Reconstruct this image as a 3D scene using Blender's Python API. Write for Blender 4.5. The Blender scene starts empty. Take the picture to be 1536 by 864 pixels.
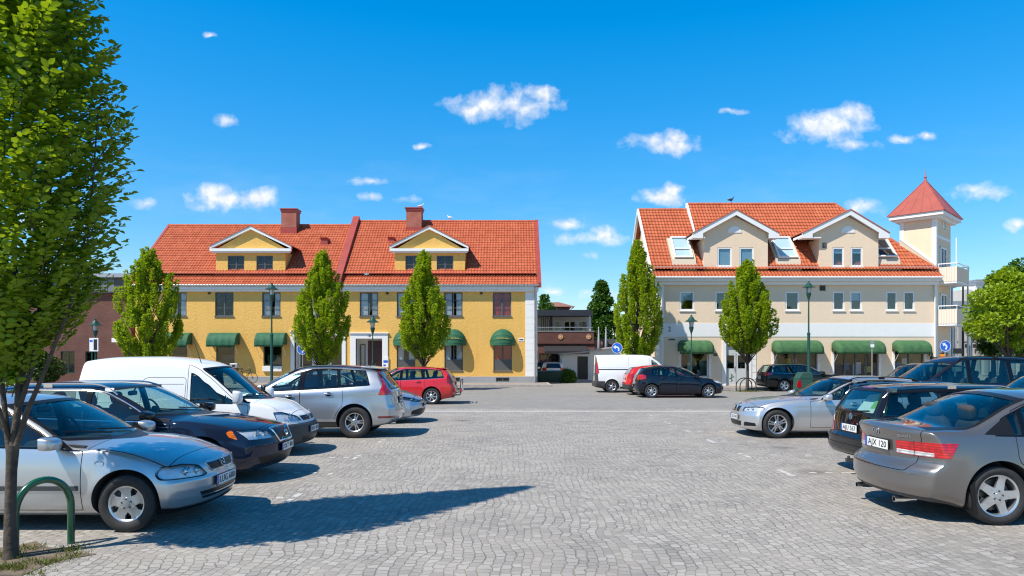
import bpy, bmesh, math, random
import numpy as np
from mathutils import Vector, Matrix
from mathutils.bvhtree import BVHTree

SC = bpy.context.scene
COL = SC.collection
R = math.radians
PI = math.pi
F, CX, HY, CAMZ = 1050.0, 768.0, 535.0, 1.86      # photo pixels: focal length, centre column, horizon row; eye height in metres

def gx(px, Y):
 return (px - CX) / F * Y

def gz(py, Y):
 return CAMZ + (HY - py) / F * Y

def gy(py):
 return F * CAMZ / (py - HY)

# ------------------------------------------------------------------ objects
def tag(o, label=None, cat=None, group=None, kind=None):
 if label:
  o['label'] = label
 if cat:
  o['category'] = cat
 if group:
  o['group'] = group
 if kind:
  o['kind'] = kind
 return o

def thing(name, label, cat, loc=(0, 0, 0), rz=0.0, group=None):
 o = bpy.data.objects.new(name, None)
 o.empty_display_size = 0.3
 COL.objects.link(o)
 o.location = loc
 o.rotation_euler = (0, 0, rz)
 return tag(o, label, cat, group)

def link(name, me, parent=None, mats=None):
 o = bpy.data.objects.new(name, me)
 COL.objects.link(o)
 if parent is not None:
  o.parent = parent
 if mats is not None and not me.materials:
  for m in (mats if isinstance(mats, (list, tuple)) else [mats]):
   me.materials.append(m)
 return o

def copy_tree(o, parent=None):
 c = o.copy()
 COL.objects.link(c)
 if parent is not None:
  c.parent = parent
 for ch in list(o.children):
  copy_tree(ch, c)
 return c

class MB:
 """collects shapes into one mesh"""

 def __init__(s):
  s.v, s.f, s.m = [], [], []

 def add(s, vs, fs, mi=0):
  b = len(s.v)
  s.v.extend([tuple(p) for p in vs])
  for f in fs:
   s.f.append(tuple(i + b for i in f))
   s.m.append(mi)
  return s

 def box(s, x0, x1, y0, y1, z0, z1, mi=0):
  vs = [(x, y, z) for z in (z0, z1) for y in (y0, y1) for x in (x0, x1)]
  return s.add(vs, [(0, 2, 3, 1), (4, 5, 7, 6), (0, 1, 5, 4), (2, 6, 7, 3), (0, 4, 6, 2), (1, 3, 7, 5)], mi)

 def obox(s, c, size, rot=None, mi=0):
  sx, sy, sz = [k / 2 for k in size]
  rot = rot or Matrix.Identity(3)
  c = Vector(c)
  vs = [c + rot @ Vector((x, y, z)) for z in (-sz, sz) for y in (-sy, sy) for x in (-sx, sx)]
  return s.add(vs, [(0, 2, 3, 1), (4, 5, 7, 6), (0, 1, 5, 4), (2, 6, 7, 3), (0, 4, 6, 2), (1, 3, 7, 5)], mi)

 def quad(s, a, b, c, d, mi=0):
  return s.add([a, b, c, d], [(0, 1, 2, 3)], mi)

 def tube(s, pts, r, n=8, mi=0, cap=True, closed=False):
  pts = [Vector(p) for p in pts]
  m = len(pts)
  rs = r if isinstance(r, (list, tuple)) else [r] * m
  up = Vector((0.13, 0.31, 0.94)).normalized()
  vs, fs = [], []
  prev = None
  for i, p in enumerate(pts):
   if closed:
    t = pts[(i + 1) % m] - pts[i - 1]
   else:
    t = pts[min(i + 1, m - 1)] - pts[max(i - 1, 0)]
   t.normalize()
   a = prev if prev is not None else (up if abs(t.dot(up)) < 0.9 else Vector((1, 0, 0)))
   a = (a - t * a.dot(t)).normalized()
   prev = a
   b = t.cross(a)
   for k in range(n):
    w = 2 * PI * k / n
    vs.append(p + (a * math.cos(w) + b * math.sin(w)) * rs[i])
  for i in range(m if closed else m - 1):
   j = (i + 1) % m
   for k in range(n):
    l = (k + 1) % n
    fs.append((i * n + k, i * n + l, j * n + l, j * n + k))
  if cap and not closed:
   fs.append(tuple(range(n - 1, -1, -1)))
   fs.append(tuple((m - 1) * n + k for k in range(n)))
  return s.add(vs, fs, mi)

 def lathe(s, prof, n=16, mi=0, c=(0, 0, 0), axis='z', sx=1.0):
  """prof: (radius, height) list, open ends closed where radius is 0"""
  vs, fs = [], []
  for r, h in prof:
   for k in range(n):
    w = 2 * PI * k / n
    x, y = r * math.cos(w) * sx, r * math.sin(w)
    if axis == 'z':
     p = (c[0] + x, c[1] + y, c[2] + h)
    elif axis == 'y':
     p = (c[0] + x, c[1] + h, c[2] - y)
    else:
     p = (c[0] + h, c[1] + x, c[2] + y)
    vs.append(p)
  for i in range(len(prof) - 1):
   for k in range(n):
    l = (k + 1) % n
    fs.append((i * n + k, i * n + l, (i + 1) * n + l, (i + 1) * n + k))
  return s.add(vs, fs, mi)

 def prism(s, poly, a, b, axis='y', mi=0):
  """2D polygon extruded from a to b. axis y: (x,z); x: (y,z); z: (x,y)"""
  n = len(poly)
  mk = {'y': lambda p, d: (p[0], d, p[1]), 'x': lambda p, d: (d, p[0], p[1]), 'z': lambda p, d: (p[0], p[1], d)}[axis]
  vs = [mk(p, a) for p in poly] + [mk(p, b) for p in poly]
  fs = [tuple(range(n)), tuple(range(2 * n - 1, n - 1, -1))]
  for i in range(n):
   j = (i + 1) % n
   fs.append((i, i + n, j + n, j))
  return s.add(vs, fs, mi)

 def mesh(s, name='m', smooth=None, fix=False, weld=False):
  me = bpy.data.meshes.new(name)
  me.from_pydata(s.v, [], s.f)
  me.polygons.foreach_set('material_index', s.m)
  if fix or weld:
   bm = bmesh.new()
   bm.from_mesh(me)
   bmesh.ops.remove_doubles(bm, verts=bm.verts, dist=1e-5)
   bmesh.ops.recalc_face_normals(bm, faces=bm.faces)
   bm.to_mesh(me)
   bm.free()
  if smooth is not None:
   me.polygons.foreach_set('use_smooth', [True] * len(me.polygons))
   me.set_sharp_from_angle(angle=R(smooth))
  me.update()
  return me

 def build(s, name, mats, parent=None, smooth=None, fix=True, bevel=0.0):
  me = s.mesh(name, smooth, fix)
  for m in (mats if isinstance(mats, (list, tuple)) else [mats]):
   me.materials.append(m)
  o = link(name, me, parent)
  if bevel:
   b = o.modifiers.new('bevel', 'BEVEL')
   b.width = bevel
   b.segments = 2
   b.limit_method = 'ANGLE'
   b.angle_limit = R(50)
  return o

def rbox(mb, c, size, p=4.0, n=10, m=14, mi=0, rot=None):
 """superellipsoid: a soft box"""
 vs, fs = [], []
 c = Vector(c)

 def sg(v, e):
  return math.copysign(abs(v) ** e, v)
 e = 2.0 / p
 for i in range(n + 1):
  th = -PI / 2 + PI * i / n
  for k in range(m):
   ph = 2 * PI * k / m
   q = Vector((sg(math.cos(th), e) * sg(math.cos(ph), e) * size[0] / 2, sg(math.cos(th), e) * sg(math.sin(ph), e) * size[1] / 2, sg(math.sin(th), e) * size[2] / 2))
   vs.append(c + (rot @ q if rot else q))
 for i in range(n):
  for k in range(m):
   l = (k + 1) % m
   fs.append((i * m + k, i * m + l, (i + 1) * m + l, (i + 1) * m + k))
 mb.add(vs, fs, mi)
 return mb

def text_mesh(txt, size, depth=0.002, align='CENTER'):
 cu = bpy.data.curves.new('txt', 'FONT')
 cu.body = txt
 cu.size = size
 cu.extrude = depth
 cu.align_x = align
 cu.align_y = 'CENTER'
 cu.resolution_u = 2
 ob = bpy.data.objects.new('txt', cu)
 COL.objects.link(ob)
 dg = bpy.context.evaluated_depsgraph_get()
 me = bpy.data.meshes.new_from_object(ob.evaluated_get(dg))
 bpy.data.objects.remove(ob)
 bpy.data.curves.remove(cu)
 return me

# ------------------------------------------------------------------ materials
class NT:
 """tiny helper for node graphs"""

 def __init__(s, tree):
  s.t = tree
  s.n = tree.nodes
  s.l = tree.links

 def node(s, typ, props=None, **ins):
  n = s.n.new('ShaderNode' + typ)
  for k, v in (props or {}).items():
   setattr(n, k, v)
  for k, v in ins.items():
   key = int(k[1:]) if k[0] == 'i' and k[1:].isdigit() else k.replace('_', ' ')
   s.set(n.inputs[key], v)
  return n

 def set(s, sock, v):
  if isinstance(v, bpy.types.NodeSocket):
   s.l.new(v, sock)
  elif isinstance(v, bpy.types.Node):
   s.l.new(v.outputs[0], sock)
  else:
   if isinstance(v, (tuple, list)) and len(v) == 3 and sock.type == 'RGBA':
    v = (*v, 1)
   sock.default_value = v

 def math(s, op, a, b=0.0, c=None, clamp=False):
  n = s.n.new('ShaderNodeMath')
  n.operation = op
  n.use_clamp = clamp
  s.set(n.inputs[0], a)
  s.set(n.inputs[1], b)
  if c is not None:
   s.set(n.inputs[2], c)
  return n.outputs[0]

 def mix(s, fac, a, b, blend='MIX'):
  n = s.n.new('ShaderNodeMix')
  n.data_type = 'RGBA'
  n.blend_type = blend
  s.set(n.inputs[0], fac)
  s.set(n.inputs[6], a)
  s.set(n.inputs[7], b)
  return n.outputs[2]

 def ramp(s, fac, stops):
  n = s.n.new('ShaderNodeValToRGB')
  e = n.color_ramp.elements
  while len(e) < len(stops):
   e.new(0.5)
  for k, (p, c) in enumerate(stops):
   e[k].position = p
   e[k].color = (*c, 1) if len(c) == 3 else c
  s.set(n.inputs[0], fac)
  return n.outputs[0]

 def remap(s, v, a, b, c=0.0, d=1.0):
  n = s.n.new('ShaderNodeMapRange')
  s.set(n.inputs[0], v)
  for i, x in enumerate((a, b, c, d)):
   n.inputs[i + 1].default_value = x
  return n.outputs[0]

_mats = {}

def mat(name):
 m = bpy.data.materials.new(name)
 m.use_nodes = True
 m.node_tree.nodes.clear()
 g = NT(m.node_tree)
 out = g.node('OutputMaterial')
 return m, g, out

def pbr(name, col=(0.5, 0.5, 0.5), rough=0.5, metal=0.0, coat=0.0, spec=0.5, vary=0.0, vscale=8.0, bump=0.0, bscale=40.0, emit=None, coat_rough=0.03):
 if name in _mats:
  return _mats[name]
 m, g, out = mat(name)
 b = g.node('BsdfPrincipled', Roughness=rough, Metallic=metal)
 b.inputs['Coat Weight'].default_value = coat
 b.inputs['Coat Roughness'].default_value = coat_rough
 b.inputs['Specular IOR Level'].default_value = spec
 base = (*col, 1)
 tc = None
 if vary or bump:
  tc = g.node('TexCoord').outputs['Object']
 if vary:
  n = g.node('TexNoise', Vector=tc, Scale=vscale, Detail=5.0, Roughness=0.6)
  f = g.remap(n.outputs[0], 0.3, 0.7)
  lo = tuple(max(0, c * (1 - vary)) for c in col)
  hi = tuple(min(1, c * (1 + vary)) for c in col)
  g.set(b.inputs['Base Color'], g.mix(f, lo, hi))
 else:
  b.inputs['Base Color'].default_value = base
 if bump:
  n2 = g.node('TexNoise', Vector=tc, Scale=bscale, Detail=4.0)
  bp = g.node('Bump', Strength=bump, Distance=0.02, Height=n2.outputs[0])
  g.l.new(bp.outputs[0], b.inputs['Normal'])
 if emit:
  b.inputs['Emission Color'].default_value = (*col, 1)
  b.inputs['Emission Strength'].default_value = emit
 g.l.new(b.outputs[0], out.inputs[0])
 _mats[name] = m
 return m

def paint(name, col, metal=0.0, rough=0.35, coat=1.0, flake=0.0):
 if name in _mats:
  return _mats[name]
 m, g, out = mat(name)
 b = g.node('BsdfPrincipled', Roughness=rough, Metallic=metal)
 b.inputs['Coat Weight'].default_value = coat
 b.inputs['Coat Roughness'].default_value = 0.025
 b.inputs['Specular IOR Level'].default_value = 0.5 if metal else 0.0
 tc = g.node('TexCoord').outputs['Object']
 # thin uneven road dust, strongest low on the body
 sep = g.node('SeparateXYZ', Vector=tc)
 nz = g.node('TexNoise', Vector=tc, Scale=3.0, Detail=6.0, Roughness=0.65)
 low = g.remap(sep.outputs[2], 0.75, 0.15)
 d = g.math('MULTIPLY', g.remap(nz.outputs[0], 0.35, 0.75), g.math('MULTIPLY_ADD', low, 0.10 if sum(col) > 0.3 else 0.035, 0.02 if sum(col) > 0.3 else 0.004))
 g.set(b.inputs['Base Color'], g.mix(d, (*col, 1), (0.30, 0.28, 0.25, 1)))
 g.set(b.inputs['Coat Weight'], g.math('SUBTRACT', coat, g.math('MULTIPLY', d, 1.5), clamp=True))
 if flake:
  v = g.node('TexVoronoi', Vector=tc, Scale=900.0)
  sub = g.node('VectorMath', {'operation': 'MULTIPLY_ADD'}, i0=v.outputs['Color'], i1=(flake, flake, flake), i2=(-flake / 2,) * 3)
  geo = g.node('NewGeometry').outputs['Normal']
  ad = g.node('VectorMath', {'operation': 'ADD'}, i0=geo, i1=sub)
  nm = g.node('VectorMath', {'operation': 'NORMALIZE'}, i0=ad)
  g.l.new(nm.outputs[0], b.inputs['Normal'])
 g.l.new(b.outputs[0], out.inputs[0])
 _mats[name] = m
 return m

def glass(name, tint=(0.55, 0.62, 0.62), ior=1.5, rough=0.0):
 if name in _mats:
  return _mats[name]
 m, g, out = mat(name)
 back = g.node('NewGeometry').outputs['Backfacing']
 fr = g.node('Fresnel', IOR=g.math('ADD', ior, g.math('MULTIPLY', back, 1.0 / ior - ior)))
 tr = g.node('BsdfTransparent', Color=(*tint, 1))
 gl = g.node('BsdfGlossy', Color=(1, 1, 1, 1), Roughness=rough)
 fac = g.math('MULTIPLY', fr.outputs[0], 0.9, clamp=True)
 mx = g.node('MixShader', i0=fac, i1=tr.outputs[0], i2=gl.outputs[0])
 g.l.new(mx.outputs[0], out.inputs[0])
 _mats[name] = m
 return m

GLASS = glass('car_glass', (0.78, 0.88, 0.86), 1.6)
DARKGLASS = glass('tinted_glass', (0.16, 0.19, 0.20), 1.6)
CLEAR = glass('lamp_cover', (0.92, 0.94, 0.95), 1.45)
RUBBER = pbr('tyre_rubber', (0.022, 0.022, 0.023), 0.75, vary=0.3, vscale=20)
BLACK = pbr('black_plastic', (0.012, 0.012, 0.013), 0.35, spec=0.25)
GLOSSBLACK = pbr('gloss_black', (0.005, 0.005, 0.006), 0.12, spec=0.4)
TRIM = pbr('grey_plastic', (0.045, 0.047, 0.05), 0.55)
CHROME = pbr('chrome', (0.75, 0.76, 0.78), 0.12, 1.0)
ALLOY = pbr('alloy', (0.62, 0.63, 0.65), 0.32, 0.85, vary=0.12, vscale=12)
DISC = pbr('brake_iron', (0.10, 0.095, 0.09), 0.45, 0.7)
CABIN = pbr('cabin_plastic', (0.035, 0.036, 0.04), 0.65)
SEAT = pbr('seat_fabric', (0.036, 0.038, 0.043), 0.85, vary=0.2)
LINING = pbr('roof_lining', (0.32, 0.31, 0.29), 0.9)
PLATEW = pbr('plate_white', (0.80, 0.81, 0.80), 0.35)
PLATEB = pbr('plate_blue', (0.02, 0.12, 0.50), 0.4)
INK = pbr('plate_ink', (0.012, 0.012, 0.014), 0.5)

def lamp_mat(name, col, rough=0.12):
 """coloured lens with moulded ribs inside"""
 if name in _mats:
  return _mats[name]
 m, g, out = mat(name)
 tc = g.node('TexCoord').outputs['Object']
 w = g.node('TexWave', {'bands_direction': 'Z'}, Vector=tc, Scale=11.0, Distortion=0.3)
 v = g.node('TexVoronoi', Vector=tc, Scale=16.0)
 f = g.math('MULTIPLY', w.outputs[1], g.remap(v.outputs['Distance'], 0.1, 0.7))
 c = g.mix(f, tuple(k * 0.55 for k in col), tuple(min(1, k * 1.25) for k in col))
 b = g.node('BsdfPrincipled', Roughness=rough, Base_Color=c)
 b.inputs['Coat Weight'].default_value = 1.0
 b.inputs['Coat Roughness'].default_value = 0.02
 g.l.new(b.outputs[0], out.inputs[0])
 _mats[name] = m
 return m

REDLENS = lamp_mat('red_lens', (0.55, 0.008, 0.012))
DARKRED = lamp_mat('dark_red_lens', (0.22, 0.008, 0.010))
AMBER = lamp_mat('amber_lens', (0.80, 0.17, 0.015))
WHITELENS = lamp_mat('white_lens', (0.62, 0.62, 0.64))
REFLECTOR = pbr('reflector', (0.86, 0.88, 0.92), 0.25, 0.35, bump=0.3, bscale=16.0)
HEADLENS = pbr('head_lens', (0.80, 0.82, 0.85), 0.16, 0.55, coat=1.0, bump=0.55, bscale=13.0)
REFLDARK = pbr('reflector_dark', (0.14, 0.15, 0.17), 0.25, 0.7, bump=0.3, bscale=14.0)
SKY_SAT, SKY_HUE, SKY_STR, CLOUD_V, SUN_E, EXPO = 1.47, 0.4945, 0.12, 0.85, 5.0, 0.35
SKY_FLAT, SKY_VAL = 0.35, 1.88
# ------------------------------------------------------------------ cars
def pchip(pts):
 xs = np.array([p[0] for p in pts], float)
 ys = np.array([p[1] for p in pts], float)
 n = len(xs)
 if n == 1:
  return lambda x: ys[0] + 0 * np.asarray(x, float)
 h = np.diff(xs)
 d = np.diff(ys) / h
 m = np.zeros(n)
 m[0], m[-1] = d[0], d[-1]
 for i in range(1, n - 1):
  if d[i - 1] * d[i] > 0:
   w1, w2 = 2 * h[i] + h[i - 1], h[i] + 2 * h[i - 1]
   m[i] = (w1 + w2) / (w1 / d[i - 1] + w2 / d[i])

 def f(x):
  x = np.clip(np.asarray(x, float), xs[0], xs[-1])
  k = np.clip(np.searchsorted(xs, x) - 1, 0, n - 2)
  t = (x - xs[k]) / h[k]
  return ((2 * t ** 3 - 3 * t ** 2 + 1) * ys[k] + (t ** 3 - 2 * t ** 2 + t) * h[k] * m[k] + (-2 * t ** 3 + 3 * t ** 2) * ys[k + 1] + (t ** 3 - t ** 2) * h[k] * m[k + 1])
 return f

def lin(pts):
 xs = [p[0] for p in pts]
 ys = [p[1] for p in pts]
 return lambda x: float(np.interp(x, xs, ys))

def tidy(P, dmin=0.004):
 """drop points that crowd together or lie on a straight line"""
 Q = []
 for p in P:
  if not Q or math.hypot(p[0] - Q[-1][0], p[1] - Q[-1][1]) > dmin:
   Q.append(p)
 while len(Q) > 3 and math.hypot(Q[0][0] - Q[-1][0], Q[0][1] - Q[-1][1]) <= dmin:
  Q.pop()
 for _ in range(3):
  n = len(Q)
  keep = []
  for i in range(n):
   a, b, c = Q[i - 1], Q[i], Q[(i + 1) % n]
   h = math.hypot(c[0] - a[0], c[1] - a[1])
   cr = abs((b[0] - a[0]) * (c[1] - a[1]) - (b[1] - a[1]) * (c[0] - a[0]))
   if i % 2 or h < 1e-6 or cr / h > 0.0003 or h > 0.5:
    keep.append(b)
  Q = keep
 return Q

def crossing(P):
 def o(p, q, r):
  return (q[0] - p[0]) * (r[1] - p[1]) - (q[1] - p[1]) * (r[0] - p[0])
 n = len(P)
 for i in range(n):
  a, b = P[i], P[(i + 1) % n]
  for j in range(i + 2, min(n, i + 14)):
   if i == 0 and j == n - 1:
    continue
   c, d = P[j], P[(j + 1) % n]
   if o(a, b, c) * o(a, b, d) < 0 and o(c, d, a) * o(c, d, b) < 0:
    return i, j
 return None

def poly_offset(P, d):
 """move every edge of a polygon outwards by d (inwards when negative) and cut small loops away"""
 P = poly_offset_raw(tidy(P), d)
 for _ in range(12):
  c = crossing(P)
  if c is None:
   break
  P = P[:c[0] + 1] + P[c[1] + 1:]
 return tidy(P, 0.001)

def poly_offset_raw(P, d):
 n = len(P)
 A = sum(P[i][0] * P[(i + 1) % n][1] - P[(i + 1) % n][0] * P[i][1] for i in range(n))
 sgn = 1 if A > 0 else -1
 out = []
 for i in range(n):
  p0, p1, p2 = Vector(P[i - 1]), Vector(P[i]), Vector(P[(i + 1) % n])
  e1, e2 = (p1 - p0), (p2 - p1)
  if e1.length < 1e-7 or e2.length < 1e-7:
   out.append(tuple(p1))
   continue
  e1.normalize()
  e2.normalize()
  n1, n2 = Vector((e1.y, -e1.x)) * sgn, Vector((e2.y, -e2.x)) * sgn
  b = n1 + n2
  if b.length < 1e-6:
   b = n1
  b = b / max(0.35, b.dot(n1)) if b.dot(n1) > 0 else n1
  out.append((p1.x + b.x * d, p1.y + b.y * d))
 return out

def rounded(P, r=0.03, n=4):
 """round the corners of a polygon"""
 out = []
 m = len(P)
 for i in range(m):
  p0, p1, p2 = Vector(P[i - 1]), Vector(P[i]), Vector(P[(i + 1) % m])
  a, b = p0 - p1, p2 - p1
  k = min(r, a.length * 0.45, b.length * 0.45)
  a, b = p1 + a.normalized() * k, p1 + b.normalized() * k
  for j in range(n + 1):
   t = j / n
   q = a * (1 - t) ** 2 + p1 * 2 * t * (1 - t) + b * t * t
   out.append((q.x, q.y))
 return out

NB, NLOW, NSIDE, NGL, NROOF = 6, 2, 20, 12, 12

class Shape:
 def __init__(s, sp):
  s.sp = sp
  s.L, s.W, s.H = sp['L'], sp['W'], sp['H']
  s.T, s.B, s.BELT = pchip(sp['top']), pchip(sp['bot']), pchip(sp['belt'])
  s.P = pchip(sp['plan'])
  s.CR, s.LAG = pchip(sp['crown']), pchip(sp['lag'])
  s.nose, s.tail = lin(sp['nose']), lin(sp['tail'])
  s.kf, s.pf = sp.get('front_bow', (0.26, 3.0))
  s.kr, s.pr = sp.get('rear_bow', (0.16, 3.4))
  s.sff, s.sfr = sp.get('fade', (1.0, 1.0))
  s.tumble = sp.get('tumble', 0.19)
  s.ax = (sp['fo'], sp['fo'] + sp['wb'])

 def edge(s, x):
  return float(s.T(x - s.LAG(x)) - s.CR(x))

 def belt(s, x):
  return min(float(s.BELT(x)), s.edge(x) - 0.022)

 def w_edge(s, x):
  e, b = s.edge(x), s.belt(x)
  t = min(1, max(0, (e - b) / (s.H - b)))
  return float(s.P(x)) * s.W / 2 - s.sp.get('shoulder', 0.045) - 0.03 - s.tumble * t

 def section(s, x):
  W2 = s.W / 2
  pl = float(s.P(x)) * W2
  zb = float(s.B(x))
  top = float(s.T(x))
  e, be = s.edge(x), s.belt(x)
  zm = zb + (be - zb) * s.sp.get('mid', 0.52)
  zl = zb + 0.07
  sh = s.sp.get('shoulder', 0.045)
  wbot, wlow, wm, wb = pl - 0.13, pl - s.sp.get('tuck', 0.05), pl, pl - sh
  we = s.w_edge(x)
  P = []
  for i in range(NB):
   P.append((wbot * i / NB, zb))
  P.append((wbot, zb))
  for i in range(1, NLOW):
   t = i / NLOW
   P.append((wbot + (wlow - wbot) * t, zb + (zl - zb) * t))
  for i in range(NSIDE):
   t = i / NSIDE
   z = zl + (be - zl) * t
   if z < zm:
    w = wm - (wm - wlow) * ((zm - z) / (zm - zl)) ** 2
   else:
    w = wm - (wm - wb) * ((z - zm) / (be - zm)) ** 2.4
   for (z0, a, sg) in s.sp.get('creases', ()):
    zz = z0(x) if callable(z0) else z0
    w += a * math.exp(-((z - zz) / sg) ** 2)
   for ax in s.ax:
    d = math.hypot(x - ax, z - s.sp['R'])
    ra = s.sp['arch']
    if d > ra - 0.02:
     w += s.sp.get('flare', 0.014) * math.exp(-((d - ra) / 0.07) ** 2)
    else:
     w += s.sp.get('flare', 0.014)
   P.append((w, z))
  for i in range(NGL):
   t = i / NGL
   P.append((wb + (we - wb) * t + 0.012 * math.sin(PI * t) * min(1, (e - be) / 0.3), be + (e - be) * t))
  for i in range(NROOF + 1):
   t = i / NROOF
   P.append((we * (1 - t), e + (top - e) * (1 - (1 - t) ** 2.3)))
  A = np.array(P)
  fixed = NB
  for _ in range(s.sp.get('smooth', 2)):
   S = A.copy()
   S[fixed + 1:-1] = 0.5 * A[fixed + 1:-1] + 0.25 * (A[fixed:-2] + A[fixed + 2:])
   S[-1, 1] = 0.5 * A[-1, 1] + 0.5 * A[-2, 1]
   A = S
  A[-1, 0] = 0.0
  return A

 def mesh(s):
  L = s.L
  rr = s.sp.get('edge_r', 0.06)
  xs = sorted(set([rr * (1 - math.cos(k * PI / 8)) for k in range(5)] + [L - rr * (1 - math.cos(k * PI / 8)) for k in range(5)] + [rr + (L - 2 * rr) * k / s.sp.get('ns', 100) for k in range(s.sp.get('ns', 100) + 1)]))
  xs = [x for i, x in enumerate(xs) if i == 0 or x - xs[i - 1] > 1e-4]
  rings = []
  for x in xs:
   A = s.section(x)
   q = max(0.0, 1 - x / rr, 1 - (L - x) / rr)
   if q > 0:
    ins = rr * (1 - math.sqrt(max(0, 1 - q * q)))
    wmx, zc, hh = A[:, 0].max(), (A[:, 1].max() + A[:, 1].min()) / 2, (A[:, 1].max() - A[:, 1].min()) / 2
    A = A.copy()
    A[:, 0] *= (wmx - ins) / wmx
    A[:, 1] = zc + (A[:, 1] - zc) * (hh - ins) / hh
   rings.append(A)
  n = len(rings[0])
  V, Fc = [], []
  ring_n = 2 * n - 2

  def put(x, y, z):
   q = abs(y) / (s.W / 2)
   if x < s.sff:
    x2 = x + (s.nose(z) + s.kf * q ** s.pf) * (1 - x / s.sff) ** 2
   elif x > L - s.sfr:
    x2 = x - (s.tail(z) + s.kr * q ** s.pr) * (1 - (L - x) / s.sfr) ** 2
   else:
    x2 = x
   V.append((L / 2 - x2, y, z))
   return len(V) - 1
  idx = []
  for x, A in zip(xs, rings):
   row = [put(x, A[k, 0], A[k, 1]) for k in range(n)] + [put(x, -A[k, 0], A[k, 1]) for k in range(n - 2, 0, -1)]
   idx.append(row)
  for i in range(len(xs) - 1):
   for k in range(ring_n):
    l = (k + 1) % ring_n
    Fc.append((idx[i][k], idx[i][l], idx[i + 1][l], idx[i + 1][k]))
  for e, i in ((0, 0), (1, len(xs) - 1)):
   A = rings[i]
   rows = []
   for k in range(NB, n):
    rows.append([put(xs[i], A[k, 0] * (1 - j / NB), A[k, 1]) for j in range(2 * NB + 1)])
   for k in range(len(rows) - 1):
    for j in range(2 * NB):
     Fc.append((rows[k][j], rows[k][j + 1], rows[k + 1][j + 1], rows[k + 1][j]))
  bm = bmesh.new()
  me = bpy.data.meshes.new('outer')
  me.from_pydata(V, [], Fc)
  bm.from_mesh(me)
  bmesh.ops.remove_doubles(bm, verts=bm.verts, dist=2e-5)
  bmesh.ops.dissolve_degenerate(bm, edges=bm.edges, dist=1e-6)
  bmesh.ops.recalc_face_normals(bm, faces=bm.faces)
  bm.to_mesh(me)
  bm.free()
  me.update()
  return me

def offset_mesh(me, d):
 m2 = me.copy()
 n = len(me.vertices)
 co, no = np.empty(n * 3), np.empty(n * 3)
 me.vertices.foreach_get('co', co)
 me.vertex_normals.foreach_get('vector', no)
 m2.vertices.foreach_set('co', co + no * d)
 m2.update()
 return m2

class Bool:
 """a batch of boolean jobs evaluated together"""

 def __init__(s):
  s.tmp = []
  s.cache = {}
  s.scene = SC

 def ob(s, me):
  k = me.name
  if k not in s.cache:
   o = bpy.data.objects.new('t', me)
   s.scene.collection.objects.link(o)
   s.cache[k] = o
   s.tmp.append(o)
  return s.cache[k]

 def job(s, me, ops):
  o = bpy.data.objects.new('j', me)
  s.scene.collection.objects.link(o)
  s.tmp.append(o)
  for op, m in ops:
   md = o.modifiers.new('b', 'BOOLEAN')
   md.operation = op
   md.solver = 'MANIFOLD'
   md.object = s.ob(m)
  return o

 def run(s, jobs):
  dg = bpy.context.evaluated_depsgraph_get()
  out = []
  for o in jobs:
   me = bpy.data.meshes.new_from_object(o.evaluated_get(dg))
   for md in o.modifiers:
    if md.operation == 'INTERSECT' and len(me.polygons) == len(md.object.data.polygons) and len(me.vertices) == len(md.object.data.vertices):
     print('BOOLEAN KEPT THE CUTTER', o.name, len(me.polygons))
   out.append(me)
  return out

 def clear(s):
  for o in s.tmp:
   bpy.data.objects.remove(o)
  s.tmp, s.cache = [], {}

def mirror_mesh(me):
 m = me.copy()
 bm = bmesh.new()
 bm.from_mesh(m)
 for v in bm.verts:
  v.co.y *= -1
 bmesh.ops.reverse_faces(bm, faces=bm.faces)
 bm.to_mesh(m)
 bm.free()
 m.update()
 return m

def superellipse_section(sp):
 return None

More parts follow.
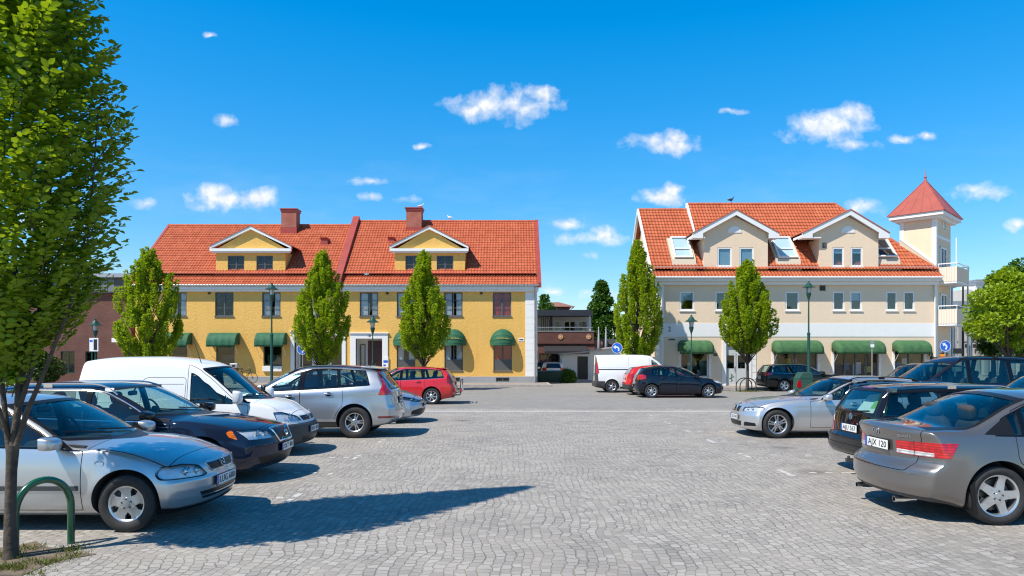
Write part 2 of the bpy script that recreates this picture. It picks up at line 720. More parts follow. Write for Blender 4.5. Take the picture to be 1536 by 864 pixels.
def build_wheel(sp, root, where):
 """tyre, rim and brake disc; the outer face is at local +y"""
 Rt, w = sp['R'], sp.get('tyre_w', 0.205)
 rr = sp['rim_r']
 h = w / 2
 key = ('wheel', Rt, rr, sp['spokes'][0], str(sp['spokes']))
 if key not in _wheels:
  t = MB()
  t.lathe([(rr - 0.012, -h * 0.72), (rr + 0.004, -h * 0.9), (rr + (Rt - rr) * 0.45, -h), (Rt - 0.03, -h * 0.93), (Rt - 0.008, -h * 0.8), (Rt, -h * 0.55), (Rt, -h * 0.16), (Rt - 0.008, -h * 0.14), (Rt - 0.008, h * 0.0), (Rt, h * 0.02), (Rt, h * 0.55), (Rt - 0.008, h * 0.8), (Rt - 0.03, h * 0.93), (rr + (Rt - rr) * 0.55, h), (rr + (Rt - rr) * 0.4, h * 1.0), (rr + 0.006, h * 0.92), (rr - 0.012, h * 0.74)], 56, 0, axis='y')
  tyre = t.mesh('tyre', 40, True)
  tyre.materials.append(RUBBER)
  m = MB()
  yo = h * 0.70
  m.lathe([(rr - 0.03, -h * 0.7), (rr - 0.03, yo - 0.05), (rr - 0.022, yo), (rr - 0.006, yo + 0.012), (rr + 0.006, yo + 0.013), (rr + 0.004, yo - 0.004), (rr - 0.008, yo - 0.03)], 56, 0, axis='y')
  kind, n, prof, twin = sp['spokes']
  hubr = 0.072
  for k in range(n):
   for tw in ((-1, 1) if twin else (0,)):
    a0 = 2 * PI * k / n + PI / 2 + 0.2
    pts = []
    ca, sa = math.cos(a0), math.sin(a0)
    top, bot = [], []
    for (fr, hw, dish) in prof:
     r = hubr * 0.5 + (rr - 0.012 - hubr * 0.5) * fr
     off = tw * twin * (0.35 + 0.65 * fr) if twin else 0
     y = yo + 0.004 - dish
     for sgn, lst in ((1, top), (-1, bot)):
      u = off + sgn * hw
      lst.append((r * ca - u * sa, y, r * sa + u * ca))
    q = len(prof)
    vs = []
    for i in range(q):
     for lst in (top, bot):
      x, y, z = lst[i]
      vs.append((x, y, z))
     for lst in (bot, top):
      x, y, z = lst[i]
      vs.append((x * 0.995, y - 0.03, z * 0.995))
    fs = []
    for i in range(q - 1):
     for k2 in range(4):
      l2 = (k2 + 1) % 4
      fs.append((i * 4 + k2, i * 4 + l2, i * 4 + 4 + l2, i * 4 + 4 + k2))
    fs += [(0, 1, 2, 3), tuple(4 * q - 4 + j for j in (3, 2, 1, 0))]
    m.add(vs, fs)
  m.lathe([(hubr, yo - 0.045), (hubr, yo - 0.004), (hubr - 0.012, yo + 0.004), (0.036, yo + 0.002), (0.034, yo + 0.010), (0.0, yo + 0.012)], 28, 0, axis='y')
  for k in range(5):
   a = 2 * PI * k / 5 + 0.5
   m.lathe([(0.010, yo - 0.01), (0.010, yo + 0.009), (0.0, yo + 0.009)], 8, 1, c=(0.052 * math.cos(a), 0, 0.052 * math.sin(a)), axis='y')
  rim = m.mesh('rim', 38, True)
  rim.materials.append(ALLOY)
  rim.materials.append(DISC)
  d = MB()
  d.lathe([(0.0, -0.02), (rr * 0.72, -0.02), (rr * 0.72, 0.005), (0.0, 0.005)], 32, 0, axis='y')
  d.obox((rr * 0.55, 0.0, 0.06), (0.10, 0.07, 0.16), None, 0)
  d.lathe([(0.0, -h * 0.72), (rr - 0.02, -h * 0.72), (rr - 0.02, -h * 0.66), (0.0, -h * 0.66)], 32, 1, axis='y')
  disc = d.mesh('brake_disc', 40, True)
  disc.materials.append(DISC)
  disc.materials.append(BLACK)
  _wheels[key] = (tyre, rim, disc)
 tyre, rim, disc = _wheels[key]
 for (lx, ly, spin) in where:
  w0 = link('wheel', disc, root)
  w0.location = (lx, ly, Rt)
  w0.rotation_euler = (0, spin, PI if ly < 0 else 0)
  link('tyre', tyre, w0)
  link('rim', rim, w0)

_wheels = {}

def side_pane(S, s0b, s0t, s1b, s1t, gap_top=0.055, gap_bot=0.012, r=0.03):
 """side window outline between two slanting uprights; the roof rail and beltline close it"""
 smin, smax = min(s0b, s0t), max(s1b, s1t)
 xs = [smin + (smax - smin) * k / 36 for k in range(37)]

 def up(x):
  sl = (S.edge(x + 0.02) - S.edge(x - 0.02)) / 0.04
  return S.edge(x) - gap_top * min(2.4, math.sqrt(1 + sl * sl))

 def dn(x):
  return float(S.BELT(x)) + gap_bot

 def x0(z):
  return s0b + (s0t - s0b) * (z - S.sp['zbelt']) / (S.H - 0.1 - S.sp['zbelt'])

 def x1(z):
  return s1b + (s1t - s1b) * (z - S.sp['zbelt']) / (S.H - 0.1 - S.sp['zbelt'])
 low, high = [], []
 for x in xs:
  b, t = dn(x), up(x)
  if t - b < 0.02:
   continue
  if x0(b) <= x <= x1(b):
   low.append((x, b))
  if x0(t) <= x <= x1(t):
   high.append((x, t))
 # close the ends on the uprights
 for lst, f, rev in ((low, dn, 1), (high, up, -1)):
  for xf, first in ((x0, True), (x1, False)):
   lo_x, hi_x = smin - 0.05, smax + 0.05
   best = None
   for k in range(200):
    x = lo_x + (hi_x - lo_x) * k / 199
    z = f(x)
    if up(x) - dn(x) < 0.02:
     continue
    d = abs(xf(z) - x)
    if best is None or d < best[0]:
     best = (d, x, z)
   if best and best[0] < 0.012:
    if first and (not lst or best[1] < lst[0][0] - 0.012):
     lst.insert(0, (best[1], best[2]))
    if not first and (not lst or best[1] > lst[-1][0] + 0.012):
     lst.append((best[1], best[2]))
 P = low + high[::-1]
 return rounded(P, r, 3)

def build_car(sp, name, label, loc, rz, group, cat='car'):
 S = Shape(sp)
 L, W, H = S.L, S.W, S.H
 outer = S.mesh()
 root = thing(name, label, cat, loc, rz, group)
 pm = sp['paint']
 X = lambda s: L / 2 - s
 far = 6.0
 # ---- cutters ----
 rear_wheel = S.ax[1]

 def solid(mb):
  return mb.mesh('cut', None, True)

 def prism(p, d=0.0):
  """('y', polygon of (s,z), y0, y1), ('x', polygon of (y,z), s0, s1) or ('z', polygon of (s,y), z0, z1)"""
  ax, poly, a, b = p
  poly = poly_offset(poly, d)
  m = MB()
  if ax == 'y':
   m.prism([(X(s), z) for s, z in poly], a, b, 'y')
  elif ax == 'x':
   m.prism(poly, X(a), X(b), 'x')
  else:
   m.prism([(X(s), y) for s, y in poly], a, b, 'z')
  return solid(m)
 B = Bool()
 zf = sp.get('floor', 0.40)
 cav = offset_mesh(outer, -0.055)
 clip = solid(MB().box(X(L - 0.10), X(sp['firewall']), -W, W, zf, H + 1))
 arch = []
 ra = sp['arch']
 for ax in S.ax:
  for sg in (-1, 1):
   m = MB()
   y0, y1 = sg * (W / 2 - 0.36), sg * (W / 2 + 0.2)
   poly = [(X(ax) + ra * math.cos(2 * PI * k / 48), sp['R'] + 0.02 + ra * math.sin(2 * PI * k / 48)) for k in range(48)]
   m.prism(poly, y0, y1, 'y')
   arch.append(solid(m))
 # windows
 panes = sp['panes'](S)
 win_prisms = [prism(('y', p, -W, W), 0.0) for p in panes]

 def front_screen(zlo, zhi, frm, margin=0.06, cdip=0.03, crise=0.03):
  """windscreen or rear window outline in (y,z)"""
  pts = []
  n = 10
  for k in range(n + 1):
   z = zlo + (zhi - zlo) * k / n
   best = None
   for j in range(400):
    x = frm[0] + (frm[1] - frm[0]) * j / 399
    d = abs(S.edge(x) - z)
    if best is None or d < best[0]:
     best = (d, x)
   pts.append((S.w_edge(best[1]) - margin, z))
  right = pts
  top = [(right[-1][0] * c, right[-1][1] + crise * (1 - c * c)) for c in (0.6, 0.2, -0.2, -0.6)]
  left = [(-y, z) for y, z in right[::-1]]
  bot = [(right[0][0] * c, right[0][1] - cdip * (1 - c * c)) for c in (-0.6, -0.2, 0.2, 0.6)]
  return rounded(right + top + left + bot, 0.04, 2)
 ws = sp['screen']
 wpoly = front_screen(ws['z0'], ws['z1'], ws['range'], ws.get('margin', 0.06), ws.get('dip', 0.03), ws.get('rise', 0.035))
 wprism = ('x', wpoly, ws['range'][0] - 0.3, ws['range'][1] + 0.12)
 screens = [('windscreen', wprism, GLASS)]
 if sp.get('rear_screen'):
  rs = sp['rear_screen']
  if 'poly' in rs:
   rp = rs['poly']
  else:
   rp = front_screen(rs['z0'], rs['z1'], rs['range'], rs.get('margin', 0.06), rs.get('dip', 0.02), rs.get('rise', 0.03))
  rprism = ('x', rp, rs['cut'][0], rs['cut'][1])
  screens.append(('rear_window', rprism, rs.get('mat', GLASS)))
 scr_cut = [prism(p) for _n, p, _m in screens]
 # lamp pockets
 deep = offset_mesh(outer, -0.042)
 pockets = []
 lamp_sets = []
 for lp in sp.get('lamps', ()):
  both = [lp['prisms']]
  pr = [prism(p) for p in lp['prisms']]
  lamp_sets.append((lp, pr))
  if lp.get('pocket'):
   m0 = pr[0]
   pockets.append((m0, pr[1:], lp))
 j_pocket = [B.job(m0, [('INTERSECT', q) for q in rest] + [('DIFFERENCE', deep)]) for m0, rest, lp in pockets]
 liners = []
 for ax in S.ax:
  for sg in (-1, 1):
   m = MB()
   m.prism([(X(ax) + (ra + 0.03) * math.cos(2 * PI * k / 32), sp['R'] + 0.02 + (ra + 0.03) * math.sin(2 * PI * k / 32)) for k in range(32)], sg * (W / 2 - 0.39), sg * (W / 2 + 0.3), 'y')
   liners.append(solid(m))
 j_cav = B.job(cav, [('INTERSECT', clip)] + [('DIFFERENCE', a) for a in liners])
 r1 = B.run([j_cav] + j_pocket)
 cavity = r1[0]
 pocket_meshes = r1[1:]
 pocket_cut = []
 for pmsh, (_a, _b, lp) in zip(pocket_meshes, pockets):
  pocket_cut.append(pmsh)
  pocket_cut.append(mirror_mesh(pmsh))
 shell_ops = [('DIFFERENCE', cavity)] + [('DIFFERENCE', a) for a in arch] + [('DIFFERENCE', w) for w in win_prisms + scr_cut] + [('DIFFERENCE', p) for p in pocket_cut]
 shell = B.run([B.job(outer, shell_ops)])[0]
 # panels cut out of the shell with a gap all round
 gap = sp.get('gap', 0.0045)
 body_ops, jobs, meta = [], [], []
 for pn in sp['panels'](S):
  pr = pn['prisms']
  a, b = [prism(p, -gap) for p in pr], [prism(p, gap) for p in pr]
  jobs.append(B.job(shell, [('INTERSECT', q) for q in a]))
  meta.append(('panel', pn))
  if len(b) > 1:
   b0 = B.run([B.job(b[0], [('INTERSECT', q) for q in b[1:]])])[0]
  else:
   b0 = b[0]
  body_ops.append(('DIFFERENCE', b0))
  if pn.get('mirror'):
   body_ops.append(('DIFFERENCE', mirror_mesh(b0)))
 jobs.append(B.job(shell, body_ops))
 meta.append(('body', None))
 sh = {}

 def layer(o, i):
  """closed skin between two offsets of the body surface"""
  if (o, i) not in sh:
   sh[(o, i)] = B.run([B.job(offset_mesh(outer, o), [('DIFFERENCE', offset_mesh(outer, i))])])[0]
  return sh[(o, i)]
 gl = layer(-0.004, -0.010)
 for k, p in enumerate(panes):
  jobs.append(B.job(gl, [('INTERSECT', prism(('y', p, 0.1, W), 0.004))]))
  meta.append(('pane', k))
 for nm, p, mt in screens:
  jobs.append(B.job(gl, [('INTERSECT', prism(p, 0.004))]))
  meta.append(('screen', (nm, mt)))
 for lp, pr in lamp_sets:
  if lp.get('pocket'):
   jobs.append(B.job(layer(0.0015, -0.005), [('INTERSECT', q) for q in [prism(p, -0.002) for p in lp['prisms']]]))
   meta.append(('lamp', lp))
   jobs.append(B.job(layer(-0.030, -0.040), [('INTERSECT', q) for q in pr]))
   meta.append(('reflector', lp))
  else:
   jobs.append(B.job(layer(lp.get('out', 0.004), -0.015), [('INTERSECT', q) for q in pr]))
   meta.append(('lamp', lp))
 for ov in sp.get('overlays', lambda S: ())(S):
  ops = [('INTERSECT', prism(p)) for p in ov['prisms']] + [('DIFFERENCE', prism(p)) for p in ov.get('minus', ())]
  if ov.get('clear_arch'):
   ops += [('DIFFERENCE', a) for a in arch]
  jobs.append(B.job(layer(ov.get('out', 0.003), ov.get('inn', -0.012)), ops))
  meta.append(('overlay', ov))
 # black surround of the side windows
 if sp.get('dlo'):
  ops = [('INTERSECT', prism(('y', sp['dlo'](S), 0.1, W)))] + [('DIFFERENCE', w) for w in win_prisms]
  jobs.append(B.job(layer(0.0018, -0.012), ops))
  meta.append(('frame', None))
  if sp.get('chrome_line'):
   dl = ('y', sp['dlo'](S), 0.1, W)
   jobs.append(B.job(layer(0.004, -0.012), [('INTERSECT', prism(dl, 0.014)), ('DIFFERENCE', prism(dl, 0.001))]))
   meta.append(('overlay', dict(name='window_trim', mat=CHROME)))
 for nm, p, mt in screens:
  ops = [('INTERSECT', prism(p, sp.get('screen_rim', 0.026))), ('DIFFERENCE', prism(p))]
  jobs.append(B.job(layer(0.0015, -0.010), ops))
  meta.append(('screen_rim', nm))
 res = B.run(jobs)

 # ---- shading normals from the smooth body ----
 bvh = BVHTree.FromPolygons([v.co.copy() for v in outer.vertices], [tuple(p.vertices) for p in outer.polygons])
 vn = [Vector(v.vector) for v in outer.vertex_normals]
 oc = [v.co.copy() for v in outer.vertices]
 opoly = [tuple(p.vertices) for p in outer.polygons]

 def finish(me, tol=0.004, inner=None, smooth=True):
  """custom normals where the piece lies on the body surface; inner faces get the second material"""
  me.update()
  nl = len(me.loops)
  near = {}
  for v in me.vertices:
   hit = bvh.find_nearest(v.co, 0.09)
   if hit[0] is None or hit[3] > tol:
    continue
   n = Vector((0, 0, 0))
   for vi in opoly[hit[2]]:
    d = (oc[vi] - hit[0]).length_squared
    n += vn[vi] / (d + 1e-8)
   near[v.index] = n.normalized()
  out = [None] * nl
  mi = [0] * len(me.polygons)
  for p in me.polygons:
   fn = p.normal
   ok = all(v in near for v in p.vertices)
   sgn = 1
   if ok:
    avg = sum((near[v] for v in p.vertices), Vector())
    d = avg.dot(fn) / len(p.vertices)
    if d < -0.6:
     sgn = -1
    ok = abs(d) > 0.6
   for li in p.loop_indices:
    vi = me.loops[li].vertex_index
    out[li] = (near[vi] * sgn) if ok else fn
   if not ok and inner is not None:
    mi[p.index] = inner
  me.polygons.foreach_set('use_smooth', [True] * len(me.polygons))
  if inner is not None:
   me.polygons.foreach_set('material_index', mi)
  me.normals_split_custom_set([tuple(n) for n in out])
  return me

 def place_on(x, y, z, d):
  """point and normal on the body seen from outside along d"""
  o = Vector((x, y, z)) - Vector(d) * far
  h = bvh.ray_cast(o, Vector(d))
  if h[0] is None:
   return Vector((x, y, z)), -Vector(d)
  return h[0], h[1]
 parts = {}
 for (kind, info), me in zip(meta, res):
  if len(me.polygons) == 0:
   print('EMPTY PIECE', name, kind, info if kind != 'panel' else info['name'])
   continue
  me.materials.clear()
  if kind == 'body':
   me.materials.append(pm)
   me.materials.append(CABIN)
   link('body', finish(me, 0.004, 1), root)
  elif kind == 'panel':
   me.materials.append(info.get('mat', pm))
   me.materials.append(CABIN)
   finish(me, 0.004, 1)
   parts[info['key']] = link(info['name'], me, root)
   if info.get('mirror'):
    m2 = mirror_mesh(me)
    finish(m2, 0.004, 1)
    parts[info['key'] + '-'] = link(info['name'], m2, root)
  elif kind == 'pane':
   host = sp.get('pane_host', ['door1', 'door2'])
   mt = sp.get('pane_mat', [GLASS] * 9)[info]
   me.materials.append(mt)
   finish(me, 0.02)
   m2 = mirror_mesh(me)
   finish(m2, 0.02)
   hk = host[info] if info < len(host) else None
   link('window', me, parts.get(hk, root) if hk else root)
   link('window', m2, parts.get(hk + '-', root) if hk else root)
  elif kind == 'screen':
   me.materials.append(info[1])
   finish(me, 0.02)
   link(info[0], me, parts.get('tailgate', root) if info[0] == 'rear_window' else root)
  elif kind == 'screen_rim':
   me.materials.append(BLACK)
   finish(me, 0.02)
   link('window_seal', me, root)
  elif kind == 'frame':
   me.materials.append(sp.get('frame_mat', GLOSSBLACK))
   finish(me, 0.02)
   m2 = mirror_mesh(me)
   finish(m2, 0.02)
   link('window_frame', me, root)
   link('window_frame', m2, root)
  elif kind in ('lamp', 'overlay'):
   me.materials.append(info['mat'])
   finish(me, 0.02)
   o = link(info['name'], me, root)
   parts[info.get('key', info['name'])] = o
   if info.get('mirror', True):
    m2 = mirror_mesh(me)
    finish(m2, 0.02)
    parts[info.get('key', info['name']) + '-'] = link(info['name'], m2, root)
  elif kind == 'reflector':
   me.materials.append(info.get('reflector', REFLECTOR))
   me2 = mirror_mesh(me)
   k = info.get('key', info['name'])
   link('reflector', me, parts.get(k, root))
   link('reflector', me2, parts.get(k + '-', root))
   for (y, z, r) in info.get('bowls', ()):
    for sg in (1, -1):
     p, n = place_on(0, sg * y, z, (-1, 0, 0) if info['end'] == 'front' else (1, 0, 0))
     dx = -1 if info['end'] == 'front' else 1
     mb = MB()
     mb.lathe([(r, dx * 0.02), (r * 0.97, dx * 0.008), (r * 0.9, dx * 0.012), (r * 0.55, dx * 0.03), (r * 0.5, dx * 0.014), (r * 0.3, dx * 0.002), (0.0, -dx * 0.006)], 20, 0, c=(p.x + dx * 0.014, p.y, p.z), axis='x')
     mb.build('bowl', CHROME, parts.get(k + ('-' if sg < 0 else ''), root), 40)
 B.clear()
 # ---- wheels ----
 yo = W / 2 - sp.get('tyre_w', 0.205) / 2 - sp.get('wheel_in', 0.022)
 build_wheel(sp, root, [(X(ax), sg * yo, sp.get('spin', 0.3) + 0.9 * i) for i, ax in enumerate(S.ax) for sg in (1, -1)])
 # ---- cabin ----
 sf = sp['seat_s']
 for i, (s0, ys) in enumerate(zip(sf, sp.get('seat_y', [(0.36, -0.36), (0.33, -0.33)]))):
  for y in ys:
   mb = MB()
   rot = Matrix.Rotation(-0.22, 3, 'Y')
   hz = sp.get('seat_h', 0.0)
   rbox(mb, (X(s0) + 0.02, y, 0.52 + hz), (0.50, 0.50, 0.17), 4)
   rbox(mb, (X(s0) - 0.30, y, 0.82 + hz), (0.15, 0.48, 0.62), 4, rot=rot)
   hr = MB()
   rbox(hr, (X(s0) - 0.385, y, min(1.20 + hz, H - 0.24)), (0.11, 0.26, 0.19), 3.5, rot=rot)
   for dy in (-0.06, 0.06):
    hr.tube([(X(s0) - 0.36, y + dy, 1.05 + hz), (X(s0) - 0.385, y + dy, 1.18 + hz)], 0.008, 6)
   seat = mb.build('seat', sp.get('seat_mat', SEAT), root, 50)
   hr.build('headrest', sp.get('seat_mat', SEAT), seat, 50)
 fw = sp['firewall']
 zc = ws['z0']
 mb = MB()
 wd = W / 2 - 0.12
 mb.prism([(X(fw + 0.02), zf + 0.05), (X(fw + 0.02), zc - 0.085), (X(fw + 0.35), zc - 0.045), (X(fw + 0.62), zc - 0.03), (X(fw + 0.70), zc - 0.10), (X(fw + 0.62), zf + 0.1)], -wd, wd, 'y')
 mb.build('dashboard', CABIN, root, 30)
 mb = MB()
 sx, sy, sz = X(fw + 0.86), 0.36, zc - 0.02
 ring = []
 for k in range(24):
  a = 2 * PI * k / 24
  ring.append((sx - 0.18 * math.sin(a) * 0.42, sy + 0.18 * math.cos(a), sz + 0.18 * math.sin(a) * 0.9))
 mb.tube(ring, 0.015, 8, closed=True)
 for a in (0.0, PI, -PI / 2):
  mb.tube([(sx + 0.02, sy, sz), (sx - 0.17 * math.sin(a) * 0.42, sy + 0.17 * math.cos(a), sz + 0.17 * math.sin(a) * 0.9)], 0.014, 6)
 rbox(mb, (sx + 0.02, sy, sz), (0.06, 0.15, 0.12), 3)
 mb.build('steering_wheel', CABIN, root, 50)
 mb = MB()
 mz = ws['z1'] - 0.07
 mxs = ws['range'][1] - 0.08
 rbox(mb, (X(mxs), 0, mz), (0.04, 0.25, 0.075), 4)
 mb.tube([(X(mxs), 0, mz), (X(mxs) + 0.05, 0, mz + 0.08)], 0.012, 6)
 mb.build('rear_view_mirror', BLACK, root, 50)
 # ---- door mirrors ----
 if sp.get('mirror'):
  mr = sp['mirror']
  for sg in (1, -1):
   p, n = place_on(X(mr['s']), 0, mr['z'], (0, -sg, 0))
   mb = MB()
   w_, h_ = mr.get('size', (0.22, 0.15))
   cy = p.y + sg * (0.055 + w_ / 2)
   vs, fs = [], []
   m_, n_ = 18, 9
   for i in range(n_ + 1):
    t = i / n_
    rr_ = (1 - t ** 3.4) ** 0.42 if t < 1 else 0
    for k in range(m_):
     a = 2 * PI * k / m_
     ca, sa = math.cos(a), math.sin(a)
     ex = 2 / 5.0
     vs.append((X(mr['s']) - 0.05 + t * 0.15, cy + sg * math.copysign(abs(ca) ** ex, ca) * w_ / 2 * rr_, p.z + 0.055 + math.copysign(abs(sa) ** ex, sa) * h_ / 2 * rr_ - 0.015 * t))
   for i in range(n_):
    for k in range(m_):
     l = (k + 1) % m_
     fs.append((i * m_ + k, i * m_ + l, (i + 1) * m_ + l, (i + 1) * m_ + k))
   fs.append(tuple(range(m_)))
   mb.add(vs, fs, 0)
   mo = mb.build('door_mirror', [mr.get('mat', pm), BLACK], parts.get('door1' + ('' if sg > 0 else '-'), root), 50)
   a = MB()
   a.obox((X(mr['s']) - 0.01, p.y + sg * 0.035, p.z - 0.0), (0.075, 0.13, 0.035), Matrix.Rotation(sg * 0.25, 3, 'X'))
   a.prism([(X(mr['s']) - 0.085, p.z - 0.035), (X(mr['s']) + 0.13, p.z - 0.04), (X(mr['s']) - 0.05, p.z + 0.12), (X(mr['s']) - 0.085, p.z + 0.12)], p.y - sg * 0.02, p.y + sg * 0.004, 'y')
   a.build('mirror_foot', BLACK, mo, 40, bevel=0.004)
   q = MB()
   q.lathe([(0.0, 0.0), (0.5, 0.0), (0.5, 0.003), (0.0, 0.003)], 20, c=(0, 0, 0), axis='x')
   q.v = [(X(mr['s']) - 0.052 - x, cy + y * w_ * 0.86, p.z + 0.055 + z * h_ * 0.84) for x, y, z in q.v]
   q.build('mirror_glass', CHROME, mo, 30)
 # ---- door handles ----
 for (s, z, key) in sp.get('handles', ()):
  for sg in (1, -1):
   p, n = place_on(X(s), 0, z, (0, -sg, 0))
   mb = MB()
   pts = [(X(s - 0.10), p.y - sg * 0.006, p.z), (X(s - 0.085), p.y + sg * 0.020, p.z), (X(s - 0.03), p.y + sg * 0.030, p.z + 0.002), (X(s + 0.04), p.y + sg * 0.030, p.z + 0.002), (X(s + 0.085), p.y + sg * 0.020, p.z), (X(s + 0.10), p.y - sg * 0.006, p.z)]
   mb.tube(pts, [0.012, 0.014, 0.014, 0.014, 0.014, 0.012], 8)
   mb.lathe([(0.05, -0.004 * sg), (0.045, 0.003 * sg), (0.0, 0.003 * sg)], 16, 1, c=(p.x, p.y, p.z - 0.008), axis='y', sx=1.5)
   mb.build('handle', [sp.get('handle_mat', pm), BLACK], parts.get(key + ('' if sg > 0 else '-'), root), 50)
 # ---- roof rails ----
 if sp.get('rails'):
  rl = sp['rails']
  for sg in (1, -1):
   mb = MB()
   pts = []
   n = 16
   for k in range(n + 1):
    t = k / n
    s = rl['s0'] + (rl['s1'] - rl['s0']) * t
    yy = sg * (S.w_edge(s) - rl.get('in', 0.02))
    p, _n = place_on(X(s), yy, 0, (0, 0, -1))
    lift = rl.get('h', 0.045) * min(1, t / 0.07, (1 - t) / 0.07) if not rl.get('flush') else rl.get('h', 0.02)
    pts.append((p.x, yy, p.z + max(0.004, lift)))
   mb.tube(pts, 0.014, 8)
   for k in (1, n // 2, n - 1):
    q = pts[k]
    if not rl.get('flush'):
     mb.obox((q[0], q[1], q[2] - 0.025), (0.13, 0.028, 0.055))
   mb.build('roof_rail', rl.get('mat', BLACK), root, 40)
 # ---- wipers ----
 if sp.get('wipers', True):
  for (y0, y1) in ((0.30, -0.28), (-0.18, -0.62)):
   mb = MB()
   pts = []
   for t in (0.0, 0.25, 0.5, 0.75, 1.0):
    y = y0 + (y1 - y0) * t
    z = ws['z0'] + 0.0 + 0.05 * t
    p, n = place_on(0, y, z, (-1, 0, 0))
    pts.append(p + Vector((0.012, 0, 0.012)))
   mb.tube(pts, 0.009, 6)
   mb.build('wiper', BLACK, root, 40)
 # ---- number plates ----
 for pl in sp.get('plates', ()):
  end, z, txt = pl['end'], pl['z'], pl['text']
  d = (-1, 0, 0) if end == 'front' else (1, 0, 0)
  p, n = place_on(0, pl.get('y', 0.0), z, d)
  sg = 1 if end == 'front' else -1
  tilt = pl.get('tilt', 0.0)
  e = thing('number_plate', None, None, (p.x + sg * pl.get('off', 0.012), pl.get('y', 0.0), p.z), 0)
  e.parent = root
  e.rotation_euler = (0, -tilt * sg, 0)
  pw = pl.get('w', 0.52)
  mb = MB()
  mb.box(-0.004, 0.004, -pw / 2 - 0.008, pw / 2 + 0.008, -0.063, 0.063)
  fr = mb.build('plate_holder', BLACK, e, None, bevel=0.003)
  mb = MB()
  mb.box(min(0.004 * sg, 0.007 * sg), max(0.004 * sg, 0.007 * sg), -pw / 2, pw / 2, -0.055, 0.055, 0)
  b0 = -pw / 2 * 1 if end == 'front' else pw / 2 - 0.045
  # the blue strip is at the reader's left
  mb.box(min(0.007 * sg, 0.0085 * sg), max(0.007 * sg, 0.0085 * sg), b0, b0 + 0.045, -0.055, 0.055, 1)
  mb.build('plate', [PLATEW, PLATEB], e)
  tm = text_mesh(txt, 0.105, 0.001)
  to = link('plate_text', tm, e, INK)
  to.location = (0.0095 * sg, 0.02 * sg, -0.002)
  to.rotation_euler = (PI / 2, 0, PI / 2 if sg > 0 else -PI / 2)
  k = (pw - 0.10) / max(0.1, to.dimensions.x)
  to.scale = (min(1.25, k), 1.0, 1.0)
 # ---- badges: small built shapes put on the body ----
 for bd in sp.get('badges', ()):
  end = bd['end']
  d = {'front': (-1, 0, 0), 'rear': (1, 0, 0), 'top': (0, 0, -1)}[end]
  p, n = place_on(bd.get('x', 0.0), bd.get('y', 0.0), bd['z'], d)
  nrm = (n if n.dot(Vector(d)) < 0 else -n).normalized()
  up = Vector((0, 0, 1))
  uy = (up - nrm * up.dot(nrm)).normalized()
  ux = uy.cross(nrm)
  mb = MB()
  bd['make'](mb)
  M3 = Matrix((ux, uy, nrm)).transposed()
  mb.v = [tuple(p + nrm * bd.get('off', 0.004) + M3 @ Vector(v)) for v in mb.v]
  mb.build(bd.get('name', 'badge'), bd.get('mats', CHROME), parts.get(bd.get('host'), root) if bd.get('host') else root, 40)
 for ex in sp.get('extras', ()):
  ex(S, root, parts, place_on, X)
 return root

# ---- badge shapes (x right, y up, z out) ----
def ring_badge(r, t, strokes=(), sx=1.0):
 def f(mb):
  mb.tube([(r * sx * math.cos(2 * PI * k / 28), r * math.sin(2 * PI * k / 28), 0) for k in range(28)], t, 6, closed=True)
  for st in strokes:
   mb.tube([(x * r * sx, y * r, 0) for x, y in st], t * 0.9, 6)
 return f

def text_badge(txt, size):
 def f(mb):
  me = text_mesh(txt, size, 0.002)
  mb.add([v.co[:] for v in me.vertices], [tuple(p.vertices) for p in me.polygons])
 return f
# ------------------------------------------------------------------ the cars' measurements
SILVER = paint('silver_paint', (0.52, 0.54, 0.56), 0.75, 0.34, 1.0)
SILVER2 = paint('cool_silver_paint', (0.46, 0.49, 0.53), 0.75, 0.32, 1.0)
SILVER3 = paint('light_silver_paint', (0.60, 0.61, 0.62), 0.70, 0.34, 1.0)
GREYBR = paint('grey_brown_paint', (0.215, 0.203, 0.197), 0.75, 0.33, 1.0)
NAVY = paint('navy_paint', (0.006, 0.010, 0.022), 0.0, 0.3, 1.0)
NAVY2 = paint('dark_blue_paint', (0.008, 0.016, 0.040), 0.0, 0.3, 1.0)
BLACKP = paint('black_paint', (0.007, 0.008, 0.010), 0.0, 0.3, 1.0)
REDP = paint('red_paint', (0.60, 0.006, 0.010), 0.05, 0.35, 1.0)
WHITEP = paint('white_paint', (0.78, 0.79, 0.80), 0.0, 0.35, 1.0)
PALEBL = paint('pale_blue_paint', (0.42, 0.48, 0.56), 0.65, 0.33, 1.0)

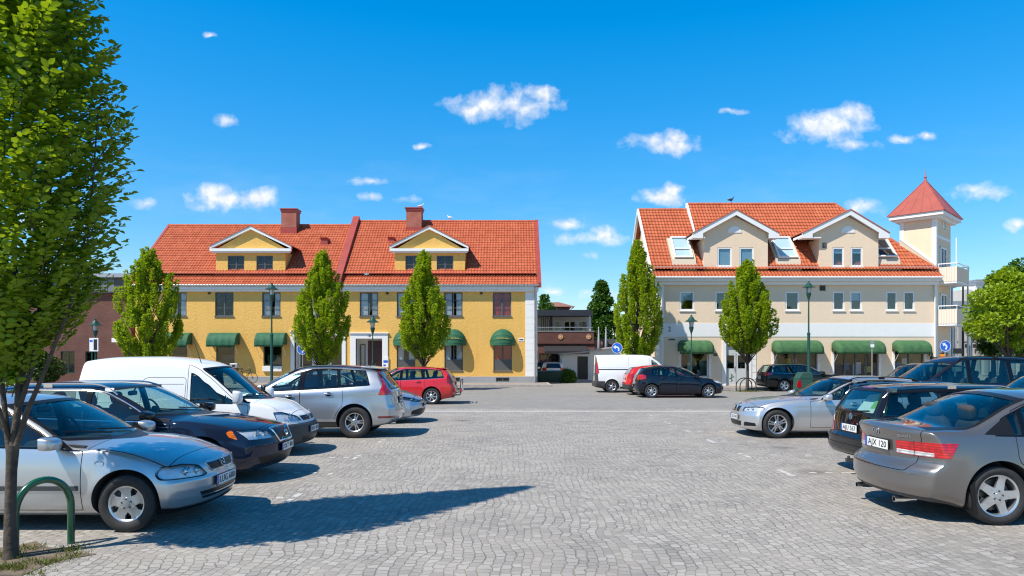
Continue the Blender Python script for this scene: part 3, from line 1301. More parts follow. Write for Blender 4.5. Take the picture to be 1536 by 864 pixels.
def door_poly(S, s0, s1, sill, slant=0.0, arch=None, top_gap=0.03):
 n = 30
 tops = []
 for k in range(n + 1):
  x = s0 + (s1 - s0) * k / n
  b = float(S.BELT(x))
  sl = (S.edge(x + 0.02) - S.edge(x - 0.02)) / 0.04
  e = S.edge(x) - top_gap * min(2.2, math.sqrt(1 + sl * sl))
  z = max(b - 0.015, e)
  if slant and k >= n - 1:
   pass
  tops.append((x, z))
 zt = tops[-1][1]
 bt = float(S.BELT(s1))
 P = []
 if arch is None:
  P += [(s0, sill), (s1, sill)]
 else:
  ax, R0, ra = arch
  rr = ra + 0.035
  P += [(s0, sill)]
  started = False
  for k in range(40):
   a = PI + 0.25 - (PI * 0.62) * k / 39
   x, z = ax + rr * math.cos(a), R0 + rr * math.sin(a)
   if z < sill:
    continue
   if not started:
    P.append((x, sill))
    started = True
   if x > s1 - 0.01:
    break
   P.append((x, z))
  P.append((s1, max(P[-1][1] + 0.06, bt - 0.25)))
 P.append((s1, bt - 0.02))
 if slant:
  # the upright above the beltline leans
  tops = [(x, z) for x, z in tops if (z < bt) or x <= s1 + slant * (z - bt) / max(0.1, zt - bt) - 0.004]
  xq = s1 + slant
  b2 = S.edge(xq) - top_gap
  tops.append((xq, b2)) if xq > tops[-1][0] else None
 P += tops[::-1]
 return rounded(P, 0.025, 2)

def std_panels(a, b, c=None, sill=0.30, slant1=0.0, slant2=0.0, bonnet=None, tailgate=None, boot=None, y0=0.25, extra=()):
 def f(S):
  W = S.W
  out = [dict(name='door', key='door1', mirror=True, prisms=[('y', door_poly(S, a, b - 0.003, sill, slant1), y0, W)])]
  if c:
   out.append(dict(name='door', key='door2', mirror=True, prisms=[('y', door_poly(S, b + 0.003, c, sill, slant2, (S.ax[1], S.sp['R'] + 0.02, S.sp['arch'])), y0, W)]))
  if bonnet:
   s0, s1, marg = bonnet
   pts = []
   for k in range(9):
    s = s0 + (s1 - s0) * k / 8
    pts.append((s, S.w_edge(s) - marg))
   poly = pts + [(s, -y) for s, y in pts[::-1]]
   out.append(dict(name='bonnet', key='bonnet', prisms=[('z', poly, 0.60, 2.0)]))
  if tailgate:
   out.append(dict(name='tailgate', key='tailgate', prisms=[('x', rounded(tailgate[0], 0.05, 3), tailgate[1], S.L + 0.5)]))
  if boot:
   out.append(dict(name='boot_lid', key='tailgate', prisms=[('x', rounded(boot[0], 0.05, 3), boot[1], S.L + 0.5), ('z', [(boot[2], -1), (S.L + 0.4, -1), (S.L + 0.4, 1), (boot[2], 1)], 0.4, 1.6)]))
  for e in extra:
   out.append(e(S))
  return out
 return f

def mk(**k):
 L, sc, sr = k['L'], k['sc'], k['sr']
 gc = k.get('gc', 0.19)
 d = dict(
  top=[(0, k['hf'])] + k['hood'] + k['roof'],
  bot=[(0, gc + 0.03), (0.5, gc), (L - 0.7, gc), (L - 0.25, gc + 0.05), (L, gc + 0.10)],
  plan=[(0, 0.94), (0.5, 0.98), (1.1, 1.0), (L - 1.3, 1.0), (L - 0.5, 0.98), (L, 0.95)],
  crown=[(0, 0.045), (sc - 0.15, 0.05), (sc + 0.15, 0.085), (sr, 0.085), (sr + 0.45, 0.055), (L, 0.05)],
  lag=[(0, 0), (sc - 0.3, 0.0), (sc + 0.05, 0.15), (sr, 0.15), (sr + 0.4, 0.02), (sr + 0.6, 0.0), (L, 0.0)],
  firewall=sc - 0.02, zbelt=k['belt'][1][1],
  seat_s=[sc + 1.05, sc + 1.95], dlo=None, frame_mat=GLOSSBLACK)
 d.update(k)
 d.setdefault('arch', d['R'] + 0.045)
 d.setdefault('lamps', [])
 return d

def dlo_from(panes_fn, grow=0.022):
 """black surround: one outline round all side panes"""
 def f(S):
  ps = panes_fn(S)
  xs0 = min(p[0] for q in ps for p in q)
  xs1 = max(p[0] for q in ps for p in q)
  lo, hi = [], []
  n = 40
  for k in range(n + 1):
   x = xs0 + (xs1 - xs0) * k / n
   zs = []
   for q in ps:
    for i in range(len(q)):
     p, r = q[i], q[(i + 1) % len(q)]
     if (p[0] - x) * (r[0] - x) <= 0 and abs(p[0] - r[0]) > 1e-9:
      zs.append(p[1] + (r[1] - p[1]) * (x - p[0]) / (r[0] - p[0]))
   if len(zs) >= 2:
    lo.append((x, min(zs)))
    hi.append((x, max(zs)))
  # bridge the uprights between panes
  ends = sorted((min(p[0] for p in q), max(p[0] for p in q)) for q in ps)
  for (a0, a1), (b0, b1) in zip(ends[:-1], ends[1:]):
   u, v = min(a1, b0) - 0.10, max(a1, b0) + 0.10
   for lst in (lo, hi):
    left = [p for p in lst if p[0] <= u]
    right = [p for p in lst if p[0] >= v]
    if left and right:
     lst[:] = left + right
  P = lo + hi[::-1]
  Q = []
  for p in P:
   if not Q or math.hypot(p[0] - Q[-1][0], p[1] - Q[-1][1]) > 0.008:
    Q.append(p)
  return poly_offset(Q, grow)
 return f

five = ('star', 5, [(0.0, 0.040, 0.0), (0.25, 0.034, 0.012), (0.6, 0.030, 0.016), (0.9, 0.036, 0.006), (1.0, 0.045, 0.002)], 0)
fat5 = ('fat', 5, [(0.0, 0.060, 0.0), (0.3, 0.052, 0.004), (0.6, 0.050, 0.006), (0.85, 0.075, 0.004), (1.0, 0.100, 0.002)], 0)
twin5 = ('twin', 5, [(0.0, 0.016, 0.0), (0.3, 0.014, 0.010), (0.7, 0.013, 0.014), (1.0, 0.018, 0.003)], 0.034)
seven = ('seven', 7, [(0.0, 0.022, 0.0), (0.4, 0.017, 0.012), (0.8, 0.018, 0.012), (1.0, 0.026, 0.002)], 0)
blade = ('blade', 5, [(0.0, 0.055, 0.0), (0.4, 0.046, 0.006), (0.8, 0.040, 0.008), (1.0, 0.050, 0.002)], 0)

def two_panes(a, b, c, d=None, bp=0.045, tb=0.0, tc=-0.05, q0=None, q1=None, qt=None, gb=0.012, gt=0.055):
 """front pane a-b, rear pane b-c, optional third pane"""
 def f(S):
  out = [side_pane(S, a, a, b - bp, b - bp + tb, gt, gb), side_pane(S, b + bp, b + bp + tb, c, c + tc, gt, gb)]
  if q0:
   out.append(side_pane(S, q0, q0 + tc, q1, qt, gt, gb))
  return out
 return f

def box_overlay(name, mat, poly_x=None, s_rng=(0, 9), poly_y=None, y_rng=(0.0, 2.0), **kw):
 pr = []
 if poly_x:
  pr.append(('x', poly_x, s_rng[0], s_rng[1]))
 if poly_y:
  pr.append(('y', poly_y, y_rng[0], y_rng[1]))
 return dict(name=name, mat=mat, prisms=pr, **kw)

def rect(y0, y1, z0, z1, r=0.0, n=3):
 P = [(y0, z0), (y1, z0), (y1, z1), (y0, z1)]
 return rounded(P, r, n) if r else P

def bar_extra(name, mat, y0, y1, z, end='front', n=7, r=0.006, off=0.004, zc=0.0, host=None):
 """a moulding or grille bar that follows the body from side to side"""
 def f(S, root, parts, place_on, X):
  d = (-1, 0, 0) if end == 'front' else (1, 0, 0)
  pts = []
  for k in range(n):
   t = k / (n - 1)
   p, nn = place_on(0, y0 + (y1 - y0) * t, z + zc * (1 - (2 * t - 1) ** 2), d)
   pts.append(p - Vector(d) * off)
  mb = MB()
  mb.tube(pts, r, 6)
  mb.build(name, mat, parts.get(host, root) if host else root, 50)
 return f

def path_extra(name, mat, pts2, end='front', r=0.008, off=0.003, closed=True, host=None):
 def f(S, root, parts, place_on, X):
  d = (-1, 0, 0) if end == 'front' else (1, 0, 0)
  pts = []
  for (y, z) in pts2:
   p, nn = place_on(0, y, z, d)
   pts.append(p - Vector(d) * off)
  mb = MB()
  mb.tube(pts, r, 6, closed=closed)
  mb.build(name, mat, parts.get(host, root) if host else root, 50)
 return f

def exhaust(y, z, r=0.03, s_in=0.12):
 def f(S, root, parts, place_on, X):
  p, n = place_on(0, y, max(z + 0.10, S.sp['gc'] + 0.2), (1, 0, 0))
  x = p.x + 0.02
  mb = MB()
  mb.lathe([(r * 0.85, 0.12), (r * 0.85, -0.0), (r, 0.0), (r, 0.25), (r * 0.6, 0.25)], 16, c=(x, y, z), axis='x')
  mb.build('exhaust_pipe', CHROME, root, 40)
 return f

def side_strip(S, s0, s1, z, h):
 return [(s0, z - h / 2), (s1, z - h / 2), (s1, z + h / 2), (s0, z + h / 2)]

# 1 -- compact silver car, nearest on the left
opel_panes = two_panes(1.30, 2.36, 3.22, bp=0.05, tb=0.02, tc=-0.05)
OPEL = mk(L=4.11, W=1.71, H=1.43, wb=2.61, fo=0.71, R=0.305, rim_r=0.195, spokes=fat5, paint=SILVER, sc=1.20, sr=1.92, gc=0.17, hf=0.69,
          hood=[(0.10, 0.735), (0.30, 0.80), (0.62, 0.875), (0.95, 0.928), (1.17, 0.955)], roof=[(1.24, 0.995), (1.55, 1.19), (1.86, 1.345), (2.02, 1.395), (2.4, 1.43), (2.9, 1.425), (3.5, 1.375), (4.11, 1.30)],
          belt=[(0, 0.60), (1.2, 0.875), (2.3, 0.905), (3.4, 0.935), (4.11, 0.95)], panes=opel_panes, dlo=dlo_from(opel_panes, 0.020),
          nose=[(0.15, 0.10), (0.22, 0.06), (0.33, 0.015), (0.42, 0.0), (0.51, 0.0), (0.545, 0.02), (0.58, 0.03), (0.68, 0.055), (0.74, 0.10), (0.8, 0.18)],
          tail=[(0.2, 0.08), (0.4, 0.0), (0.6, 0.02), (0.8, 0.08), (1.0, 0.13), (1.3, 0.4), (1.43, 0.55)], fade=(0.95, 1.5), front_bow=(0.30, 2.8),
          screen=dict(z0=0.985, z1=1.315, range=(1.1, 2.2), margin=0.045), rear_screen=dict(z0=1.02, z1=1.28, range=(3.5, 4.1), cut=(3.4, 4.6), poly=rounded([(-0.52, 1.02), (0.52, 1.02), (0.44, 1.29), (-0.44, 1.29)], 0.05)),
          panels=std_panels(1.17, 2.36, 3.30, 0.235, 0.0, -0.06, bonnet=(0.30, 1.13, -0.005)),
          mirror=dict(s=1.42, z=0.905, size=(0.23, 0.135)), handles=[(2.22, 0.80, 'door1'), (3.12, 0.81, 'door2')], handle_mat=SILVER,
          lamps=[dict(name='headlight', mat=CLEAR, pocket=True, end='front', bowls=((0.585, 0.615, 0.052), (0.455, 0.607, 0.046)),
                      prisms=[('x', rounded([(0.36, 0.560), (0.42, 0.545), (0.80, 0.555), (0.80, 0.675), (0.60, 0.690), (0.46, 0.660)], 0.02), -0.2, 0.9), ('y', rounded([(-0.2, 0.53), (0.365, 0.555), (0.405, 0.60), (0.395, 0.655), (0.345, 0.690), (-0.2, 0.70)], 0.03), 0.1, 1.2)])],
          overlays=lambda S: [
              dict(name='headlight_surround', mat=BLACK, out=0.0012, inn=-0.02, prisms=[('x', rounded([(0.353, 0.555), (0.42, 0.538), (0.82, 0.548), (0.82, 0.682), (0.60, 0.697), (0.453, 0.667)], 0.02), -0.2, 0.9), ('y', rounded([(-0.2, 0.524), (0.372, 0.549), (0.415, 0.60), (0.405, 0.661), (0.352, 0.697), (-0.2, 0.707)], 0.03), 0.1, 1.2)],
                   minus=[('x', rounded([(0.36, 0.560), (0.42, 0.545), (0.80, 0.555), (0.80, 0.675), (0.60, 0.690), (0.46, 0.660)], 0.02), -0.2, 0.404)]),
              box_overlay('grille', BLACK, rounded([(-0.27, 0.585), (0.27, 0.585), (0.335, 0.665), (-0.335, 0.665)], 0.02), (-0.2, 0.6), mirror=False, out=0.003),
              box_overlay('lower_grille', BLACK, rounded([(-0.42, 0.285), (0.42, 0.285), (0.50, 0.375), (-0.50, 0.375)], 0.02), (-0.2, 0.6), mirror=False, out=0.003),
              box_overlay('front_spoiler', BLACK, rect(-0.9, 0.9, 0.0, 0.235), (-0.2, 0.45), mirror=False, out=0.008),
              box_overlay('side_moulding', TRIM, None, (0, 9), side_strip(S, 1.20, 2.33, 0.475, 0.048), (0.1, 2), out=0.012),
              box_overlay('side_moulding', TRIM, None, (0, 9), side_strip(S, 2.40, 3.05, 0.475, 0.048), (0.1, 2), out=0.012, key='m2')],
          plates=[dict(end='front', z=0.455, text='LUG 600', off=0.014)],
          badges=[dict(end='front', z=0.630, make=ring_badge(0.050, 0.007, [[(-1.0, 0.25), (0.2, 0.25), (-0.2, -0.25), (1.0, -0.25)]]), off=0.014)],
          extras=[bar_extra('grille_bar', BLACK, -0.29, 0.29, 0.61, r=0.006, off=0.006), bar_extra('grille_bar', BLACK, -0.31, 0.31, 0.64, r=0.006, off=0.006), path_extra('grille_frame', SILVER, rounded([(-0.275, 0.575), (0.275, 0.575), (0.350, 0.675), (-0.350, 0.675)], 0.03), r=0.011, off=0.0),
                  bar_extra('bumper_strip', CHROME, -0.48, 0.48, 0.325, r=0.006, off=0.006),
                  lambda S, root, parts, po, X: [MB().lathe([(0.03, -0.006), (0.028, 0.008), (0.0, 0.010)], 14, c=tuple(po(X(0.98), 0, 0.735, (0, -sg, 0))[0]), axis='y', sx=1.6).build('side_indicator', TRIM, root, 50) for sg in (1, -1)]])

# 2 -- dark blue estate with egg-crate grille
v70_panes = two_panes(1.55, 2.62, 3.62, bp=0.04, tb=0.03, tc=-0.02, q0=3.72, q1=4.52, qt=4.32)
V70 = mk(L=4.82, W=1.86, H=1.47, wb=2.82, fo=0.93, R=0.325, rim_r=0.215, spokes=five, paint=NAVY2, sc=1.44, sr=2.20, gc=0.17, hf=0.73,
         hood=[(0.10, 0.785), (0.35, 0.85), (0.75, 0.915), (1.15, 0.965), (1.40, 0.995)], roof=[(1.48, 1.035), (1.80, 1.23), (2.12, 1.385), (2.30, 1.435), (2.7, 1.468), (3.4, 1.465), (4.2, 1.43), (4.82, 1.38)],
         belt=[(0, 0.64), (1.45, 0.915), (2.6, 0.955), (3.8, 1.00), (4.82, 1.03)], panes=v70_panes, dlo=dlo_from(v70_panes, 0.018), chrome_line=True,
         nose=[(0.15, 0.12), (0.25, 0.05), (0.38, 0.0), (0.55, 0.0), (0.62, 0.02), (0.80, 0.07), (0.9, 0.2)], tail=[(0.2, 0.08), (0.4, 0.0), (0.6, 0.0), (0.9, 0.04), (1.0, 0.06), (1.3, 0.35), (1.47, 0.5)], fade=(1.05, 1.4), front_bow=(0.34, 2.4),
         creases=[(lambda x: 0.83 + 0.02 * x, 0.010, 0.05)],
         screen=dict(z0=1.025, z1=1.36, range=(1.3, 2.5), margin=0.045), rear_screen=dict(cut=(4.2, 5.4), poly=rounded([(-0.55, 1.05), (0.55, 1.05), (0.46, 1.33), (-0.46, 1.33)], 0.05)),
         panels=std_panels(1.40, 2.62, 3.66, 0.25, 0.0, -0.03, bonnet=(0.25, 1.36, 0.02)),
         mirror=dict(s=1.66, z=0.955, size=(0.23, 0.145), mat=BLACKP), handles=[(2.45, 0.86, 'door1'), (3.45, 0.88, 'door2')], rails=dict(s0=2.25, s1=4.35, h=0.05, mat=CHROME),
         lamps=[dict(name='headlight', mat=CLEAR, pocket=True, end='front', bowls=((0.63, 0.712, 0.055), (0.49, 0.70, 0.050)), prisms=[('x', rounded([(0.375, 0.635), (0.82, 0.645), (0.82, 0.79), (0.60, 0.785), (0.42, 0.745)], 0.02), -0.2, 1.0), ('y', rounded([(-0.2, 0.60), (0.42, 0.64), (0.52, 0.785), (-0.2, 0.79)], 0.03), 0.1, 1.2)]),
    dict(name='indicator', mat=AMBER, prisms=[('y', rounded([(0.43, 0.65), (0.55, 0.69), (0.60, 0.75), (0.57, 0.782), (0.525, 0.785)], 0.02), 0.1, 1.2)])],
         overlays=lambda S: [
             box_overlay('grille', BLACK, rounded([(-0.27, 0.575), (0.27, 0.575), (0.34, 0.765), (-0.34, 0.765)], 0.02), (-0.2, 0.6), mirror=False, out=0.004),
             box_overlay('lower_grille', BLACK, rounded([(-0.62, 0.26), (0.62, 0.26), (0.72, 0.38), (0.3, 0.40), (-0.3, 0.40), (-0.72, 0.38)], 0.02), (-0.2, 0.6), mirror=False, out=0.003)],
         plates=[dict(end='front', z=0.475, text='XKT 481', off=0.016)],
         badges=[dict(end='front', z=0.668, make=ring_badge(0.045, 0.009), off=0.022)],
         extras=[path_extra('grille_frame', CHROME, rounded([(-0.275, 0.57), (0.275, 0.57), (0.345, 0.772), (-0.345, 0.772)], 0.03), r=0.016, off=0.006), path_extra('grille_bar', CHROME, [(-0.20, 0.585), (0.20, 0.755)], r=0.013, off=0.010, closed=False)])

# 3 -- small white delivery van

def combo_panes(S):
 return [side_pane(S, 1.00, 1.00, 1.42, 1.44, 0.07, 0.012), side_pane(S, 1.47, 1.49, 2.06, 2.08, 0.16, 0.012)]

COMBO = mk(L=4.32, W=1.69, H=1.87, wb=2.72, fo=0.80, R=0.305, rim_r=0.185, spokes=seven, paint=WHITEP, sc=0.98, sr=1.75, gc=0.18, hf=0.74, tumble=0.15,
           hood=[(0.08, 0.80), (0.28, 0.90), (0.55, 0.99), (0.80, 1.045), (0.94, 1.07)], roof=[(1.02, 1.12), (1.30, 1.36), (1.62, 1.62), (1.85, 1.735), (2.3, 1.825), (2.9, 1.868), (3.6, 1.86), (4.32, 1.80)],
           belt=[(0, 0.68), (1.0, 0.98), (2.0, 1.00), (3.2, 1.02), (4.32, 1.03)], panes=combo_panes, dlo=dlo_from(combo_panes, 0.018), pane_host=['door1', 'door1'],
           nose=[(0.15, 0.10), (0.25, 0.04), (0.36, 0.0), (0.56, 0.0), (0.60, 0.05), (0.74, 0.11), (0.85, 0.22)], tail=[(0.2, 0.05), (0.5, 0.0), (1.2, 0.04), (1.8, 0.16)], fade=(0.85, 0.6), front_bow=(0.30, 2.7), rear_bow=(0.10, 4),
           screen=dict(z0=1.10, z1=1.62, range=(0.85, 2.1), margin=0.05),
           panels=std_panels(0.98, 2.12, None, 0.26, 0.02, bonnet=(0.26, 0.90, 0.02), extra=(lambda S: dict(name='sliding_door', key='slide', mirror=True, prisms=[('y', rounded([(2.16, 0.26), (2.98, 0.26), (2.98, 1.40), (2.90, 1.47), (2.16, 1.47)], 0.06, 3), 0.25, 2)]),)),
           mirror=dict(s=1.16, z=1.06, size=(0.19, 0.24), mat=WHITEP), handles=[(2.0, 0.90, 'door1')],
           lamps=[dict(name='headlight', mat=CLEAR, pocket=True, end='front', bowls=((0.60, 0.735, 0.062), (0.48, 0.69, 0.035)), prisms=[('x', rounded([(0.40, 0.645), (0.82, 0.655), (0.82, 0.83), (0.66, 0.83), (0.45, 0.74)], 0.02), -0.2, 0.9), ('y', rounded([(-0.2, 0.63), (0.44, 0.65), (0.53, 0.83), (-0.2, 0.83)], 0.03), 0.1, 1.2)])],
           overlays=lambda S: [
               box_overlay('bumper', TRIM, rect(-0.9, 0.9, 0.0, 0.60), (-0.2, 0.62), mirror=False, out=0.008, clear_arch=True),
               box_overlay('grille', BLACK, rounded([(-0.34, 0.645), (0.34, 0.645), (0.40, 0.735), (-0.40, 0.735)], 0.02), (-0.2, 0.6), mirror=False, out=0.004),
               box_overlay('lower_grille', BLACK, rounded([(-0.45, 0.27), (0.45, 0.27), (0.50, 0.36), (-0.50, 0.36)], 0.02), (-0.2, 0.6), mirror=False, out=0.010),
               box_overlay('tail_light', REDLENS, None, (0, 9), rounded([(4.22, 1.0), (4.5, 1.0), (4.5, 1.55), (4.18, 1.55)], 0.02), (0.3, 2), out=0.004),
               box_overlay('side_rail', WHITEP, None, (0, 9), side_strip(S, 3.02, 4.10, 1.02, 0.018), (0.1, 2), out=0.004),
               box_overlay('panel_seam', TRIM, None, (0, 9), rounded([(2.20, 1.345), (3.70, 1.345), (3.78, 1.29), (3.78, 1.05), (3.786, 1.05), (3.786, 1.295), (3.70, 1.352), (2.20, 1.352)], 0.0), (0.1, 2), out=0.002)],
           plates=[dict(end='front', z=0.47, text='RDH 305', off=0.02)],
           badges=[dict(end='front', z=0.69, make=ring_badge(0.05, 0.008, [[(-1.0, 0.25), (0.2, 0.25), (-0.2, -0.25), (1.0, -0.25)]]), off=0.014)],
           extras=[lambda S, root, parts, po, X: MB().tube([po(X(2.0), -0.45, 9, (0, 0, -1))[0], po(X(2.0), -0.45, 9, (0, 0, -1))[0] + Vector((-0.14, 0, 0.42))], [0.008, 0.003], 6).build('aerial', BLACK, root, 40)])

# 4 -- silver crossover seen from the rear quarter
xc_panes = two_panes(1.50, 2.42, 3.30, bp=0.06, tb=0.03, tc=-0.09, q0=3.36, q1=4.05, qt=3.86)
XC60 = mk(L=4.63, W=1.89, H=1.67, wb=2.774, fo=0.89, R=0.365, rim_r=0.222, spokes=twin5, paint=SILVER2, tyre_w=0.235, sc=1.30, sr=2.05, gc=0.24, hf=0.92, tumble=0.23,
          hood=[(0.10, 0.98), (0.4, 1.045), (0.8, 1.095), (1.25, 1.125)], roof=[(1.34, 1.165), (1.65, 1.36), (1.98, 1.535), (2.18, 1.60), (2.55, 1.655), (2.95, 1.668), (3.6, 1.645), (4.2, 1.595), (4.63, 1.55)],
          belt=[(0, 0.82), (1.35, 1.045), (2.4, 1.10), (3.3, 1.155), (4.0, 1.205), (4.63, 1.23)], panes=xc_panes, dlo=dlo_from(xc_panes, 0.020),
          nose=[(0.2, 0.1), (0.35, 0.02), (0.5, 0.0), (0.8, 0.05), (0.95, 0.12)], tail=[(0.2, 0.12), (0.36, 0.06), (0.50, 0.0), (0.68, 0.0), (0.74, 0.035), (0.95, 0.075), (1.05, 0.10), (1.20, 0.19), (1.40, 0.36), (1.55, 0.44), (1.67, 0.50)], fade=(1.0, 1.35), rear_bow=(0.20, 3.0), shoulder=0.075,
          creases=[(lambda x: 0.925 + 0.036 * x, 0.030, 0.055), (lambda x: 0.42, 0.014, 0.05)], flare=0.020, mid=0.42,
          screen=dict(z0=1.155, z1=1.53, range=(1.2, 2.5), margin=0.045), rear_screen=dict(cut=(3.9, 5.3), poly=rounded([(-0.63, 1.13), (0.63, 1.13), (0.50, 1.52), (-0.50, 1.52)], 0.06)),
          panels=std_panels(1.26, 2.42, 3.40, 0.40, 0.02, -0.07, bonnet=(0.3, 1.2, 0.02), tailgate=([(-0.68, 0.62), (0.68, 0.62), (0.74, 0.95), (0.56, 1.56), (-0.56, 1.56), (-0.74, 0.95)], 3.8)),
          mirror=dict(s=1.56, z=1.085, size=(0.23, 0.16)), handles=[(2.19, 0.955, 'door1'), (3.08, 1.01, 'door2')], handle_mat=CHROME, rails=dict(s0=2.10, s1=4.25, h=0.03, mat=BLACK, flush=True),
          lamps=[dict(name='tail_light', mat=REDLENS, out=0.006, prisms=[('y', rounded([(4.20, 0.985), (4.62, 0.985), (4.62, 1.15), (4.50, 1.22), (4.32, 1.56), (4.08, 1.58), (4.13, 1.52), (4.29, 1.22)], 0.025), 0.2, 1.5), ('x', [(0.60, 0.9), (1.2, 0.9), (1.2, 1.7), (0.50, 1.7), (0.50, 1.55), (0.72, 1.16)], 3.6, 5.2)])],
          overlays=lambda S: [
              box_overlay('sill_cladding', TRIM, None, (0, 9), [(1.28, 0.20), (3.36, 0.20), (3.36, 0.375), (1.28, 0.375)], (0.5, 2), out=0.006, clear_arch=True),
              box_overlay('sill_strip', SILVER2, None, (0, 9), [(1.28, 0.385), (3.30, 0.385), (3.30, 0.43), (1.28, 0.43)], (0.5, 2), out=0.012, clear_arch=True),
              box_overlay('rear_diffuser', TRIM, rect(-0.72, 0.72, 0.0, 0.39), (3.9, 5.2), mirror=False, out=0.006),
              box_overlay('rear_reflector', DARKRED, rounded([(0.58, 0.445), (0.95, 0.455), (0.95, 0.505), (0.58, 0.495)], 0.015), (4.2, 5.2), out=0.006),
              box_overlay('number_plate_recess', BLACK, rect(-0.36, 0.36, 0.76, 0.93, 0.03), (4, 5.2), mirror=False, out=0.002)],
          plates=[dict(end='rear', z=0.845, text='WPL 229', off=0.012)],
          extras=[exhaust(0.55, 0.335, 0.045), exhaust(-0.55, 0.335, 0.045), bar_extra('tailgate_handle', CHROME, -0.3, 0.3, 0.96, 'rear', r=0.012, off=0.008),
                  lambda S, root, parts, po, X: MB().prism([(X(3.72), 1.640), (X(3.95), 1.622), (X(4.20), 1.585), (X(4.20), 1.565), (X(3.80), 1.60)], -0.55, 0.55, 'y').build('roof_spoiler', SILVER2, root, 40, bevel=0.01)],
          badges=[dict(end='rear', z=1.04, make=text_badge('VOLVO', 0.075), off=0.004)])

# 5 -- pale blue hatchback, front only in view
golf_panes = two_panes(1.40, 2.40, 3.30, bp=0.05, tb=0.02, tc=-0.06)
GOLF = mk(L=4.30, W=1.79, H=1.47, wb=2.60, fo=0.89, R=0.315, rim_r=0.205, spokes=five, paint=PALEBL, sc=1.30, sr=2.0, gc=0.16, hf=0.66,
          hood=[(0.10, 0.73), (0.35, 0.82), (0.7, 0.90), (1.25, 0.985)], roof=[(1.33, 1.02), (1.65, 1.22), (1.95, 1.375), (2.15, 1.43), (2.5, 1.47), (3.3, 1.44), (4.3, 1.36)],
          belt=[(0, 0.58), (1.3, 0.90), (2.4, 0.94), (3.4, 0.98), (4.3, 1.0)], panes=golf_panes, dlo=dlo_from(golf_panes, 0.018),
          nose=[(0.15, 0.10), (0.25, 0.04), (0.36, 0.0), (0.50, 0.0), (0.62, 0.05), (0.72, 0.12), (0.85, 0.25)], tail=[(0.2, 0.08), (0.4, 0.0), (0.6, 0.0), (0.9, 0.06), (1.3, 0.3), (1.47, 0.45)], fade=(0.95, 1.3), front_bow=(0.34, 2.6),
          screen=dict(z0=1.01, z1=1.36, range=(1.2, 2.4), margin=0.045), rear_screen=dict(cut=(3.6, 4.9), poly=rounded([(-0.55, 1.02), (0.55, 1.02), (0.46, 1.34), (-0.46, 1.34)], 0.05)),
          panels=std_panels(1.25, 2.40, 3.36, 0.25, 0.0, -0.06, bonnet=(0.25, 1.22, 0.02)), mirror=dict(s=1.52, z=0.93), handles=[(2.25, 0.85, 'door1'), (3.18, 0.86, 'door2')],
          lamps=[dict(name='headlight', mat=CLEAR, pocket=True, end='front', reflector=REFLDARK, bowls=((0.64, 0.665, 0.05), (0.50, 0.64, 0.05)), prisms=[('x', rounded([(0.36, 0.585), (0.62, 0.585), (0.86, 0.66), (0.86, 0.76), (0.66, 0.72), (0.42, 0.655)], 0.02), -0.2, 1.0), ('y', rounded([(-0.2, 0.55), (0.40, 0.60), (0.64, 0.73), (0.60, 0.765), (-0.2, 0.72)], 0.03), 0.1, 1.2)])],
          overlays=lambda S: [
              box_overlay('grille', BLACK, rounded([(-0.38, 0.585), (0.38, 0.585), (0.42, 0.64), (-0.42, 0.64)], 0.015), (-0.2, 0.6), mirror=False, out=0.003),
              box_overlay('lower_grille', BLACK, rounded([(-0.78, 0.25), (0.78, 0.25), (0.80, 0.36), (0.5, 0.41), (-0.5, 0.41), (-0.80, 0.36)], 0.03), (-0.2, 0.7), mirror=False, out=0.003)],
          plates=[dict(end='front', z=0.50, text='HNA 714', off=0.014)], badges=[dict(end='front', z=0.63, make=ring_badge(0.06, 0.007, [[(-0.35, 0.9), (0, -0.1), (0.35, 0.9)], [(-0.8, 0.4), (-0.4, -0.8), (0, 0.05), (0.4, -0.8), (0.8, 0.4)]]), off=0.008)],
          extras=[bar_extra('grille_bar', CHROME, -0.40, 0.40, 0.60, r=0.005, off=0.006)])

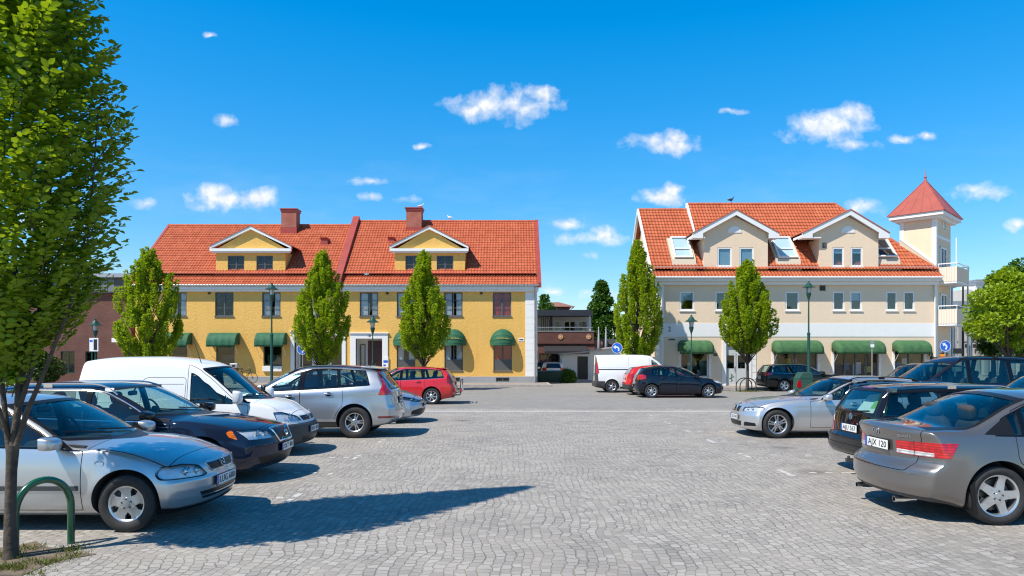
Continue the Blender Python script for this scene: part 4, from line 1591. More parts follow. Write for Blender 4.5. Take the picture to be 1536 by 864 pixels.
# 6 -- red estate
v60_panes = two_panes(1.50, 2.50, 3.34, bp=0.05, tb=0.02, tc=-0.10, q0=3.44, q1=4.20, qt=4.02)
V60 = mk(L=4.63, W=1.865, H=1.47, wb=2.776, fo=0.92, R=0.325, rim_r=0.218, spokes=seven, paint=REDP, sc=1.42, sr=2.15, gc=0.19, hf=0.78,
         hood=[(0.10, 0.83), (0.4, 0.89), (0.8, 0.94), (1.38, 0.985)], roof=[(1.46, 1.02), (1.8, 1.22), (2.1, 1.375), (2.3, 1.43), (2.65, 1.465), (3.1, 1.465), (3.8, 1.43), (4.3, 1.38), (4.63, 1.34)],
         belt=[(0, 0.68), (1.45, 0.92), (2.5, 0.96), (3.4, 1.00), (4.1, 1.05), (4.63, 1.07)], panes=v60_panes, dlo=dlo_from(v60_panes, 0.022), chrome_line=True, shoulder=0.075,
         nose=[(0.2, 0.1), (0.35, 0.0), (0.6, 0.0), (0.8, 0.1)], tail=[(0.2, 0.12), (0.34, 0.05), (0.46, 0.0), (0.66, 0.0), (0.72, 0.04), (0.95, 0.09), (1.08, 0.15), (1.30, 0.36), (1.47, 0.48)], fade=(1.0, 1.35),
         creases=[(lambda x: 0.90 + 0.02 * x, 0.014, 0.05)],
         screen=dict(z0=1.015, z1=1.35, range=(1.3, 2.5), margin=0.045), rear_screen=dict(cut=(3.9, 5.2), poly=rounded([(-0.58, 1.06), (0.58, 1.06), (0.47, 1.34), (-0.47, 1.34)], 0.05)),
         panels=std_panels(1.38, 2.50, 3.44, 0.27, 0.02, -0.10, bonnet=(0.3, 1.33, 0.02), tailgate=([(-0.66, 0.62), (0.66, 0.62), (0.70, 0.9), (0.52, 1.38), (-0.52, 1.38), (-0.70, 0.9)], 3.8)),
         mirror=dict(s=1.66, z=0.955, mat=REDP), handles=[(2.3, 0.86, 'door1'), (3.18, 0.885, 'door2')],
         lamps=[dict(name='tail_light', mat=DARKRED, out=0.006, prisms=[('y', rounded([(4.30, 0.83), (4.75, 0.80), (4.75, 1.02), (4.50, 1.08), (4.34, 1.22), (4.28, 1.05)], 0.025), 0.2, 1.5), ('x', [(0.62, 0.7), (1.2, 0.7), (1.2, 1.4), (0.55, 1.4)], 3.6, 5.2)])],
         overlays=lambda S: [box_overlay('rear_diffuser', TRIM, rect(-0.75, 0.75, 0.0, 0.34), (3.9, 5.2), mirror=False, out=0.006)],
         plates=[dict(end='rear', z=0.80, text='BEG 167', off=0.012)],
         extras=[exhaust(0.5, 0.28), lambda S, root, parts, po, X: MB().prism([(X(3.80), 1.435), (X(4.00), 1.418), (X(4.22), 1.388), (X(4.22), 1.370), (X(3.85), 1.40)], -0.52, 0.52, 'y').build('roof_spoiler', REDP, root, 40, bevel=0.008)])

# 7 -- white panel van

def vivaro_panes(S):
 return [side_pane(S, 0.98, 0.98, 1.38, 1.40, 0.07, 0.012), side_pane(S, 1.42, 1.44, 1.86, 1.88, 0.13, 0.012)]

VIVARO = mk(L=4.78, W=1.90, H=1.97, wb=3.10, fo=0.83, R=0.325, rim_r=0.205, spokes=five, paint=WHITEP, sc=0.92, sr=1.62, gc=0.20, hf=0.85, tumble=0.13,
   hood=[(0.08, 0.90), (0.3, 1.02), (0.6, 1.12), (0.86, 1.18)], roof=[(0.95, 1.24), (1.2, 1.50), (1.5, 1.78), (1.75, 1.89), (2.2, 1.955), (2.8, 1.97), (4.0, 1.965), (4.78, 1.95)],
   belt=[(0, 0.78), (0.95, 1.10), (2.0, 1.16), (3.2, 1.17), (4.78, 1.17)], panes=vivaro_panes, dlo=dlo_from(vivaro_panes, 0.018), pane_host=['door1', 'door1'],
   nose=[(0.2, 0.08), (0.4, 0.0), (0.6, 0.0), (0.9, 0.12)], tail=[(0.2, 0.0), (0.55, 0.0), (0.6, 0.03), (1.95, 0.08)], fade=(0.9, 0.5), rear_bow=(0.05, 6),
   screen=dict(z0=1.22, z1=1.79, range=(0.8, 1.9), margin=0.05),
   panels=std_panels(0.95, 1.94, None, 0.30, 0.02, extra=(lambda S: dict(name='sliding_door', key='slide', mirror=True, prisms=[('y', rounded([(2.0, 0.30), (3.05, 0.30), (3.05, 1.86), (2.0, 1.86)], 0.05, 3), 0.25, 2)]),)),
   mirror=dict(s=1.15, z=1.22, size=(0.18, 0.28), mat=BLACK), handles=[(1.8, 1.0, 'door1')],
   overlays=lambda S: [
    box_overlay('bumper', TRIM, rect(-1, 1, 0.0, 0.60), (4.28, 5.2), mirror=False, out=0.008, clear_arch=True),
    box_overlay('corner_cladding', TRIM, None, (0, 9), [(4.62, 0.55), (5.0, 0.55), (5.0, 1.9), (4.70, 1.9)], (0.3, 2), out=0.004),
    box_overlay('slide_rail', BLACK, None, (0, 9), side_strip(S, 3.08, 4.60, 1.20, 0.045), (0.1, 2), out=0.006),
    box_overlay('sill_cladding', TRIM, None, (0, 9), side_strip(S, 1.2, 3.5, 0.26, 0.10), (0.1, 2), out=0.005, clear_arch=True),
    box_overlay('side_panel', WHITEP, None, (0, 9), rounded([(3.14, 1.30), (4.55, 1.30), (4.55, 1.78), (3.14, 1.78)], 0.05), (0.1, 2), out=0.004)],
   lamps=[dict(name='tail_light', mat=REDLENS, out=0.008, prisms=[('y', rounded([(4.58, 1.00), (5.0, 1.00), (5.0, 1.58), (4.66, 1.58)], 0.02), 0.2, 1.5), ('x', rect(0.76, 1.2, 0.9, 1.6), 4.2, 5.2)])],
   plates=[dict(end='rear', z=0.95, text='MOB 550', off=0.012)])

def hatch(paint_m, L=4.05, H=1.46, tail_m=None, spokes=seven, gc=0.18, low=None):
 k = L / 4.05
 pn = two_panes(1.34 * k, 2.26 * k, 3.02 * k, bp=0.04, tb=0.02, tc=-0.05, q0=3.09 * k, q1=3.42 * k, qt=3.28 * k)
 s = mk(L=L, W=1.75, H=H, wb=2.56 * k, fo=0.80 * k, R=0.31, rim_r=0.205, spokes=spokes, paint=paint_m, sc=1.10 * k, sr=1.85 * k, gc=gc, hf=0.70,
           hood=[(0.10, 0.76), (0.35, 0.84), (0.7, 0.92), (1.05 * k, 0.985)], roof=[(1.14 * k, 1.02), (1.5 * k, 1.23), (1.85 * k, 1.375), (2.05 * k, 1.42), (2.4 * k, H), (3.0 * k, H - 0.02), (3.5 * k, H - 0.075), (L, H - 0.14)],
           belt=[(0, 0.60), (1.15 * k, 0.90), (2.2 * k, 0.95), (3.1 * k, 1.00), (L, 1.06)], panes=pn, dlo=dlo_from(pn, 0.016),
           nose=[(0.15, 0.10), (0.3, 0.0), (0.5, 0.0), (0.7, 0.08), (0.85, 0.2)], tail=[(0.2, 0.10), (0.35, 0.03), (0.48, 0.0), (0.62, 0.0), (0.70, 0.04), (0.95, 0.09), (1.05, 0.14), (1.3, 0.34), (1.47, 0.48)], fade=(0.9, 1.25), front_bow=(0.30, 2.6),
           screen=dict(z0=1.01, z1=1.34, range=(1.0, 2.2), margin=0.045), rear_screen=dict(cut=(3.2 * k, L + 0.6), poly=rounded([(-0.55, 1.03), (0.55, 1.03), (0.44, 1.32), (-0.44, 1.32)], 0.05)),
           panels=std_panels(1.12 * k, 2.26 * k, 3.06 * k, 0.26, 0.02, -0.05, bonnet=(0.25, 1.04 * k, 0.02), tailgate=([(-0.60, 0.60), (0.60, 0.60), (0.66, 0.9), (0.50, 1.36), (-0.50, 1.36), (-0.66, 0.9)], 3.2 * k)),
           mirror=dict(s=1.38 * k, z=0.935, mat=paint_m), handles=[(2.08 * k, 0.86, 'door1'), (2.88 * k, 0.88, 'door2')],
           lamps=[dict(name='tail_light', mat=tail_m or REDLENS, out=0.008, prisms=[('y', rounded([(L - 0.44, 0.86), (L + 0.2, 0.78), (L + 0.2, 1.0), (L - 0.30, 1.06), (L - 0.42, 1.02)], 0.04), 0.2, 1.5), ('x', rect(0.52, 1.2, 0.7, 1.2), L - 0.9, L + 0.5)]),
                  dict(name='headlight', mat=WHITELENS, out=0.004, prisms=[('y', rounded([(-0.2, 0.60), (0.42, 0.68), (0.60, 0.79), (0.40, 0.77), (-0.2, 0.72)], 0.02), 0.2, 1.5), ('x', rect(0.42, 1.2, 0.5, 0.9), -0.3, 0.9)])],
           overlays=(lambda S: [box_overlay('rear_bumper_cladding', TRIM, rect(-1, 1, 0, 0.52), (L - 0.7, L + 0.5), mirror=False, out=0.006, clear_arch=True)] if low else []),
           plates=[dict(end='rear', z=0.78, text='DGE 092', off=0.012), dict(end='front', z=0.45, text='DGE 092', off=0.012)],
           extras=[exhaust(0.4, 0.25)])
 return s

HATCH_NAVY = hatch(NAVY)
HATCH_RED = hatch(REDP, low=True)
HATCH_WHITE = hatch(WHITEP)
HATCH_BLUE = hatch(NAVY2, H=1.52)

def wagon(paint_m, L=4.75, H=1.48, rails=None, spokes=five, frame=BLACK, W=1.84, tail=True, hoodlift=0.0):
 k = L / 4.75
 pn = two_panes(1.55 * k, 2.55 * k, 3.50 * k, bp=0.045, tb=0.03, tc=-0.05, q0=3.60 * k, q1=4.36 * k, qt=4.20 * k)
 return mk(L=L, W=W, H=H, wb=2.75 * k, fo=0.93 * k, R=0.325, rim_r=0.215, spokes=spokes, paint=paint_m, sc=1.40 * k, sr=2.15 * k, gc=0.18, hf=0.76,
              hood=[(0.10, 0.81), (0.4, 0.88), (0.8, 0.93), (1.35 * k, 0.985)], roof=[(1.44 * k, 1.02), (1.8 * k, 1.02 + (H - 1.02) * 0.45), (2.1 * k, H - 0.10), (2.3 * k, H - 0.045), (2.7 * k, H), (3.5 * k, H - 0.01), (4.2 * k, H - 0.05), (L, H - 0.09)],
              belt=[(0, 0.66), (1.45 * k, 0.92), (2.5 * k, 0.95), (3.5 * k, 0.985), (L, 1.02)], panes=pn, dlo=dlo_from(pn, 0.018), chrome_line=frame is CHROME,
              nose=[(0.15, 0.10), (0.3, 0.0), (0.6, 0.0), (0.75, 0.06), (0.9, 0.15)], tail=[(0.2, 0.12), (0.33, 0.04), (0.45, 0.0), (0.64, 0.0), (0.70, 0.04), (0.95, 0.08), (1.03, 0.11), (1.35, 0.36), (1.48, 0.44)], fade=(1.0, 1.3),
              screen=dict(z0=1.015, z1=H - 0.115, range=(1.3, 2.5), margin=0.045), rear_screen=dict(cut=(4.0 * k, L + 0.6), poly=rounded([(-0.60, 1.03), (0.60, 1.03), (0.49, H - 0.13), (-0.49, H - 0.13)], 0.05)),
              panels=std_panels(1.36 * k, 2.55 * k, 3.56 * k, 0.27, 0.03, -0.05, bonnet=(0.3, 1.32 * k, 0.02), tailgate=([(-0.66, 0.60), (0.66, 0.60), (0.70, 0.9), (0.54, H - 0.08), (-0.54, H - 0.08), (-0.70, 0.9)], 3.9 * k)),
              mirror=dict(s=1.64 * k, z=0.955, mat=paint_m), handles=[(2.36 * k, 0.87, 'door1'), (3.3 * k, 0.89, 'door2')], rails=rails,
              lamps=[dict(name='tail_light', mat=REDLENS, out=0.008, prisms=[('y', rounded([(L - 0.48, 0.90), (L + 0.2, 0.82), (L + 0.2, 1.02), (L - 0.3, 1.02)], 0.03), 0.2, 1.5), ('x', rect(0.40, 1.2, 0.7, 1.2), L - 0.9, L + 0.5)])] if tail else [],
              plates=[dict(end='rear', z=0.76, text='JFO 338', off=0.012)])

# 10 -- black estate by the pale building
WAGON_BLACK = wagon(BLACKP, L=4.70, H=1.50, frame=CHROME)
# 17 and the one behind the row
WAGON_BLUE = wagon(NAVY2, L=4.70, H=1.60, tail=False)
SEDAN_LOW = wagon(NAVY2, L=4.60, H=1.60, tail=False)
WAGON_BACK = wagon(NAVY2, L=4.75, H=1.58, rails=dict(s0=2.3, s1=4.3, h=0.05, mat=CHROME))

# 12 -- silver estate with twin grilles
bmw_panes = two_panes(1.62, 2.62, 3.44, bp=0.045, tb=0.03, tc=-0.02, q0=3.52, q1=4.24, qt=4.06)
BMW = mk(L=4.53, W=1.82, H=1.41, wb=2.76, fo=0.70, R=0.325, rim_r=0.222, spokes=twin5, paint=SILVER3, sc=1.48, sr=2.22, gc=0.15, hf=0.70,
         hood=[(0.10, 0.755), (0.35, 0.825), (0.75, 0.885), (1.15, 0.925), (1.44, 0.95)], roof=[(1.52, 0.985), (1.85, 1.17), (2.16, 1.315), (2.36, 1.365), (2.7, 1.405), (3.2, 1.405), (3.9, 1.365), (4.53, 1.31)],
         belt=[(0, 0.62), (1.5, 0.865), (2.6, 0.90), (3.6, 0.94), (4.53, 0.96)], panes=bmw_panes, dlo=dlo_from(bmw_panes, 0.018),
         nose=[(0.12, 0.08), (0.2, 0.03), (0.32, 0.0), (0.50, 0.0), (0.56, 0.03), (0.74, 0.09), (0.85, 0.2)], tail=[(0.2, 0.08), (0.4, 0.0), (0.65, 0.0), (0.95, 0.06), (1.3, 0.34), (1.41, 0.44)], fade=(0.95, 1.3), front_bow=(0.30, 2.5),
         creases=[(lambda x: 0.775 + 0.012 * x, 0.016, 0.035)], arch=0.362, flare=0.018,
         screen=dict(z0=0.98, z1=1.30, range=(1.35, 2.5), margin=0.045), rear_screen=dict(cut=(4.0, 5.1), poly=rounded([(-0.55, 1.0), (0.55, 1.0), (0.46, 1.27), (-0.46, 1.27)], 0.05)),
         panels=std_panels(1.44, 2.62, 3.52, 0.25, 0.03, -0.03, bonnet=(0.28, 1.40, 0.02)), mirror=dict(s=1.78, z=0.895, size=(0.21, 0.14)), handles=[(2.44, 0.785, 'door1'), (3.3, 0.80, 'door2')], rails=dict(s0=2.3, s1=4.05, h=0.045, mat=BLACK),
         lamps=[dict(name='headlight', mat=CLEAR, pocket=True, end='front', bowls=((0.62, 0.652, 0.048), (0.49, 0.645, 0.046)), prisms=[('x', rounded([(0.36, 0.585), (0.86, 0.61), (0.86, 0.715), (0.62, 0.71), (0.37, 0.685)], 0.02), -0.2, 1.0), ('y', rounded([(-0.2, 0.58), (0.34, 0.60), (0.44, 0.67), (0.40, 0.715), (-0.2, 0.71)], 0.03), 0.1, 1.2)])],
         overlays=lambda S: [
             box_overlay('grille', BLACK, rounded([(0.025, 0.575), (0.19, 0.575), (0.24, 0.69), (0.03, 0.695)], 0.03), (-0.2, 0.6), out=0.004),
             box_overlay('lower_grille', BLACK, rounded([(-0.34, 0.25), (0.34, 0.25), (0.38, 0.36), (-0.38, 0.36)], 0.02), (-0.2, 0.6), mirror=False, out=0.003),
             box_overlay('fog_light_grille', BLACK, rounded([(0.46, 0.255), (0.80, 0.275), (0.80, 0.345), (0.50, 0.355)], 0.02), (-0.2, 0.6), out=0.003)],
         plates=[dict(end='front', z=0.445, text='TSK 842', off=0.014)],
         badges=[dict(end='front', z=0.735, make=ring_badge(0.038, 0.006, [[(-1, 0), (1, 0)], [(0, -1), (0, 1)]]), off=0.004)],
         extras=[path_extra('grille_frame', CHROME, rounded([(sg * 0.022, 0.572), (sg * 0.195, 0.572), (sg * 0.245, 0.695), (sg * 0.026, 0.70)], 0.03), r=0.008, off=0.003) for sg in (1, -1)])

# 13 -- black estate with a green sunshade in its rear window
passat_panes = two_panes(1.55, 2.56, 3.46, bp=0.05, tb=0.03, tc=-0.02, q0=3.56, q1=4.50, qt=4.26)
PASSAT = mk(L=4.68, W=1.75, H=1.43, wb=2.70, fo=0.95, R=0.315, rim_r=0.20, spokes=seven, paint=BLACKP, sc=1.40, sr=2.15, gc=0.20, hf=0.74,
   hood=[(0.10, 0.79), (0.4, 0.86), (0.8, 0.92), (1.35, 0.975)], roof=[(1.44, 1.01), (1.8, 1.20), (2.1, 1.345), (2.3, 1.395), (2.7, 1.43), (3.5, 1.428), (4.2, 1.40), (4.68, 1.37)],
   belt=[(0, 0.64), (1.45, 0.905), (2.5, 0.935), (3.5, 0.95), (4.68, 0.96)], panes=passat_panes, dlo=dlo_from(passat_panes, 0.016), pane_mat=[GLASS] * 9,
   nose=[(0.15, 0.10), (0.3, 0.0), (0.6, 0.0), (0.8, 0.1)], tail=[(0.2, 0.08), (0.30, 0.03), (0.40, 0.0), (0.58, 0.0), (0.62, 0.08), (0.94, 0.12), (1.02, 0.15), (1.34, 0.36), (1.43, 0.42)], fade=(1.0, 1.15), rear_bow=(0.13, 3.6),
   screen=dict(z0=1.005, z1=1.32, range=(1.3, 2.5), margin=0.045), rear_screen=dict(cut=(4.0, 5.2), poly=rounded([(-0.60, 0.985), (0.60, 0.985), (0.49, 1.315), (-0.49, 1.315)], 0.05)),
   panels=std_panels(1.36, 2.56, 3.52, 0.27, 0.03, -0.03, bonnet=(0.3, 1.32, 0.02), tailgate=([(-0.60, 0.46), (0.60, 0.46), (0.66, 0.92), (0.53, 1.36), (-0.53, 1.36), (-0.66, 0.92)], 3.9)),
   mirror=dict(s=1.64, z=0.935, mat=BLACKP), handles=[(2.36, 0.85, 'door1'), (3.3, 0.86, 'door2')], rails=dict(s0=2.3, s1=4.36, h=0.05, mat=CHROME),
   lamps=[dict(name='tail_light', mat=REDLENS, out=0.006, prisms=[('x', rounded([(0.605, 0.62), (1.0, 0.62), (1.0, 0.86), (0.655, 0.86)], 0.02), 3.8, 5.3), ('y', rounded([(4.36, 0.60), (5.0, 0.60), (5.0, 0.88), (4.40, 0.88)], 0.02), 0.2, 1.5)])],
   overlays=lambda S: [box_overlay('bumper_trim', TRIM, rect(-1, 1, 0, 0.29), (3.9, 5.2), mirror=False, out=0.005, clear_arch=True),
        box_overlay('high_brake_light', DARKRED, rect(-0.16, 0.16, 1.355, 1.385, 0.01), (3.6, 5.2), mirror=False, out=0.004)],
   plates=[dict(end='rear', z=0.715, text='AJU 567', off=0.014)], badges=[dict(end='rear', z=0.90, make=ring_badge(0.048, 0.006, [[(-0.35, 0.9), (0, -0.1), (0.35, 0.9)], [(-0.8, 0.4), (-0.4, -0.8), (0, 0.05), (0.4, -0.8), (0.8, 0.4)]]), off=0.006)],
   extras=[lambda S, root, parts, po, X: [MB().obox((X(4.70), -0.28, 0.235), (0.16, 0.06, 0.05)).lathe([(0.0, 0.0), (0.022, 0.01), (0.022, 0.04), (0.0, 0.05)], 12, c=(X(4.74), -0.28, 0.255)).build('tow_bar', TRIM, root, 40),
             MB().tube([po(0, 0.0, 0.985, (1, 0, 0))[0] + Vector((-0.018, 0, 0.01)), po(0, -0.25, 1.0, (1, 0, 0))[0] + Vector((-0.018, 0, 0)), po(0, -0.50, 1.02, (1, 0, 0))[0] + Vector((-0.018, 0, 0))], 0.012, 6).build('rear_wiper', BLACK, root, 40)]])

# 14 -- grey saloon, nearest on the right
sonata_panes = two_panes(1.66, 2.70, 3.50, bp=0.05, tb=0.03, tc=-0.02, q0=3.55, q1=3.86, qt=3.60)
SONATA = mk(L=4.80, W=1.83, H=1.475, wb=2.73, fo=1.09, R=0.328, rim_r=0.235, spokes=blade, paint=GREYBR, sc=1.48, sr=2.25, gc=0.17, hf=0.74, tyre_w=0.215,
   hood=[(0.10, 0.79), (0.4, 0.87), (0.8, 0.93), (1.44, 1.0)], roof=[(1.52, 1.035), (1.85, 1.23), (2.2, 1.39), (2.4, 1.44), (2.8, 1.475), (3.2, 1.462), (3.50, 1.415), (3.72, 1.345), (3.95, 1.235), (4.15, 1.13), (4.26, 1.085), (4.50, 1.070), (4.80, 1.060)],
   crown=[(0, 0.045), (1.35, 0.05), (1.65, 0.085), (2.25, 0.085), (2.8, 0.055), (3.4, 0.06), (3.8, 0.085), (4.1, 0.07), (4.4, 0.045), (4.8, 0.045)],
   lag=[(0, 0), (1.2, 0.0), (1.53, 0.15), (2.25, 0.15), (2.7, 0.02), (3.2, 0.0), (3.5, -0.10), (4.0, -0.12), (4.35, -0.03), (4.5, 0.0), (4.8, 0.0)],
   belt=[(0, 0.64), (1.5, 0.93), (2.6, 0.965), (3.6, 0.985), (4.2, 0.99), (4.80, 0.985)], panes=sonata_panes, dlo=dlo_from(sonata_panes, 0.02),
   nose=[(0.15, 0.10), (0.3, 0.0), (0.6, 0.0), (0.8, 0.1)], tail=[(0.2, 0.10), (0.28, 0.05), (0.40, 0.0), (0.56, 0.0), (0.61, 0.03), (0.66, 0.11), (0.80, 0.11), (0.92, 0.10), (1.00, 0.07), (1.06, 0.09), (1.2, 0.2)], fade=(1.0, 0.75), rear_bow=(0.30, 2.6), plan=[(0, 0.94), (0.5, 0.98), (1.1, 1.0), (3.5, 1.0), (4.3, 0.985), (4.80, 0.96)],
   bot=[(0, 0.20), (0.5, 0.17), (4.1, 0.17), (4.4, 0.22), (4.8, 0.25)], shoulder=0.06,
   screen=dict(z0=1.03, z1=1.365, range=(1.35, 2.6), margin=0.045), rear_screen=dict(z0=1.06, z1=1.355, range=(3.3, 4.5), cut=(3.2, 4.5), margin=0.055, dip=0.02, rise=0.055),
   panels=std_panels(1.44, 2.70, 3.62, 0.26, 0.03, -0.03, bonnet=(0.3, 1.4, 0.02), boot=([(-0.60, 0.56), (0.60, 0.56), (0.66, 0.80), (0.735, 1.2), (-0.735, 1.2), (-0.66, 0.80)], 4.0, 4.24)),
   mirror=dict(s=1.78, z=0.965), handles=[(2.5, 0.86, 'door1'), (3.42, 0.89, 'door2')], handle_mat=CHROME,
   lamps=[dict(name='tail_light', mat=REDLENS, out=0.005, prisms=[('x', rounded([(0.36, 0.735), (1.0, 0.735), (1.0, 0.905), (0.36, 0.885)], 0.012), 4.0, 5.3), ('y', rounded([(4.36, 0.72), (5.2, 0.72), (5.2, 0.93), (4.25, 0.915)], 0.012), 0.2, 1.5)])],
   overlays=lambda S: [
    box_overlay('reversing_light', WHITELENS, rounded([(0.37, 0.742), (0.80, 0.742), (0.80, 0.785), (0.37, 0.79)], 0.008), (4.35, 5.3), out=0.0065),
    box_overlay('lamp_divider', DARKRED, rect(0.598, 0.606, 0.735, 0.90), (4.2, 5.3), out=0.0075),
    box_overlay('bumper_undertray', TRIM, rect(-0.8, 0.8, 0, 0.285), (4.2, 5.2), mirror=False, out=0.004, clear_arch=True),
    box_overlay('quarter_trim', BLACK, None, (0, 9), rounded([(3.62, 0.99), (3.96, 1.00), (3.66, 1.20)], 0.02), (0.1, 2), out=0.002, key='q')],
   plates=[dict(end='rear', z=0.81, text='AJX 120', off=0.016, y=0.0)],
   badges=[dict(end='rear', z=0.955, make=ring_badge(0.042, 0.006, [[(-0.45, -0.75), (-0.25, 0.75)], [(0.25, -0.75), (0.45, 0.75)], [(-0.35, -0.1), (0.35, 0.1)]], sx=1.5), off=0.005), dict(end='rear', z=0.945, y=-0.50, make=text_badge('SONATA', 0.045), off=0.004)],
   extras=[exhaust(-0.42, 0.205, 0.035), exhaust(0.50, 0.205, 0.035),
     lambda S, root, parts, po, X: [MB().prism([(X(4.07), 0.16), (X(4.11), 0.16), (X(4.15), 0.44), (X(4.10), 0.50)], sg * 0.68, sg * 0.895, 'y').build('mud_flap', BLACK, root, 40) for sg in (1, -1)]])

# 15 -- dark blue people carrier
mpv_panes = two_panes(1.30, 2.55, 3.70, bp=0.05, tb=0.03, tc=-0.02, q0=3.80, q1=4.60, qt=4.50)
MPV = mk(L=4.85, W=1.93, H=1.88, wb=2.95, fo=0.90, R=0.33, rim_r=0.21, spokes=five, paint=NAVY2, sc=1.10, sr=2.05, gc=0.20, hf=0.86,
         hood=[(0.1, 0.92), (0.4, 1.02), (0.8, 1.10), (1.06, 1.14)], roof=[(1.15, 1.19), (1.5, 1.42), (1.9, 1.68), (2.1, 1.77), (2.5, 1.86), (3.2, 1.88), (4.2, 1.86), (4.85, 1.81)],
         belt=[(0, 0.76), (1.15, 1.06), (2.5, 1.09), (3.7, 1.11), (4.85, 1.13)], panes=mpv_panes, dlo=dlo_from(mpv_panes, 0.018),
         nose=[(0.2, 0.1), (0.4, 0.0), (0.7, 0.02), (0.95, 0.15)], tail=[(0.2, 0.1), (0.4, 0.0), (0.8, 0.02), (1.1, 0.06), (1.8, 0.28)], fade=(1.0, 0.9),
         screen=dict(z0=1.18, z1=1.655, range=(1.0, 2.4), margin=0.045), rear_screen=dict(cut=(4.3, 5.3), poly=rounded([(-0.62, 1.15), (0.62, 1.15), (0.54, 1.66), (-0.54, 1.66)], 0.05)),
         panels=std_panels(1.2, 2.55, 3.74, 0.30, 0.03, -0.03, bonnet=(0.3, 1.04, 0.02)), mirror=dict(s=1.45, z=1.10, size=(0.22, 0.18)), handles=[(2.35, 0.98, 'door1'), (3.5, 1.0, 'door2')],
         rails=dict(s0=2.3, s1=4.5, h=0.05, mat=BLACK), seat_s=[2.2, 3.15, 4.0], seat_y=[(0.38, -0.38)] * 3, seat_h=0.14)

for _s in (V60, VIVARO, HATCH_NAVY, HATCH_RED, HATCH_WHITE, HATCH_BLUE, WAGON_BLACK, WAGON_BLUE, SEDAN_LOW, WAGON_BACK, MPV):
 _s['ns'] = 62

def place_car(sp, px, Yn, axle, head, **kw):
 """near wheel centre (axle 0 front, 1 rear) at column px; near flank at depth Yn; head +1 right, -1 left"""
 S_ax = (sp['fo'], sp['fo'] + sp['wb'])[axle]
 xw = gx(px, Yn)
 xc = xw - head * (sp['L'] / 2 - S_ax)
 return build_car(sp, loc=(xc, Yn + sp['W'] / 2, 0), rz=0 if head > 0 else PI, **kw)

def place_nose(sp, px, Yc, head, end, **kw):
 """centre of the front ('front') or rear ('rear') end at column px, car axis at depth Yc"""
 xe = gx(px, Yc)
 sg = head if end == 'front' else -head
 return build_car(sp, loc=(xe - sg * sp['L'] / 2, Yc, 0), rz=0 if head > 0 else PI, **kw)

GC = 'cars parked on the square'
# ------------------------------------------------------------------ surfaces of the setting

